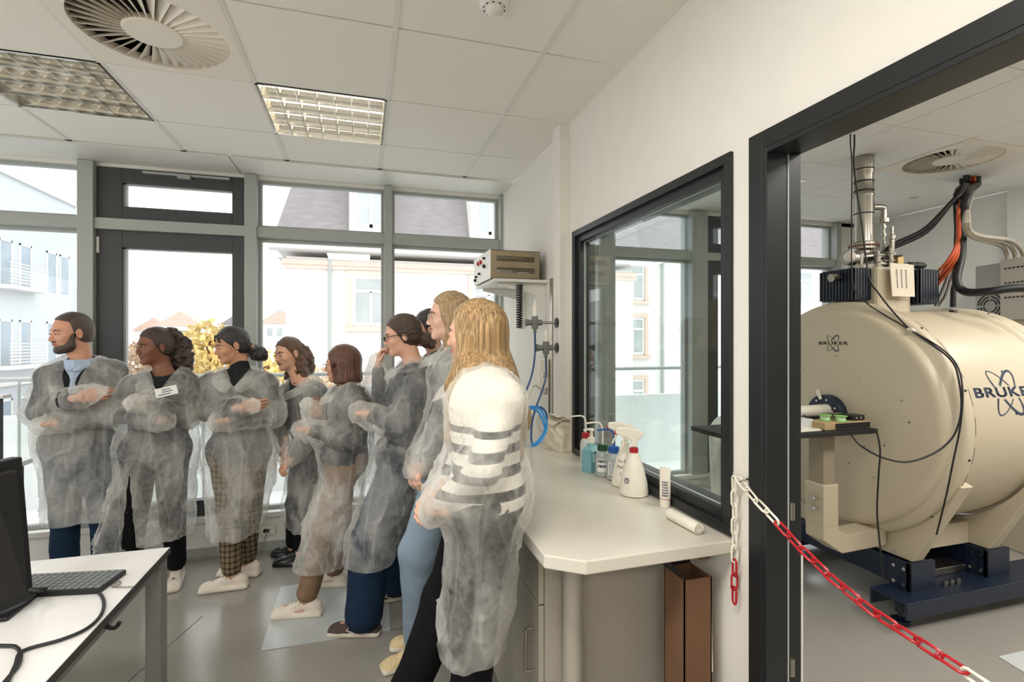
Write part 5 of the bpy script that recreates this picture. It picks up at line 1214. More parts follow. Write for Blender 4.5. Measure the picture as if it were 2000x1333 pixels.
class Cap:      # tapered capsule
    def __init__(s, a, b, ra, rb=None, k=0.02, flat=None):
        s.a, s.b, s.ra, s.rb, s.k = A(a), A(b), ra, (ra if rb is None else rb), k; m_ = max(s.ra, s.rb)
        s.lo = np.minimum(s.a, s.b) - m_; s.hi = np.maximum(s.a, s.b) + m_; s.sub = False
    def ev(s, p):
        ab = s.b - s.a; t = np.clip(((p - s.a) @ ab) / (ab @ ab + 1e-9), 0, 1)
        return np.linalg.norm(p - s.a - t[..., None] * ab, axis=-1) - (s.ra + (s.rb - s.ra) * t)
class Ell:      # ellipsoid with frame columns R
    def __init__(s, c, r, R=None, k=0.02, sub=False):
        s.c, s.r, s.k, s.sub = A(c), A(r), k, sub; s.R = np.eye(3, dtype=np.float32) if R is None else np.array(R, dtype=np.float32)
        e = np.sqrt(((s.R * s.r) ** 2).sum(1)); s.lo = s.c - e; s.hi = s.c + e
    def ev(s, p):
        q = (p - s.c) @ s.R; k0 = np.linalg.norm(q / s.r, axis=-1); k1 = np.linalg.norm(q / (s.r * s.r), axis=-1)
        return k0 * (k0 - 1) / np.maximum(k1, 1e-6)
class Box:
    def __init__(s, c, h, R=None, rd=0.01, k=0.02, sub=False):
        s.c, s.h, s.rd, s.k, s.sub = A(c), A(h), rd, k, sub; s.R = np.eye(3, dtype=np.float32) if R is None else np.array(R, dtype=np.float32)
        e = np.abs(s.R * s.h).sum(1); s.lo = s.c - e; s.hi = s.c + e
    def ev(s, p):
        q = np.abs((p - s.c) @ s.R) - (s.h - s.rd)
        return np.linalg.norm(np.maximum(q, 0), axis=-1) + np.minimum(q.max(-1), 0) - s.rd
class Loft:     # stack of oriented ellipses: rings (z, cx, cy, a(side), b(front)), yaw = front direction
    def __init__(s, rings, yaw, folds=0.0, nf=9, seed=0, k=0.03, fz=None, gather=0.0):
        r = np.array(sorted(rings), dtype=np.float32); s.r = r; s.y = yaw; s.k = k; s.f = folds; s.nf = nf; s.s = seed; s.sub = False; s.gather = gather
        m_ = r[:, 3:5].max(1) + folds * 2; s.lo = np.array([(r[:, 1] - m_).min(), (r[:, 2] - m_).min(), r[0, 0]]); s.hi = np.array([(r[:, 1] + m_).max(), (r[:, 2] + m_).max(), r[-1, 0]])
    def ev(s, p):
        z = p[..., 2]; r = s.r; g = lambda c: np.interp(z, r[:, 0], r[:, c])
        dx, dy = p[..., 0] - g(1), p[..., 1] - g(2); c, sn = math.cos(s.y), math.sin(s.y)
        fr = dx * c + dy * sn; sd = -dx * sn + dy * c
        a, b = g(3), g(4); q = np.sqrt((sd / a) ** 2 + (fr / b) ** 2)
        d = (q - 1) * np.minimum(a, b) * 0.9
        if s.f:
            th = np.arctan2(sd / a, fr / b); t = np.clip((r[-1, 0] - z) / (r[-1, 0] - r[0, 0]), 0, 1)
            n1 = vnoise(np.stack([np.cos(th) * 1.3 + s.s, np.sin(th) * 1.3, z * 1.2], -1))
            n2 = vnoise(np.stack([np.cos(th) * 3.1 + s.s * 2, np.sin(th) * 3.1 + 9, z * 0.9 + 4], -1))
            w = (np.abs(np.sin((th * s.nf + n1 * 4.5 + s.s) * .5)) ** .8 * 1.5 - .75) * 0.75 + n2 * 0.8
            d = d + s.f * (0.25 + t) * w
        return np.maximum(np.maximum(d, r[0, 0] - z), z - r[-1, 0] - 0.05)
def mesh_nets(name, prims, h, mat_, parent, post=None, cut=None, pad=0.04, matfn=None, mats=None, smooth_it=1, sink=None):
    lo = np.min([p.lo for p in prims if not p.sub], 0) - pad; hi = np.max([p.hi for p in prims if not p.sub], 0) + pad
    n = np.ceil((hi - lo) / h).astype(int) + 1
    ax = [lo[i] + h * np.arange(n[i]) for i in range(3)]
    f = np.full(tuple(n), 0.5, dtype=np.float32)
    for p in prims:
        m_ = p.k + 3 * h + (0.03 if isinstance(p, Loft) else 0)
        i0 = np.maximum(np.floor((p.lo - m_ - lo) / h).astype(int), 0); i1 = np.minimum(np.ceil((p.hi + m_ - lo) / h).astype(int) + 1, n)
        if (i1 <= i0).any(): continue
        sl = tuple(slice(a, b) for a, b in zip(i0, i1))
        P = np.stack(np.meshgrid(*[ax[i][i0[i]:i1[i]] for i in range(3)], indexing='ij'), -1).astype(np.float32)
        d = p.ev(P).astype(np.float32); o = f[sl]; k = max(p.k, 1e-4)
        if p.sub:
            d = -d; hh = np.maximum(k - np.abs(o - d), 0) / k; f[sl] = np.maximum(o, d) + hh * hh * k * 0.25
        else:
            hh = np.maximum(k - np.abs(o - d), 0) / k; f[sl] = np.minimum(o, d) - hh * hh * k * 0.25
    if post is not None:
        msk = np.abs(f) < 0.045; idx = np.argwhere(msk); P = lo + idx * h
        f[msk] += post(P.astype(np.float32)).astype(np.float32)
    ins = f < 0
    c8 = [(a, b, c) for a in (0, 1) for b in (0, 1) for c in (0, 1)]
    nx, ny, nz = f.shape
    cnt = np.zeros((nx - 1, ny - 1, nz - 1), dtype=np.int8)
    for a, b, c in c8: cnt += ins[a:nx - 1 + a, b:ny - 1 + b, c:nz - 1 + c]
    act = np.argwhere((cnt > 0) & (cnt < 8)); vid = np.full(cnt.shape, -1, dtype=np.int64); vid[tuple(act.T)] = np.arange(len(act))
    V = {c: f[act[:, 0] + c[0], act[:, 1] + c[1], act[:, 2] + c[2]] for c in c8}
    acc = np.zeros((len(act), 3)); w_ = np.zeros(len(act))
    for c in c8:
        for k in range(3):
            if c[k]: continue
            e = list(c); e[k] = 1; e = tuple(e); v0, v1 = V[c], V[e]; cr = (v0 < 0) != (v1 < 0)
            t = np.where(cr, v0 / np.where(cr, v0 - v1, 1), 0); q = np.array(c, float)[None].repeat(len(act), 0); q[:, k] = t
            acc += q * cr[:, None]; w_ += cr
    pos = lo + (act + acc / w_[:, None]) * h
    F = []
    for k in range(3):
        o1, o2 = [(1, 2), (2, 0), (0, 1)][k]
        a = [slice(None)] * 3; b = [slice(None)] * 3; a[k] = slice(0, -1); b[k] = slice(1, None)
        ch = ins[tuple(a)] != ins[tuple(b)]; e = np.argwhere(ch)
        e = e[(e[:, o1] > 0) & (e[:, o2] > 0) & (e[:, o1] < f.shape[o1] - 1) & (e[:, o2] < f.shape[o2] - 1)]
        u1 = np.zeros(3, int); u1[o1] = 1; u2 = np.zeros(3, int); u2[o2] = 1
        q = np.stack([vid[tuple((e - u1 - u2).T)], vid[tuple((e - u2).T)], vid[tuple(e.T)], vid[tuple((e - u1).T)]], 1)
        flip = ~ins[tuple(e.T)]; q[flip] = q[flip][:, ::-1]; F.append(q)
    F = np.concatenate(F); F = F[(F >= 0).all(1)]
    for _ in range(smooth_it):       # light Laplacian relaxing to remove grid stepping
        s = np.zeros_like(pos); c = np.zeros(len(pos))
        for a in range(4):
            b = (a + 1) % 4
            np.add.at(s, F[:, a], pos[F[:, b]]); np.add.at(c, F[:, a], 1); np.add.at(s, F[:, b], pos[F[:, a]]); np.add.at(c, F[:, b], 1)
        pos = pos * 0.5 + 0.5 * s / np.maximum(c, 1)[:, None]
    if cut is not None:
        cen = pos[F].mean(1); nr = np.cross(pos[F[:, 2]] - pos[F[:, 0]], pos[F[:, 3]] - pos[F[:, 1]]); nr /= np.linalg.norm(nr, axis=1)[:, None] + 1e-12
        F = F[~cut(cen, nr)]; used = np.unique(F); mp = np.full(len(pos), -1); mp[used] = np.arange(len(used)); pos = pos[used]; F = mp[F]
        ed = np.sort(np.concatenate([F[:, [0, 1]], F[:, [1, 2]], F[:, [2, 3]], F[:, [3, 0]]]), 1); ue, ct = np.unique(ed, axis=0, return_counts=True); be = ue[ct == 1]
        for _ in range(6):           # even out the cut edges
            s = np.zeros_like(pos); c = np.zeros(len(pos)); np.add.at(s, be[:, 0], pos[be[:, 1]]); np.add.at(s, be[:, 1], pos[be[:, 0]]); np.add.at(c, be[:, 0], 1); np.add.at(c, be[:, 1], 1)
            k = c > 0; pos[k] = pos[k] * .4 + .6 * s[k] / c[k][:, None]
    me = bpy.data.meshes.new(name); me.vertices.add(len(pos)); off = np.array(wpos(parent)) if parent else np.zeros(3)
    me.vertices.foreach_set('co', (pos - off).astype(np.float32).ravel()); me.loops.add(len(F) * 4); me.loops.foreach_set('vertex_index', F.astype(np.int32).ravel())
    me.polygons.add(len(F)); me.polygons.foreach_set('loop_start', np.arange(0, len(F) * 4, 4, dtype=np.int32)); me.polygons.foreach_set('use_smooth', np.ones(len(F), bool))
    for mm in (mats or [mat_]): me.materials.append(mm)
    if matfn is not None: me.polygons.foreach_set('material_index', matfn(pos[F].mean(1)).astype(np.int32))
    me.update(calc_edges=True); me.validate()
    o = bpy.data.objects.new(name, me); COL.objects.link(o)
    if parent: o.parent = parent
    return o
def merge_into(o, others):
    import bmesh
    b = bmesh.new(); b.from_mesh(o.data)
    for x in others: b.from_mesh(x.data)
    b.to_mesh(o.data); b.free()
    for x in others: me = x.data; bpy.data.objects.remove(x); bpy.data.meshes.remove(me)
# ================================================================== people
def skinm(nm, c, c2=None): return mat(nm, c, .48, var=.05, vscale=14, bump=.05, bscale=300, spec=.4)
def hairm(nm, c, c2, vs=26): return mat(nm, c, .42, vscale=vs, stretch=(8, 8, .3), col2=c2, bump=.5, bscale=60, spec=.6)
def cloth(nm, c, var=.12, vs=30, rough=.9): return mat(nm, c, rough, var=var, vscale=vs, bump=.25, bscale=120, spec=.15)
def gown_mat(nm, op, seed):
    m = bpy.data.materials.new(nm); m.use_nodes = True; n = m.node_tree.nodes; l = m.node_tree.links
    n.remove(n['Principled BSDF']); o = n['Material Output']
    t = n.new('ShaderNodeTexCoord'); mp = n.new('ShaderNodeMapping'); mp.inputs['Location'].default_value = (seed, seed * .7, 0); l.new(t.outputs['Object'], mp.inputs['Vector'])
    a = n.new('ShaderNodeTexNoise'); a.inputs['Scale'].default_value = 34; a.inputs['Detail'].default_value = 7; a.inputs['Roughness'].default_value = .7
    a2 = n.new('ShaderNodeTexNoise'); a2.inputs['Scale'].default_value = 6; a2.inputs['Detail'].default_value = 3
    l.new(mp.outputs[0], a.inputs['Vector']); l.new(mp.outputs[0], a2.inputs['Vector'])
    ad = n.new('ShaderNodeMath'); ad.operation = 'ADD'; l.new(a.outputs['Fac'], ad.inputs[0]); l.new(a2.outputs['Fac'], ad.inputs[1])
    r = n.new('ShaderNodeMapRange'); r.inputs['From Min'].default_value = .65; r.inputs['From Max'].default_value = 1.35; r.inputs['To Min'].default_value = op - .15; r.inputs['To Max'].default_value = op + .17
    l.new(ad.outputs[0], r.inputs['Value'])
    # creases: ridged stretched noise
    def mt(op_, a, b_=None):
        k = n.new('ShaderNodeMath'); k.operation = op_
        for q, x in enumerate((a, b_)):
            if x is None: continue
            if isinstance(x, (int, float)): k.inputs[q].default_value = x
            else: l.new(x, k.inputs[q])
        return k.outputs[0]
    def creases(sc, rot, scale, width):
        mp2 = n.new('ShaderNodeMapping'); mp2.inputs['Scale'].default_value = sc; mp2.inputs['Rotation'].default_value = rot; mp2.inputs['Location'].default_value = (seed * 1.7, 0, seed); l.new(t.outputs['Object'], mp2.inputs['Vector'])
        c = n.new('ShaderNodeTexVoronoi'); c.feature = 'DISTANCE_TO_EDGE'; c.inputs['Scale'].default_value = scale; l.new(mp2.outputs[0], c.inputs['Vector'])
        e = mt('SUBTRACT', 1.0, mt('MINIMUM', mt('MULTIPLY', c.outputs['Distance'], 1 / width), 1.0))
        return c.outputs['Distance'], mt('POWER', e, 1.6)
    h1, e1 = creases((1, 1, .22), (.08, .1, 0), 9.0, .09)
    h2, e2 = creases((1, .9, .75), (.7, .5, .3), 8.0, .05)
    pn = n.new('ShaderNodeTexNoise'); pn.inputs['Scale'].default_value = 5.5; pn.inputs['Detail'].default_value = 2; pn.inputs['Distortion'].default_value = .5; mpp = n.new('ShaderNodeMapping'); mpp.inputs['Scale'].default_value = (1, 1, .55); mpp.inputs['Location'].default_value = (seed * 2.3, seed, 0)
    l.new(t.outputs['Object'], mpp.inputs['Vector']); l.new(mpp.outputs[0], pn.inputs['Vector'])
    pr = n.new('ShaderNodeMapRange'); pr.inputs['From Min'].default_value = .40; pr.inputs['From Max'].default_value = .60; pr.inputs['To Min'].default_value = -.15; pr.inputs['To Max'].default_value = .17; l.new(pn.outputs['Fac'], pr.inputs['Value'])
    rs = mt('ADD', mt('MULTIPLY', e1, .5), mt('MULTIPLY', e2, .28))
    r = mt('MAXIMUM', mt('MINIMUM', mt('ADD', mt('ADD', r.outputs[0], pr.outputs[0]), mt('MULTIPLY', rs, .30)), .96), .08)
    hh = mt('ADD', mt('MULTIPLY', h1, -1.0), mt('MULTIPLY', h2, -.9))
    bp = n.new('ShaderNodeBump'); bp.inputs['Strength'].default_value = .55; bp.inputs['Distance'].default_value = .035; l.new(hh, bp.inputs['Height'])
    d = n.new('ShaderNodeBsdfDiffuse'); d.inputs['Color'].default_value = lin((246, 245, 240)); tl = n.new('ShaderNodeBsdfTranslucent'); tl.inputs['Color'].default_value = lin((246, 245, 240))
    l.new(bp.outputs[0], d.inputs['Normal']); l.new(bp.outputs[0], tl.inputs['Normal'])
    m1 = n.new('ShaderNodeMixShader'); m1.inputs[0].default_value = .55; l.new(d.outputs[0], m1.inputs[1]); l.new(tl.outputs[0], m1.inputs[2])
    tr = n.new('ShaderNodeBsdfTransparent'); m2 = n.new('ShaderNodeMixShader'); l.new(r, m2.inputs[0]); l.new(tr.outputs[0], m2.inputs[1]); l.new(m1.outputs[0], m2.inputs[2])
    l.new(m2.outputs[0], o.inputs['Surface']); return m
def stripe_mat(nm):
    m = cloth(nm, (226, 222, 212), .03); n = m.node_tree.nodes; l = m.node_tree.links; b = n['Principled BSDF']
    t = n.new('ShaderNodeTexCoord'); s = n.new('ShaderNodeSeparateXYZ'); l.new(t.outputs['Object'], s.inputs[0])
    def mt(op, a, b_): 
        k = n.new('ShaderNodeMath'); k.operation = op
        for i, x in enumerate((a, b_)):
            if isinstance(x, (int, float)): k.inputs[i].default_value = x
            else: l.new(x, k.inputs[i])
        return k.outputs[0]
    fr = mt('FRACT', mt('DIVIDE', s.outputs['Z'], .062), 0.0); a = mt('LESS_THAN', fr, .45); c = mt('LESS_THAN', s.outputs['Z'], 1.26); f = mt('MULTIPLY', a, c)
    mx = n.new('ShaderNodeMix'); mx.data_type = 'RGBA'; mx.inputs[6].default_value = lin((228, 224, 214)); mx.inputs[7].default_value = lin((22, 22, 24)); l.new(f, mx.inputs[0]); l.new(mx.outputs[2], b.inputs['Base Color']); return m
def plaid_mat(nm):
    m = cloth(nm, (96, 84, 66), .05); n = m.node_tree.nodes; l = m.node_tree.links; b = n['Principled BSDF']
    t = n.new('ShaderNodeTexCoord'); s = n.new('ShaderNodeSeparateXYZ'); l.new(t.outputs['Object'], s.inputs[0])
    def band(src, per, wd):
        d = n.new('ShaderNodeMath'); d.operation = 'DIVIDE'; l.new(src, d.inputs[0]); d.inputs[1].default_value = per
        f = n.new('ShaderNodeMath'); f.operation = 'FRACT'; l.new(d.outputs[0], f.inputs[0])
        c = n.new('ShaderNodeMath'); c.operation = 'LESS_THAN'; l.new(f.outputs[0], c.inputs[0]); c.inputs[1].default_value = wd; return c.outputs[0]
    x = band(s.outputs['X'], .028, .35); z = band(s.outputs['Z'], .034, .35)
    a = n.new('ShaderNodeMath'); a.operation = 'ADD'; l.new(x, a.inputs[0]); l.new(z, a.inputs[1])
    r = n.new('ShaderNodeValToRGB'); e = r.color_ramp.elements; e[0].color = lin((122, 108, 84)); e[1].color = lin((48, 42, 36)); q = e.new(.5); q.color = lin((86, 76, 60))
    h = n.new('ShaderNodeMath'); h.operation = 'MULTIPLY'; h.inputs[1].default_value = .5; l.new(a.outputs[0], h.inputs[0]); l.new(h.outputs[0], r.inputs[0]); l.new(r.outputs[0], b.inputs['Base Color']); return m

def facing(u, phi):
    r = ray(u, 664); r.z = 0; r.normalize(); lf = UP.cross(r); p = math.radians(phi); return (-r * math.cos(p) + lf * math.sin(p)).normalized()
def frame(F_, pitch=0, roll=0):
    p = math.radians(pitch); f = F_ * math.cos(p) - UP * math.sin(p); u = UP * math.cos(p) + F_ * math.sin(p); l_ = u.cross(f)
    if roll: R = Matrix.Rotation(math.radians(roll), 3, f); u = R @ u; l_ = R @ l_
    return Matrix((f, l_, u)).transposed()
def head_prims(C, R, s, Nb, male):
    T = lambda x, y, z: C + R @ Vector((x, y, z)) * s
    E = lambda c, r, k=.02, sub=False: Ell(T(*c), [q * s for q in r], R, k * s, sub)
    P = [E((-.014, 0, .036), (.094, .073, .082)), E((.022, 0, -.022), (.064, .058, .085), .03), E((.026, 0, -.072), (.050, .047, .038), .025), E((.066, 0, -.098), (.019, .020, .017), .022)]
    if male: P += [E((.03, .036, -.078), (.03, .022, .026), .02), E((.03, -.036, -.078), (.03, .022, .026), .02)]
    P += [E((.055, y, -.028), (.024, .022, .022), .022) for y in (.036, -.036)]
    P += [E((.072, 0, .022), (.016, .046, .011), .016)]
    P += [E((.092, y, -.001), (.016, .018, .012), .012, True) for y in (.031, -.031)]
    P += [E((.0745, y, -.002), (.0125, .0150, .0105), .006) for y in (.031, -.031)]
    P += [Cap(T(.082, 0, .008), T(.099, 0, -.029), .0072 * s, .0088 * s, .010 * s), E((.0975, 0, -.034), (.0115, .0105, .0085), .008)]
    P += [E((.092, y, -.037), (.011, .007, .0075), .007) for y in (.011, -.011)]
    P += [E((.085, 0, -.056), (.0085, .023, .0055), .008), E((.083, 0, -.066), (.0095, .020, .0065), .007)]
    P += [E((.095, 0, -.0607), (.012, .024, .0014), .003, True)]
    for y in (1, -1):
        P += [E((-.010, y * .075, -.004), (.017, .0075, .031), .008), E((-.006, y * .083, -.002), (.009, .006, .018), .006, True)]
    P += [Cap(T(-.022, 0, -.055), T(-.03, 0, -.105), .050 * s, .046 * s, .03 * s), Cap(T(-.03, 0, -.10), Nb - UP * .03, .049 * s * (1.06 if male else .93), .056 * (1.05 if male else .9), .03)]
    return P
def hand_prims(w, d, n, lat, curl=.5, s=.92, spread=1.0, thumb=.8, extra=None, tuck=False):
    d = d.normalized(); n = (n - d * n.dot(d)).normalized(); t = d.cross(n).normalized()
    if t.dot(lat) < 0: t = -t
    R = Matrix((d, t, n)).transposed()
    P = [Cap(w - d * .035, w, .023 * s, .023 * s, .012), Box(w + d * .046 * s, (.046 * s, .038 * s, .0135 * s), R, .012 * s, .014)]
    for i, (o_, L) in enumerate(((.029, .070), (.0095, .078), (-.010, .072), (-.028, .056))):
        p = w + d * (.084 - .004 * abs(i - 1)) * s + t * o_ * s * 1.0; a = curl * (.6 + .15 * i if extra is None else extra[i]); dd = d + t * o_ * 2.2 * spread
        dd.normalize(); r_ = .0086 * s
        for q, f in enumerate((.45, .30, .25)):
            v = (dd * math.cos(a) + n * math.sin(a)).normalized(); e = p + v * L * f * s; P.append(Cap(p, e, r_, r_ * .9, .004)); p = e; r_ *= .9; a += curl * 1.05
    p = w + d * .022 * s + t * .030 * s; v = (d * .62 + t * .62 + n * .45 * thumb).normalized() if not tuck else (d + t * .12 + n * .35).normalized()
    e = p + v * .042 * s; P.append(Cap(p, e, .0125 * s, .0105 * s, .012)); v2 = (v * .8 + d * .55 + n * .2).normalized() if not tuck else (d + n * .3 - t * .1).normalized(); f = e + v2 * .032 * s; P += [Cap(e, f, .0100 * s, .0088 * s, .005), Cap(f, f + v2 * .022 * s, .0088 * s, .007 * s, .004)]
    return P
def lerp3(a, b, t): return a + (b - a) * t

def person(key, label, root_uv, C, phi, pitch, roll, Nb, Pv, phib, arms, legs, toes, rings, skin, hairfn, top, trs, shoe, s=.93, male=False, sw=.165, hem_cut=True, vneck=.0, gown_op=.38, legr=(.088, .066, .052), hands=(), seed=0, slits=(), collar=None, ring_d=None, sleeve=1.0, shoe_mat2=None, folds=.02, top_hi=0.0, lip=(150, 84, 74), extra=None, hemcuff=.10, neckcut=.075, bare=''):
    C = W(*C); Nb = W(*Nb); Pv = W(*Pv); Fh = facing(root_uv, phi); R = frame(Fh, pitch, roll); Fb = facing(root_uv, phib); Lb = UP.cross(Fb)
    root = empty('person', (Pv.x, Pv.y, 0), label, 'person', 'visitors in translucent white gowns')
    T = lambda x, y, z: C + R @ Vector((x, y, z)) * s
    sk = skin
    # joints; arms: dict of RS RE RW LS LE LW as pixel+depth
    J = {k: W(*v) for k, v in arms.items()}
    for sd, sg in (('L', 1), ('R', -1)):
        if sd + 'S' not in J: J[sd + 'S'] = Nb - UP * .045 + Lb * sg * sw
        J[sd + 'H'] = Pv + Lb * sg * .078
    for k, v in legs.items(): J[k] = W(*v)
    spine = lambda t: lerp3(Nb, Pv, t)
    def trunk(g, m_=1.0):
        c, w, p = spine(.26), spine(.62), spine(.98)
        return [Cap(c - Lb * .072, c + Lb * .072, .098 + g, .098 + g, .05), Cap(spine(.12) - Lb * .07, spine(.12) + Lb * .07, .062 + g, None, .05), Cap(w - Lb * .055, w + Lb * .055, .088 + g, None, .06), Cap(p - Lb * .072, p + Lb * .072, .102 + g, None, .05),
                Cap(J['LS'] * .75 + J['RS'] * .25, J['LS'], .055 + g, .055 + g, .04), Cap(J['RS'] * .75 + J['LS'] * .25, J['RS'], .055 + g, .055 + g, .04)]
    def arm(sd, g, k=.02): return [Cap(J[sd + 'S'], J[sd + 'E'], .047 + g, .040 + g * .9, k), Cap(J[sd + 'E'], J[sd + 'W'] if not g else lerp3(J[sd + 'E'], J[sd + 'W'], .93), .040 + g * .9, .027 + g * .7, k)]
    # --- body, one continuous figure
    B = trunk(0) + arm('L', 0) + arm('R', 0) + [Cap(T(-.03, 0, -.10), Nb - UP * .03, .05 * s, .06, .03), Ell(T(-.01, 0, .02), [.08 * s, .06 * s, .07 * s], R, .02), Cap(T(-.02, 0, -.02), T(-.03, 0, -.1), .045, .045, .02)]
    tdir = {}
    for sd in 'LR':
        tp = aZ(*toes[sd], 0.0); an = J[sd + 'A']; fd = Vector((tp.x - an.x, tp.y - an.y, 0)); fd.normalize(); tdir[sd] = fd
        B += [Cap(J[sd + 'H'], J[sd + 'K'], .078, .052, .03), Cap(J[sd + 'K'], J[sd + 'A'], .052, .036, .02), Cap(Vector((an.x, an.y, .05)) - fd * .02, Vector((an.x, an.y, .035)) + fd * .13, .03, .025, .02)]
    for sd in 'LR':
        if sd not in [h[0] for h in hands]:
            d = (J[sd + 'W'] - J[sd + 'E']).normalized(); B += [Box(J[sd + 'W'] + d * .035, (.04, .030, .014), frame(d), .012, .015)]
    body = mesh_nets('body', B, .011, sk, root)
    hd = mesh_nets('head', head_prims(C, R, s, Nb, male), .0034, sk, root, smooth_it=1)
    lm = mat('lips', lip, .4, var=.03)
    hd.data.materials.append(lm)
    co = np.zeros(len(hd.data.polygons) * 3); hd.data.polygons.foreach_get('center', co); co = co.reshape(-1, 3) + np.array(wpos(root)); q = (co - np.array(C)) @ np.array(R) / s
    mi = ((np.abs(q[:, 1]) < .023) & (np.abs(q[:, 2] + .0605) < .0105 - np.abs(q[:, 1]) * .25) & (q[:, 0] > .07)).astype(np.int32)
    hd.data.polygons.foreach_set('material_index', mi)
    hm = [hd]
    body.data.materials.append(lm)
    for hnd in hands:
        sd, d, n_, lat, curl = hnd[:5]; kw = hnd[5] if len(hnd) > 5 else {}
        hm.append(mesh_nets('hand', hand_prims(J[sd + 'W'], Vector(d), Vector(n_), Vector(lat), curl, **kw), .0036, sk, root, smooth_it=1))
    merge_into(body, hm)
    # --- eyes, brows
    for y in (.031, -.031):
        eo = MB().lathe([(.0118 * s * math.sin(a), -.0118 * s * math.cos(a)) for a in np.linspace(0.02, PI - .02, 12)], T(.0750, y, -.002), R @ Vector((1, 0, 0)), 16).build('eye', EYEW, root, smooth=True)
        MB().lathe([(.0056 * s, .0105 * s), (.004 * s, .0119 * s), (.0001, .0122 * s)], T(.0750, y, -.002), R @ Vector((1, 0, 0)), 14, cap=False).build('iris', EYED, eo, smooth=True)
    lid = MB()
    for y in (.031, -.031):
        lid.tube([T(.082, y - .013, -.001), T(.0885, y - .006, .0055), T(.0895, y + .003, .0060), T(.084, y + .013, .001)], .0022 * s, n=6)
    lid.build('eyelid', sk, root, smooth=True)
    bw = MB()
    for y in (1, -1): bw.tube([T(.087, y * .014, .016), T(.0865, y * .026, .0215), T(.079, y * .040, .020), T(.070, y * .047, .014)], [.0034 * s, .0036 * s, .003 * s, .0015 * s], n=6)
    bw.build('eyebrows', BROW[key] if key in BROW else HAIRDARK, root, smooth=True)
    hairfn(root, T, R, C, s, Nb, Fb, Lb)
    # --- clothes
    tprims = trunk(.019) + arm('L', .010) + arm('R', .010)
    def wr(a, sc, sd): return lambda p: a * vnoise(p * sc + sd) + a * .6 * np.abs(vnoise(p * sc * 2.1 + sd))
    def topcut(c, n_):
        return np.linalg.norm((c - np.array(Nb))[:, :2], axis=1) + np.where(c[:, 2] > Nb.z - .01 + top_hi, 0, 9) < .075
    if top_hi: tprims += [Cap(Nb - UP * .04, Nb + (T(-.03, 0, -.11) - Nb) * .55, .066, .056, .02)]
    mesh_nets('top', tprims, .0095, top, root, post=wr(.004, 14, seed), cut=topcut if not top_hi else None)
    tr = [Cap(spine(1.0) - Lb * .075, spine(1.0) + Lb * .075, .116, None, .05)]
    for sd in 'LR':
        a0 = J[sd + 'A']; kk = J[sd + 'K']; e = a0 + (kk - a0).normalized() * hemcuff * .4
        tr += [Cap(J[sd + 'H'], kk, legr[0] + .008, legr[1], .025), Cap(kk, e, legr[1], legr[2], .025)]
    mesh_nets('trousers', tr, .0095, trs, root, post=wr(.006, 9, seed + 5), cut=lambda c, n_: (n_[:, 2] < -.75) & (c[:, 2] < .25))
    for sd in 'LR':
        an = J[sd + 'A']; fd = tdir[sd]; sd_ = UP.cross(fd); g = lambda f, l_, z: Vector((an.x, an.y, 0)) + fd * f + sd_ * l_ + UP * z
        S = [Box(g(.045, 0, .0145), (.135, .043, .0155), Matrix((fd, sd_, UP)).transposed(), .016, .012), Ell(g(.118, 0, .030), (.058, .042, .030), Matrix((fd, sd_, UP)).transposed(), .02), Ell(g(-.045, 0, .045), (.043, .036, .046), Matrix((fd, sd_, UP)).transposed(), .02), Cap(g(-.02, 0, .070), g(.07, 0, .042), .034, .030, .02), Ell(g(-.01, 0, .11), (.030, .026, .03), None, .012, True), Box(g(0, 0, -.05), (.4, .4, .0505), None, .001, .001, True)]
        so = mesh_nets('shoe', S, .0055, shoe, root, mats=[shoe, shoe_mat2 or SOLE], matfn=lambda c: (c[:, 2] < .026).astype(int))
        lc = MB()
        for i in range(5):
            f = .030 + .018 * i; z = .088 - .0095 * i
            lc.tube([g(f, -.030, z - .020), g(f + .004, 0, z + .004), g(f + .0, .030, z - .020)], .0034, n=5)
        lc.build('laces', LACE if shoe_mat2 is None else shoe_mat2, so, smooth=True)
        MB().tube([g(-.01 + .036 * math.cos(q * PI / 6), .032 * math.sin(q * PI / 6), .088 - .006 * math.cos(q * PI / 6)) for q in range(12)], .0055, n=6, closed=True, smooth=2).build('ankle_collar', LACE if shoe_mat2 is None else shoe_mat2, so, smooth=True)
        if key == 'g6':
            ch_ = MB()
            for sg in (1, -1):
                for o_ in (0, .028): ch_.tube([g(.055 - o_, sg * .041, .066), g(.075 - o_, sg * .045, .045), g(.035 - o_, sg * .044, .028)], .0035, n=6, smooth=1)
            ch_.build('chevron', SOLE, so)
        if key == 'g5':
            ch_ = MB()
            for sg in (1, -1): ch_.tube([g(.0, sg * .043, .05), g(.05, sg * .046, .044)], .0018, n=5, smooth=1)
            ch_.build('red_stripe', M['inkr'], so)
    # --- gown
    rg_ = []
    for r_ in rings:
        v, ul, ur, dh = r_[:4]; d = r_[4] if len(r_) > 4 else ring_d; um = (ul + ur) / 2; p = W(um, v, d)
        cs = math.cos(math.atan((um - 1000) / F))
        rg_.append((p.z, p.x, p.y, (ur - ul) / 2 * d / F * 1.0 * cs, dh))
    um = (rings[0][1] + rings[0][2]) / 2; f0 = facing(um, 0); yaw = math.atan2(f0.y, f0.x)
    hemz = min(r_[0] for r_ in rg_)
    lf = Loft(rg_, yaw, folds, 5, seed, .03)
    sc = sleeve
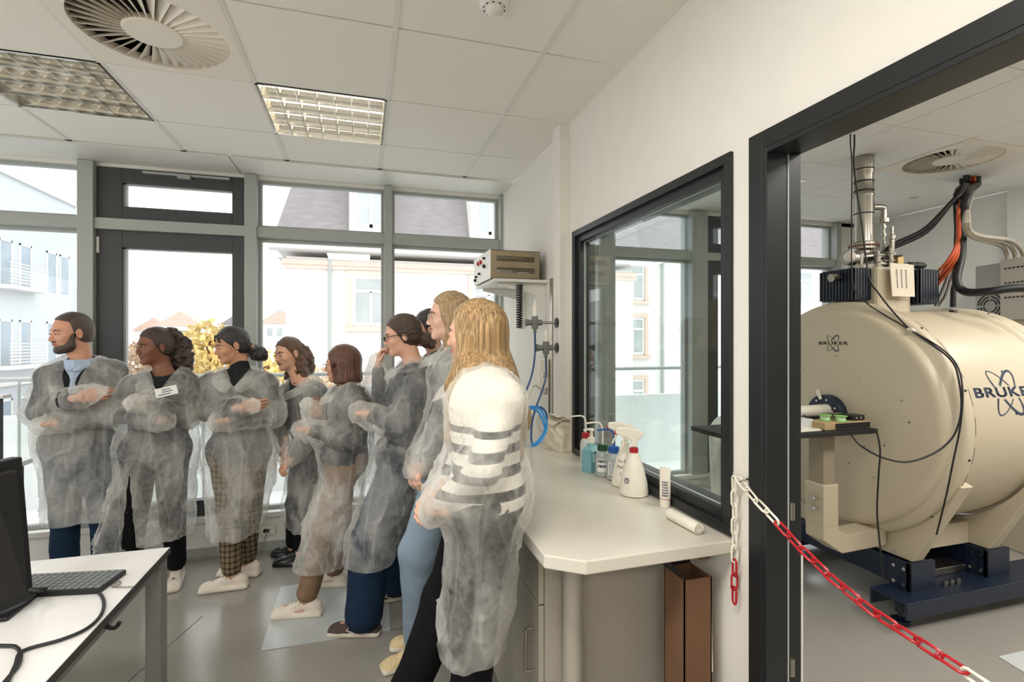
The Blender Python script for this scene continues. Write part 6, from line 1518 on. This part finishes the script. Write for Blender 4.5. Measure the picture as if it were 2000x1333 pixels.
    def slv(sd):
        S_, E_, W_ = J[sd + 'S'], J[sd + 'E'], J[sd + 'W']; vis = sd in [h[0] for h in hands]; cf = W_ + (W_ - E_).normalized() * (dict((h[0], (h[6] if len(h) > 6 else .03)) for h in hands)[sd] if vis else .05)
        return [Cap(S_, E_, .072 * sc, .068 * sc, .012), Cap(E_, lerp3(E_, cf, .72), .070 * sc, .058 * sc, .02), Cap(lerp3(E_, cf, .68), cf, .058 * sc, .040 if vis else .052, .015)]
    G = [lf, Cap(spine(.13) - Lb * .085, spine(.13) + Lb * .085, .088, None, .05), Cap(spine(.3) - Lb * .09, spine(.3) + Lb * .09, .125, None, .05), Cap(spine(.02) - Lb * .05, spine(.02) + Lb * .05, .06, None, .04), Cap(spine(.62) - Lb * .06, spine(.62) + Lb * .06, .126, None, .05), Cap(spine(.84) - Lb * .075, spine(.84) + Lb * .075, .132, None, .05),
         Cap(J['LS'] * .8 + J['RS'] * .2, J['LS'], .07, .072, .04), Cap(J['RS'] * .8 + J['LS'] * .2, J['RS'], .07, .072, .04)] + slv('L') + slv('R')
    G += [Cap(spine(.98) - Lb * .078, spine(.98) + Lb * .078, .135, None, .05)]
    for sd in 'LR':
        if sd in bare: continue
        H_, K_, A_ = J[sd + 'H'], J[sd + 'K'], J[sd + 'A']
        if K_.z > hemz: G += [Cap(H_, K_, legr[0] + .027, legr[1] + .025, .04), Cap(K_, lerp3(K_, A_, min(1, (K_.z - hemz + .06) / (K_.z - A_.z))), legr[1] + .025, legr[1] * .5 + legr[2] * .5 + .025, .04)]
        else: G.append(Cap(H_, lerp3(H_, K_, min(1, (H_.z - hemz + .03) / (H_.z - K_.z))), legr[0] + .027, legr[1] + .025, .04))
    def gpost(p):
        n1 = vnoise(p * 7.5 + seed * 3.1); q = p * np.array([17, 17, 9]) + seed; n2 = 1 - np.abs(vnoise(q + n1[..., None] * 1.2)); n3 = 1 - np.abs(vnoise(p * 24 + 3 + seed))
        n4 = 1 - np.abs(vnoise(p * np.array([8, 8, 4]) + 7 * seed))
        return -.004 * n1 - .013 * (n4 ** 8) - .010 * (n2 ** 7) + .002 - .003 * n3 ** 6
    Cn = np.array(Nb); Fn = np.array(Fb); Ln = np.array(Lb)
    def gcut(c, n_):
        k = ((n_[:, 2] < -.5) & (c[:, 2] < hemz + .03)) | (c[:, 2] < hemz - .004 + .012 * vnoise(c * 4 + seed))
        d = c - Cn; hor = np.linalg.norm(d[:, :2], axis=1)
        k |= (hor < neckcut) & (d[:, 2] > -.05)
        if vneck:
            f = d @ Fn; l_ = d @ Ln; dep = .03 - d[:, 2]
            k |= (f > .0) & (dep > -.1) & (dep < vneck) & (np.abs(l_) < .062 * (1 - dep / vneck) + .004)
        for (a, b, c_) in slits:
            x = c - np.array(CAM); dd = x @ np.array(FWD); uu = 1000 + F * (x @ np.array(RGT)) / dd; vv = 664 - F * x[:, 2] / dd
            def sg(p1, p2): return (uu - p2[0]) * (p1[1] - p2[1]) - (p1[0] - p2[0]) * (vv - p2[1])
            d1, d2, d3 = sg(a, b), sg(b, c_), sg(c_, a)
            ins_ = ~(((d1 < 0) | (d2 < 0) | (d3 < 0)) & ((d1 > 0) | (d2 > 0) | (d3 > 0)))
            k |= ins_ & ((n_ * -x).sum(1) > 0)
        return k
    gm = gown_mat('gown_cloth_' + key, gown_op, seed)
    go = mesh_nets('gown', G, .0085, gm, root, post=gpost, cut=gcut, smooth_it=1)
    # collar flaps
    cm = MB()
    for sg in (1, -1):
        vs = []; N = 9; vd = max(vneck, .07)
        for i in range(N + 1):
            t = i / N; th = PI * (1 - t) * .98
            rr = .078; f = math.cos(th) * rr * .95 + .005; l_ = sg * (math.sin(th) * rr + .002)
            z = .045 * (1 - t) + (.02 - vd * .95) * max(0, (t - .45) / .55) ** 1.2; f += .045 * max(0, (t - .45) / .55) + (.02 if t > .8 else 0)
            inn_ = Nb + Fb * f + Lb * l_ + UP * z
            od = (Fb * math.cos(th) * .6 + Lb * sg * (math.sin(th) + .35 * t)).normalized()
            wd = (.04 + .03 * math.sin(t * PI * .9)) * (1.0 if abs(phib) < 60 else .55)
            vs += [inn_ + UP * .008, inn_ + od * wd * .35 + UP * .016 + Fb * .004, inn_ + od * wd - UP * (.038 - .0 * t) + Fb * .012 * t]
        fs = []
        for i in range(N):
            for j in range(2): a = 3 * i + j; fs.append((a, a + 1, a + 4, a + 3))
        cm.add(vs, fs)
    if collar != 'none':
        co_ = cm.build('collar', gm, go, smooth=True); sm_ = co_.modifiers.new('sub', 'SUBSURF'); sm_.levels = 2; sm_.render_levels = 2
    # press studs / seam down the front
    if extra: extra(root, T, R, s, J, Nb, Fb, Lb, go, spine)
    return root

EYEW = mat('eye_white', (220, 214, 206), .15, var=.01); EYED = mat('iris_brown', (36, 24, 18), .1)
HAIRDARK = hairm('dark_brown_hair', (30, 22, 18), (62, 46, 36)); LACE = mat('lace_beige', (176, 164, 146), .8); SOLE = mat('off_white_sole', (214, 206, 192), .6, var=.04)
BROW = {}
H_BLACK = hairm('black_hair', (16, 14, 14), (46, 38, 34)); H_BROWN = hairm('brown_hair', (54, 36, 26), (112, 76, 50)); H_RED = hairm('auburn_hair', (48, 28, 20), (110, 66, 40))
H_CURL = hairm('dark_curly_hair', (26, 19, 16), (74, 50, 38)); H_BLOND = hairm('blonde_hair', (118, 92, 60), (196, 168, 124), 20); H_GOLD = hairm('golden_blonde_hair', (104, 72, 42), (204, 168, 114), 18); H_SHORT = hairm('short_brown_hair', (50, 38, 30), (92, 70, 54))

def _half(T, R, A_, B_):
    a, b = A(T(A_[0], 0, A_[1])), A(T(B_[0], 0, B_[1])); d = b - a; d /= np.linalg.norm(d); sd = A(R @ Vector((0, 1, 0))); n_ = np.cross(d, sd)
    if n_ @ A(R @ Vector((1, 0, 0))) < 0: n_ = -n_
    return a, n_
class Wedge:    # what lies in front of every one of the given lines (seen from the side of the head)
    def __init__(s, T, R, lines, k=.008):
        s.L = [_half(T, R, a, b) for a, b in lines]; s.k = k; s.sub = True; c = A(T(0, 0, 0)); s.lo, s.hi = c - .22, c + .22; s.hi[2] = c[2] + .16; s.lo[2] = c[2] - .5
    def ev(s, p):
        d = None
        for a, n_ in s.L: x = -((p - a) @ n_); d = x if d is None else np.maximum(d, x)
        return d
def hair_base(T, R, s, A_=(.082, .074), B_=(.050, .050), C_=(.014, -.022), D_=(-.012, -.055), r=(.104, .081, .094), ear=True, low=-.075, c=(-.018, 0, .034)):
    E = lambda c, r, k=.01, sub=False: Ell(T(*c), [q * s for q in r], R, k * s, sub)
    P = [E(c, r), E((-.045, 0, -.01), (.068, .070, .075), .03)]
    S = [Wedge(T, R, [(A_, B_), (B_, C_)])]
    if D_: S.append(Wedge(T, R, [(C_, D_)]))
    if ear: S += [E((-.002, y * .092, -.012), (.022, .022, .034), .005, True) for y in (1, -1)]
    S += [Box(T(.0, 0, low - .1), (.3 * s, .3 * s, .1 * s), R, .01, .015, True)]
    return P, S
def groove(R, C, sc=(95, 95, 9), a=.0028, seed=0, a2=.004, s2=22):
    Rn = np.array(R); Cn = np.array(C); S_ = np.array(sc)
    return lambda p: a * vnoise(((p - Cn) @ Rn) * S_ + seed) + a2 * vnoise(((p - Cn) @ Rn) * np.array([s2, s2, s2 * .3]) + seed)
def curlpost(seed, a=.009, sc=55): return lambda p: a * vnoise(p * sc + seed) + a * .9 * np.abs(vnoise(p * sc * .5 + seed)) - a * .3

def above(T, R, s, A_, B_, depth=.1):
    # box that removes everything above the line A-B (side view of the head)
    d = Vector((B_[0] - A_[0], 0, B_[1] - A_[1])).normalized(); n_ = Vector((-d.z, 0, d.x))
    if n_.z < 0: n_ = -n_
    mid = Vector(((A_[0] + B_[0]) / 2, 0, (A_[1] + B_[1]) / 2)) + n_ * depth
    Rl = Matrix((n_, Vector((0, 1, 0)), n_.cross(Vector((0, 1, 0))))).transposed()
    return Box(T(*mid), (depth * s, .2 * s, .3 * s), R @ Rl, .004, .006 * s, True)
def hair_short(root, T, R, C, s, Nb, Fb, Lb):
    P, S = hair_base(T, R, s, (.090, .088), (.030, .066), (.014, -.012), (-.010, -.045), (.0995, .0775, .0900), True, -.062, (-.014, 0, .036))
    mesh_nets('hair', P + S, .0034, H_SHORT, root, post=groove(R, C, (120, 120, 40), .0010, 1, .001))
    E = lambda c, r, k=.01, sub=False: Ell(T(*c), [q * s for q in r], R, k * s, sub)
    B = [E((.026, 0, -.074), (.056, .0535, .043), .02), E((.066, 0, -.099), (.0235, .027, .021), .02), E((.086, 0, -.0475), (.008, .026, .0045), .008), E((.03, .036, -.078), (.0345, .0265, .030), .02), E((.03, -.036, -.078), (.0345, .0265, .030), .02), Cap(T(.016, .058, -.005), T(.03, .052, -.07), .0135, .020, .015), Cap(T(.016, -.058, -.005), T(.03, -.052, -.07), .0135, .020, .015)]
    B += [E((.098, 0, -.061), (.02, .019, .008), .004, True), above(T, R, s, (.098, -.046), (.022, -.004))]
    mesh_nets('beard', B, .0034, hairm('dark_beard', (42, 30, 24), (84, 60, 46), 50), root, post=groove(R, C, (160, 160, 160), .0010, 4, .0004))
def hair_curly(root, T, R, C, s, Nb, Fb, Lb):
    P, S = hair_base(T, R, s)
    mesh_nets('hair', P + S, .0038, H_CURL, root, post=groove(R, C, (60, 60, 60), .0015, 2, .002))
    q = random.Random(2); Q = []
    pts = [T(-.10, 0, .075), T(-.135, -.01, .03), T(-.15, -.01, -.03), T(-.155, 0, -.085), T(-.165, .0, -.14), T(-.16, 0, -.18)]
    for i, p in enumerate(pts):
        r = [.042, .055, .062, .064, .058, .04][i]
        Q.append(Ell(p, (r, r, r), None, .02))
        for k in range(5): Q.append(Ell(p + Vector((q.uniform(-1, 1), q.uniform(-1, 1), q.uniform(-1, .6))) * r * .8, (.026, .026, .026), None, .012))
    mesh_nets('ponytail', Q, .0045, H_CURL, root, post=curlpost(3, .011, 62))
    MB().tube([T(-.085, .03, .085), T(-.095, .0, .105), T(-.085, -.03, .085)], .008).build('hair_clip', M['rubber'], root, smooth=True)
def hair_bun(root, T, R, C, s, Nb, Fb, Lb):
    P, S = hair_base(T, R, s, (.090, .062), (.050, .034), (.016, -.012))
    P += [Cap(T(.078, .01, .078), T(.076, .044, .040), .008, .004, .012), Cap(T(.078, -.01, .078), T(.076, -.044, .040), .008, .004, .012)]
    S2 = [x for x in S]
    o = mesh_nets('hair', P[:2] + S2 + P[2:], .0036, H_BLACK, root, post=groove(R, C, (30, 110, 110), .0022, 5))
    mesh_nets('hair_bun', [Cap(T(-.095, 0, -.03), T(-.13, 0, -.07), .032, .036, .02), Ell(T(-.15, .0, -.09), (.05, .042, .046), R, .02), Ell(T(-.18, .005, -.105), (.034, .034, .042), R, .02)], .004, H_BLACK, root, post=curlpost(1, .007, 70))
    MB().lathe([(.030, 0), (.034, .006), (.034, .012), (.030, .018)], T(-.105, 0, -.042), R @ Vector((-1, 0, -1.0)), 24, cap=False).build('hair_tie', mat('tan_hair_tie', (176, 138, 98), .6), root, smooth=True)
    MB().lathe([(.0001, -.005), (.004, -.003), (.005, 0), (.004, .003), (.0001, .005)], T(-.004, .083, -.042), (0, 0, 1), 12).build('earring', M['chrome'], root, smooth=True)
def hair_halfup(root, T, R, C, s, Nb, Fb, Lb):
    P, S = hair_base(T, R, s)
    mesh_nets('hair', P + S, .0038, H_BROWN, root, post=groove(R, C, (30, 110, 110), .0022, 5))
    Q = [Cap(T(-.09, 0, .03), T(-.12, .0, -.03), .05, .06, .03), Cap(T(-.12, 0, -.03), T(-.135, .01, -.12), .058, .052, .03), Cap(T(-.05, .055, -.05), T(-.03, .075, -.15), .036, .04, .03), Cap(T(-.03, .075, -.15), T(.02, .08, -.22), .036, .022, .03), Cap(T(-.06, -.05, -.05), T(-.03, -.07, -.16), .034, .034, .03)]
    mesh_nets('loose_hair', Q, .0045, H_BROWN, root, post=curlpost(8, .010, 48))
def hair_bob(root, T, R, C, s, Nb, Fb, Lb):
    P, S = hair_base(T, R, s, (.084, .068), (.056, .03), (.034, -.12), None, (.108, .088, .097), True, -.2)
    P = P[:1] + [Cap(T(-.03, .0, -.0), T(-.035, 0, -.085), .088 * s, .094 * s, .03), Cap(T(.0, .05, -.02), T(-.01, .058, -.10), .035, .034, .03), Cap(T(.0, -.05, -.02), T(-.01, -.058, -.10), .035, .034, .03)]
    S = [Box(T(0, 0, -.225), (.3 * s, .3 * s, .1 * s), R, .01, .02, True)] + S[:1] + [Ell(T(.018, y * .10, -.03), (.022, .03, .034), R, .008, True) for y in (1, -1)]
    mesh_nets('hair', P + S, .0038, H_RED, root, post=groove(R, C, (80, 80, 2), .0022, 5, .002, 16))
def hair_lowbun(root, T, R, C, s, Nb, Fb, Lb, m_=None):
    m_ = m_ or H_BROWN2
    P, S = hair_base(T, R, s, (.084, .070), (.052, .040), (.014, -.016), (-.012, -.055), (.106, .085, .094))
    mesh_nets('hair', P + S, .0036, m_, root, post=groove(R, C, (28, 100, 100), .003, 7))
    mesh_nets('hair_bun', [Cap(T(-.10, 0, -.015), T(-.135, 0, -.045), .036, .034, .02), Ell(T(-.15, 0, -.055), (.045, .042, .04), R, .02), Ell(T(-.16, .015, -.085), (.02, .02, .026), R, .015)], .004, m_, root, post=curlpost(6, .007, 60))
def hair_straight(root, T, R, C, s, Nb, Fb, Lb):
    P, S = hair_base(T, R, s, (.080, .084), (.052, .050), (.034, -.12), None, (.106, .086, .096), False, -.3)
    P += [Cap(T(-.035, 0, -.02), T(-.055, 0, -.16), .082 * s, .070, .03), Cap(T(-.02, .055, -.03), T(-.03, .062, -.17), .03, .028, .03), Cap(T(-.02, -.055, -.03), T(-.03, -.062, -.17), .03, .028, .03)]
    S = S[:1] + [Box(T(0, 0, -.30), (.3, .3, .1), R, .01, .02, True)]
    mesh_nets('hair', P + S, .0038, H_BLOND, root, post=groove(R, C, (80, 80, 1.5), .0022, 9, .002, 16))
    MB().tube([T(.0, .082, -.10), T(.01, .085, -.15), T(.02, .075, -.2)], .008).build('loose_lock', H_BLOND, root, smooth=True)
def hair_long(root, T, R, C, s, Nb, Fb, Lb):
    P, S = hair_base(T, R, s, (.080, .078), (.054, .045), (.040, -.12), None, (.107, .088, .097), False, -.6)
    Dn = lambda x, y, z: C + R @ Vector((x, y, 0)) * s + UP * z
    P += [Cap(T(-.03, 0, -.02), Dn(-.055, 0, -.16), .086 * s, .088, .03), Cap(T(-.005, .062, -.02), Dn(.03, .085, -.17), .034, .036, .03), Cap(Dn(.03, .085, -.17), Dn(.055, .10, -.34), .036, .020, .03), Cap(T(-.005, -.06, -.02), Dn(.03, -.08, -.17), .032, .034, .03),
          Cap(Dn(-.055, .0, -.15), Dn(-.13, .0, -.28), .090, .072, .04), Cap(Dn(-.03, .085, -.12), Dn(-.10, .115, -.30), .05, .042, .03), Cap(Dn(-.10, .115, -.30), Dn(-.115, .12, -.42), .042, .014, .03), Cap(Dn(-.12, -.02, -.28), Dn(-.15, -.02, -.40), .07, .03, .03)]
    mesh_nets('hair', P[:2] + [S[0]] + P[2:], .0045, H_GOLD, root, post=groove(R, C, (62, 62, 1.0), .0026, 9, .0015, 14))
H_BROWN2 = hairm('dark_chestnut_hair', (34, 24, 20), (84, 58, 42))
def glasses(par, T, R, s, m_, r=.021, th=.0015, sq=1.0):
    g_ = MB()
    for y in (.031, -.031):
        g_.tube([T(.099 - .1 * abs(abs(y + r * 1.15 * math.cos(a)) - .031) * .3, y + r * 1.12 * math.cos(a), -.006 + r * .85 * math.sin(a) * sq) for a in [k * PI / 10 for k in range(20)]], th, n=6, closed=True, smooth=1)
        g_.tube([T(.097, y + math.copysign(.024, y), .004), T(.06, math.copysign(.074, y), .006), T(.0, math.copysign(.082, y), .004), T(-.02, math.copysign(.083, y), -.012)], th, n=6)
    g_.tube([T(.099, -.009, -.001), T(.102, 0, .001), T(.099, .009, -.001)], th, n=6)
    o = g_.build('glasses', m_, par, smooth=True)
    ln = MB()
    for y in (.031, -.031): ln.lathe([(r * .98, 0), (.0001, .001)], T(.098, y, -.006), R @ Vector((1, 0, 0)), 20, cap=False)
    ln.build('lens', M['glass'], o)
SK1 = skinm('skin_fair_warm', (206, 152, 124)); SK2 = skinm('skin_brown', (122, 80, 58)); SK3 = skinm('skin_tan', (190, 140, 110)); SK4 = skinm('skin_fair', (212, 164, 138)); SK5 = skinm('skin_pale', (220, 178, 156))
C_DARK = cloth('charcoal_knit', (34, 35, 38)); C_BLACK = cloth('black_cloth', (17, 17, 19)); C_JEANS = mat('blue_denim', (22, 42, 64), .85, var=.2, vscale=14, bump=.2, bscale=200, spec=.2); C_JEANL = mat('light_blue_denim', (128, 146, 162), .85, var=.12, vscale=8, bump=.2, bscale=200, spec=.2)
C_NAVY = cloth('navy_jacket', (34, 40, 52)); C_BROWN = cloth('brown_corduroy', (128, 104, 82), .1); C_GREY = cloth('dark_grey_cloth', (52, 54, 58)); C_SHIRT = cloth('light_blue_shirt', (170, 186, 208), .04, 60)
S_WHITE = mat('white_trainer', (216, 206, 192), .55, var=.05); S_BLACK = mat('black_leather_shoe', (18, 18, 20), .3); S_BROWN = mat('brown_suede', (72, 58, 54), .8, var=.15); S_BEIGE = mat('beige_woven_shoe', (206, 186, 144), .7, var=.12, vscale=60)

def shirt_front(root, T, R, s, J, Nb, Fb, Lb, go, spine):
    mb = MB(); vs = []; N = 8
    for i in range(N + 1):
        t = i / N; w_ = .062 * (1 - t) + .006; c = Nb + Fb * (.085 + .045 * t) + UP * (.03 - .24 * t)
        vs += [c - Lb * w_ - Fb * .018 * (1 - t), c + Fb * .012, c + Lb * w_ - Fb * .018 * (1 - t)]
    fs = [f for i in range(N) for f in ((3 * i, 3 * i + 1, 3 * i + 4, 3 * i + 3), (3 * i + 1, 3 * i + 2, 3 * i + 5, 3 * i + 4))]
    off = Fb * -.01; b0 = len(vs); vs2 = vs + [v + off for v in vs]; fs2 = fs + [tuple(b0 + k for k in f[::-1]) for f in fs]
    mb.add(vs2, fs2); mb.build('shirt_front', C_SHIRT, root, smooth=True)
    ck = MB()
    for sg in (1, -1):
        vs = []
        for i in range(8):
            th = PI * (1 - i / 7); rr = .072; p = Nb + Fb * (math.cos(th) * rr + .012) + Lb * sg * math.sin(th) * rr + UP * (.05 - .04 * i / 7)
            o_ = (Fb * math.cos(th) + Lb * sg * math.sin(th)).normalized(); vs += [p + UP * .012, p + o_ * .012 - UP * .028 + (Fb * .02 + UP * -.02 if i > 5 else Vector((0, 0, 0)))]
        ck.add(vs, [(2 * i, 2 * i + 1, 2 * i + 3, 2 * i + 2) for i in range(7)])
    o = ck.build('shirt_collar', C_SHIRT, root, smooth=True); m_ = o.modifiers.new('thick', 'SOLIDIFY'); m_.thickness = .003
def name_card(root, T, R, s, J, Nb, Fb, Lb, go, spine):
    p = W(325, 765, 2.83); f0 = facing(325, 8); l_ = UP.cross(f0); Rm = Matrix((l_, f0, l_.cross(f0))).transposed() @ Matrix.Rotation(.22, 3, 'Y')
    o = MB().obox(p, (.105, .002, .05), Rm).build('name_card', M['label_w'], root)
    w_ = MB()
    for k, (a, b) in enumerate(((-.012, .013), (.004, .0), (0, -.012))): w_.obox(p + Rm @ Vector((a, .0015, b)), (.06 - .01 * k, .001, .004), Rm)
    w_.build('printing', M['ink'], o)
    g_ = MB().lathe([(.004, 0), (.004, .004)], T(-.004, .085, -.030), R @ Vector((0, 1, 0)), 10); g_.build('earring', M['chrome'], root)

G = 0
person('g1', 'bearded man with short brown hair and blue shirt collar, arms crossed, leftmost person', 145,
       (139, 651, 3.0), 68, 4, 0, (163, 712, 3.03), (152, 868, 3.03), 25,
       dict(RS=(96, 738, 3.0), RE=(72, 806, 2.95), RW=(158, 776, 2.80), LS=(222, 728, 3.08), LE=(232, 806, 3.0), LW=(112, 826, 2.82)),
       dict(RK=(128, 1010, 2.95), RA=(126, 1142, 3.0), LK=(203, 1008, 3.02), LA=(207, 1136, 3.05)), dict(R=(105, 1185), L=(190, 1175)),
       [(745, 98, 218, .12), (800, 86, 220, .14), (860, 86, 218, .16), (920, 84, 214, .17), (980, 90, 206, .17), (1012, 97, 192, .16)],
       SK1, hair_short, C_DARK, C_JEANS, S_BLACK, s=1.0, male=True, vneck=.26, ring_d=3.02, hands=[('R', W(186, 772, 2.84) - W(158, 776, 2.80), facing(145, 180), UP, .2, dict(spread=.25, tuck=True), .15)], seed=1, lip=(168, 104, 90), extra=shirt_front, sleeve=1.03, legr=(.088, .072, .070), gown_op=.40)
person('g2', 'woman with dark curly ponytail and name card on her chest, arms crossed', 314,
       (302, 677, 3.05), 64, 3, 0, (325, 733, 3.07), (305, 880, 3.07), 18,
       dict(RS=(262, 756, 3.05), RE=(222, 812, 2.98), RW=(312, 822, 2.84), LS=(362, 752, 3.08), LE=(366, 812, 2.98), LW=(282, 793, 2.82)),
       dict(RK=(262, 1010, 3.05), RA=(258, 1120, 3.1), LK=(338, 1015, 3.1), LA=(345, 1108, 3.2)), dict(R=(238, 1165), L=(340, 1147)),
       [(765, 255, 362, .11), (820, 242, 372, .13), (880, 238, 380, .16), (950, 218, 384, .19), (1010, 196, 384, .20), (1050, 184, 380, .20)],
       SK2, hair_curly, C_DARK, C_BLACK, S_WHITE, ring_d=3.05, seed=2, vneck=.12, lip=(110, 62, 54), extra=name_card, slits=[((252, 920), (236, 1075), (266, 1075))], legr=(.092, .068, .055), gown_op=.40)
person('g3', 'woman with black hair in a low bun, black turtleneck and plaid trousers, arms crossed', 458,
       (451, 675, 3.15), 72, 12, 0, (469, 730, 3.17), (468, 880, 3.2), 14,
       dict(RS=(414, 752, 3.15), RE=(402, 808, 3.08), RW=(474, 796, 2.94), LS=(520, 752, 3.17), LE=(536, 812, 3.08), LW=(446, 822, 2.95)),
       dict(RK=(446, 1000, 3.12), RA=(454, 1122, 3.1), LK=(487, 1000, 3.22), LA=(482, 1098, 3.28)), dict(R=(394, 1158), L=(452, 1124)),
       [(762, 418, 522, .11), (820, 402, 536, .13), (880, 396, 544, .16), (950, 398, 538, .18), (1000, 400, 524, .18), (1040, 402, 508, .17)],
       SK3, hair_bun, C_DARK, plaid_mat('plaid_wool'), S_WHITE, ring_d=3.15, seed=3, top_hi=.05, vneck=.10, hands=[('R', W(500, 793, 2.98) - W(474, 796, 2.94), facing(458, 180), UP, .2, dict(spread=.3, tuck=True), .09)], lip=(168, 96, 86), legr=(.092, .066, .055), gown_op=.40)
person('g4', 'woman with half tied wavy brown hair leaning forward with clasped hands, behind the others', 570,
       (563, 692, 3.45), 54, 6, 6, (592, 748, 3.42), (612, 885, 3.5), 52,
       dict(LS=(614, 778, 3.33), LE=(606, 850, 3.25), LW=(570, 893, 3.22), RS=(560, 772, 3.48), RE=(548, 835, 3.38), RW=(556, 868, 3.28)),
       dict(RK=(578, 985, 3.5), RA=(574, 1068, 3.52), LK=(594, 985, 3.42), LA=(588, 1078, 3.43)), dict(R=(540, 1086), L=(545, 1105)),
       [(785, 556, 628, .13), (840, 552, 636, .15), (900, 552, 640, .17), (980, 562, 642, .18), (1030, 570, 640, .18)],
       SK4, hair_halfup, C_GREY, C_BLACK, S_BLACK, ring_d=3.44, seed=4, shoe_mat2=S_BLACK, hands=[('L', (-.5, -.2, -.6), (.5, .3, -.1), UP, .55), ('R', (-.2, -.1, -.8), (.4, .1, -.1), (0, -1, 0), .5)], vneck=.10, gown_op=.36)
person('g5', 'woman with chin length auburn bob seen from behind, brown trousers and white trainers', 668,
       (667, 712, 2.95), 108, 2, 0, (684, 762, 2.95), (672, 892, 2.95), 78,
       dict(LS=(697, 797, 2.80), LE=(692, 858, 2.76), LW=(606, 842, 2.74), RE=(632, 850, 3.0), RW=(618, 822, 2.96)),
       dict(LK=(634, 1032, 2.82), LA=(598, 1170, 2.8), RK=(664, 1010, 3.05), RA=(652, 1118, 3.14)), dict(L=(536, 1207), R=(604, 1146)),
       [(800, 664, 710, .16), (850, 648, 716, .17), (900, 636, 715, .18), (980, 614, 712, .18), (1050, 594, 702, .18), (1092, 580, 692, .17)],
       SK3, hair_bob, C_DARK, C_BROWN, S_WHITE, s=.9, ring_d=2.92, seed=5, hands=[('R', (.1, .1, .9), (0, -1, 0), (-1, 0, 0), .3, dict(spread=.3, tuck=True), .12)], legr=(.085, .066, .060), gown_op=.36, sleeve=1.08,
       extra=lambda root, T, R, s, *a: glasses(root, T, R, s, M['steel'], .019, .0012))
person('g6', 'woman with dark glasses and low chestnut bun holding her hand to her mouth, blue jeans', 784,
       (784, 656, 2.78), 84, 9, 0, (811, 714, 2.80), (778, 892, 2.78), 80,
       dict(LS=(806, 757, 2.63), LE=(785, 838, 2.58), LW=(722, 812, 2.60), RE=(741, 800, 2.92), RW=(738, 718, 2.86)),
       dict(LK=(722, 1060, 2.66), LA=(710, 1212, 2.62), RK=(775, 1030, 2.95), RA=(775, 1146, 2.98)), dict(L=(612, 1240), R=(728, 1180)),
       [(770, 786, 838, .16), (830, 756, 846, .17), (900, 730, 836, .19), (980, 708, 822, .19), (1040, 694, 805, .18), (1076, 684, 792, .18)],
       SK4, hair_lowbun, C_NAVY, C_JEANS, S_BROWN, ring_d=2.78, seed=6, hands=[('R', (.10, -.05, .9), (.6, -.1, .1), (0, -1, .2), .75, {}, .045)], legr=(.095, .100, .098), gown_op=.36, sleeve=1.05,
       extra=lambda root, T, R, s, *a: glasses(root, T, R, s, M['rubber'], .021, .0022, .8))
person('g7', 'dark haired person mostly hidden between the glasses wearer and the tall blonde', 836,
       (836, 642, 3.05), 88, 0, 0, (856, 695, 3.05), (848, 870, 3.05), 84,
       dict(LE=(852, 800, 2.9), LW=(835, 860, 2.9), RE=(850, 800, 3.2), RW=(835, 860, 3.2)),
       dict(LK=(838, 1000, 2.98), LA=(840, 1142, 2.98), RK=(842, 1000, 3.1), RA=(845, 1125, 3.1)), dict(L=(800, 1160), R=(805, 1140)),
       [(750, 826, 880, .15), (850, 822, 885, .17), (950, 822, 885, .18), (1030, 824, 885, .18)],
       SK4, lambda *a: hair_lowbun(*a, m_=H_BLACK), C_GREY, C_BLACK, S_BLACK, ring_d=3.05, seed=7, shoe_mat2=S_BLACK)
person('g8', 'tall woman with straight blonde hair and round glasses leaning on the worktop, light blue jeans', 875,
       (876, 619, 2.35), 84, 0, 0, (892, 688, 2.35), (884, 885, 2.33), 84,
       dict(LS=(890, 738, 2.18), LE=(864, 840, 2.14), LW=(828, 900, 2.14), RE=(848, 835, 2.48), RW=(815, 902, 2.34)),
       dict(LK=(818, 1075, 2.26), LA=(818, 1262, 2.40), RK=(830, 1060, 2.42), RA=(834, 1232, 2.52)), dict(L=(770, 1308), R=(776, 1268)),
       [(760, 866, 918, .16), (820, 862, 924, .17), (900, 866, 934, .18), (1000, 875, 945, .19), (1110, 880, 955, .19)],
       SK5, hair_straight, C_GREY, C_JEANL, S_BEIGE, ring_d=2.35, seed=8, hands=[('L', (-.35, -.05, -.75), (.6, .1, -.3), (-1, 0, .2), .6, {}, .05), ('R', (-.3, -.1, -.8), (.5, .1, -.3), (-1, 0, .2), .6, {}, .05)], bare='LR', legr=(.098, .085, .072), gown_op=.40,
       extra=lambda root, T, R, s, *a: glasses(root, T, R, s, M['steel'], .020, .0011))
person('g9', 'woman with very long golden hair, striped jumper and black trousers, nearest of the group', 925,
       (927, 653, 1.72), 112, 0, 0, (948, 738, 1.70), (950, 958, 1.63), 92,
       dict(LS=(978, 782, 1.53), LE=(944, 918, 1.43), LW=(858, 990, 1.52), RS=(925, 780, 1.86), RE=(900, 905, 1.84), RW=(850, 975, 1.70)),
       dict(LK=(930, 1190, 1.58), LA=(905, 1550, 1.60), RK=(868, 1170, 1.74), RA=(745, 1495, 1.72)), dict(L=(800, 1640), R=(630, 1560)),
       [(830, 912, 1004, .13, 1.71), (900, 908, 1004, .13, 1.69), (960, 900, 1000, .14, 1.67), (1050, 882, 992, .17, 1.66), (1150, 868, 986, .17, 1.66), (1240, 856, 984, .17, 1.66)],
       SK4, hair_long, stripe_mat('striped_knit'), C_BLACK, S_BLACK, ring_d=1.68, seed=9, shoe_mat2=S_BLACK, hands=[('L', W(834, 977, 1.57) - W(858, 990, 1.52), facing(925, 180) + UP * -.3, (-.2, -.2, 1), .75), ('R', W(828, 992, 1.66) - W(850, 975, 1.70), facing(925, 0) + UP * -.5, (-.2, -.2, 1), .7)], legr=(.09, .072, .066), gown_op=.42, bare='R')
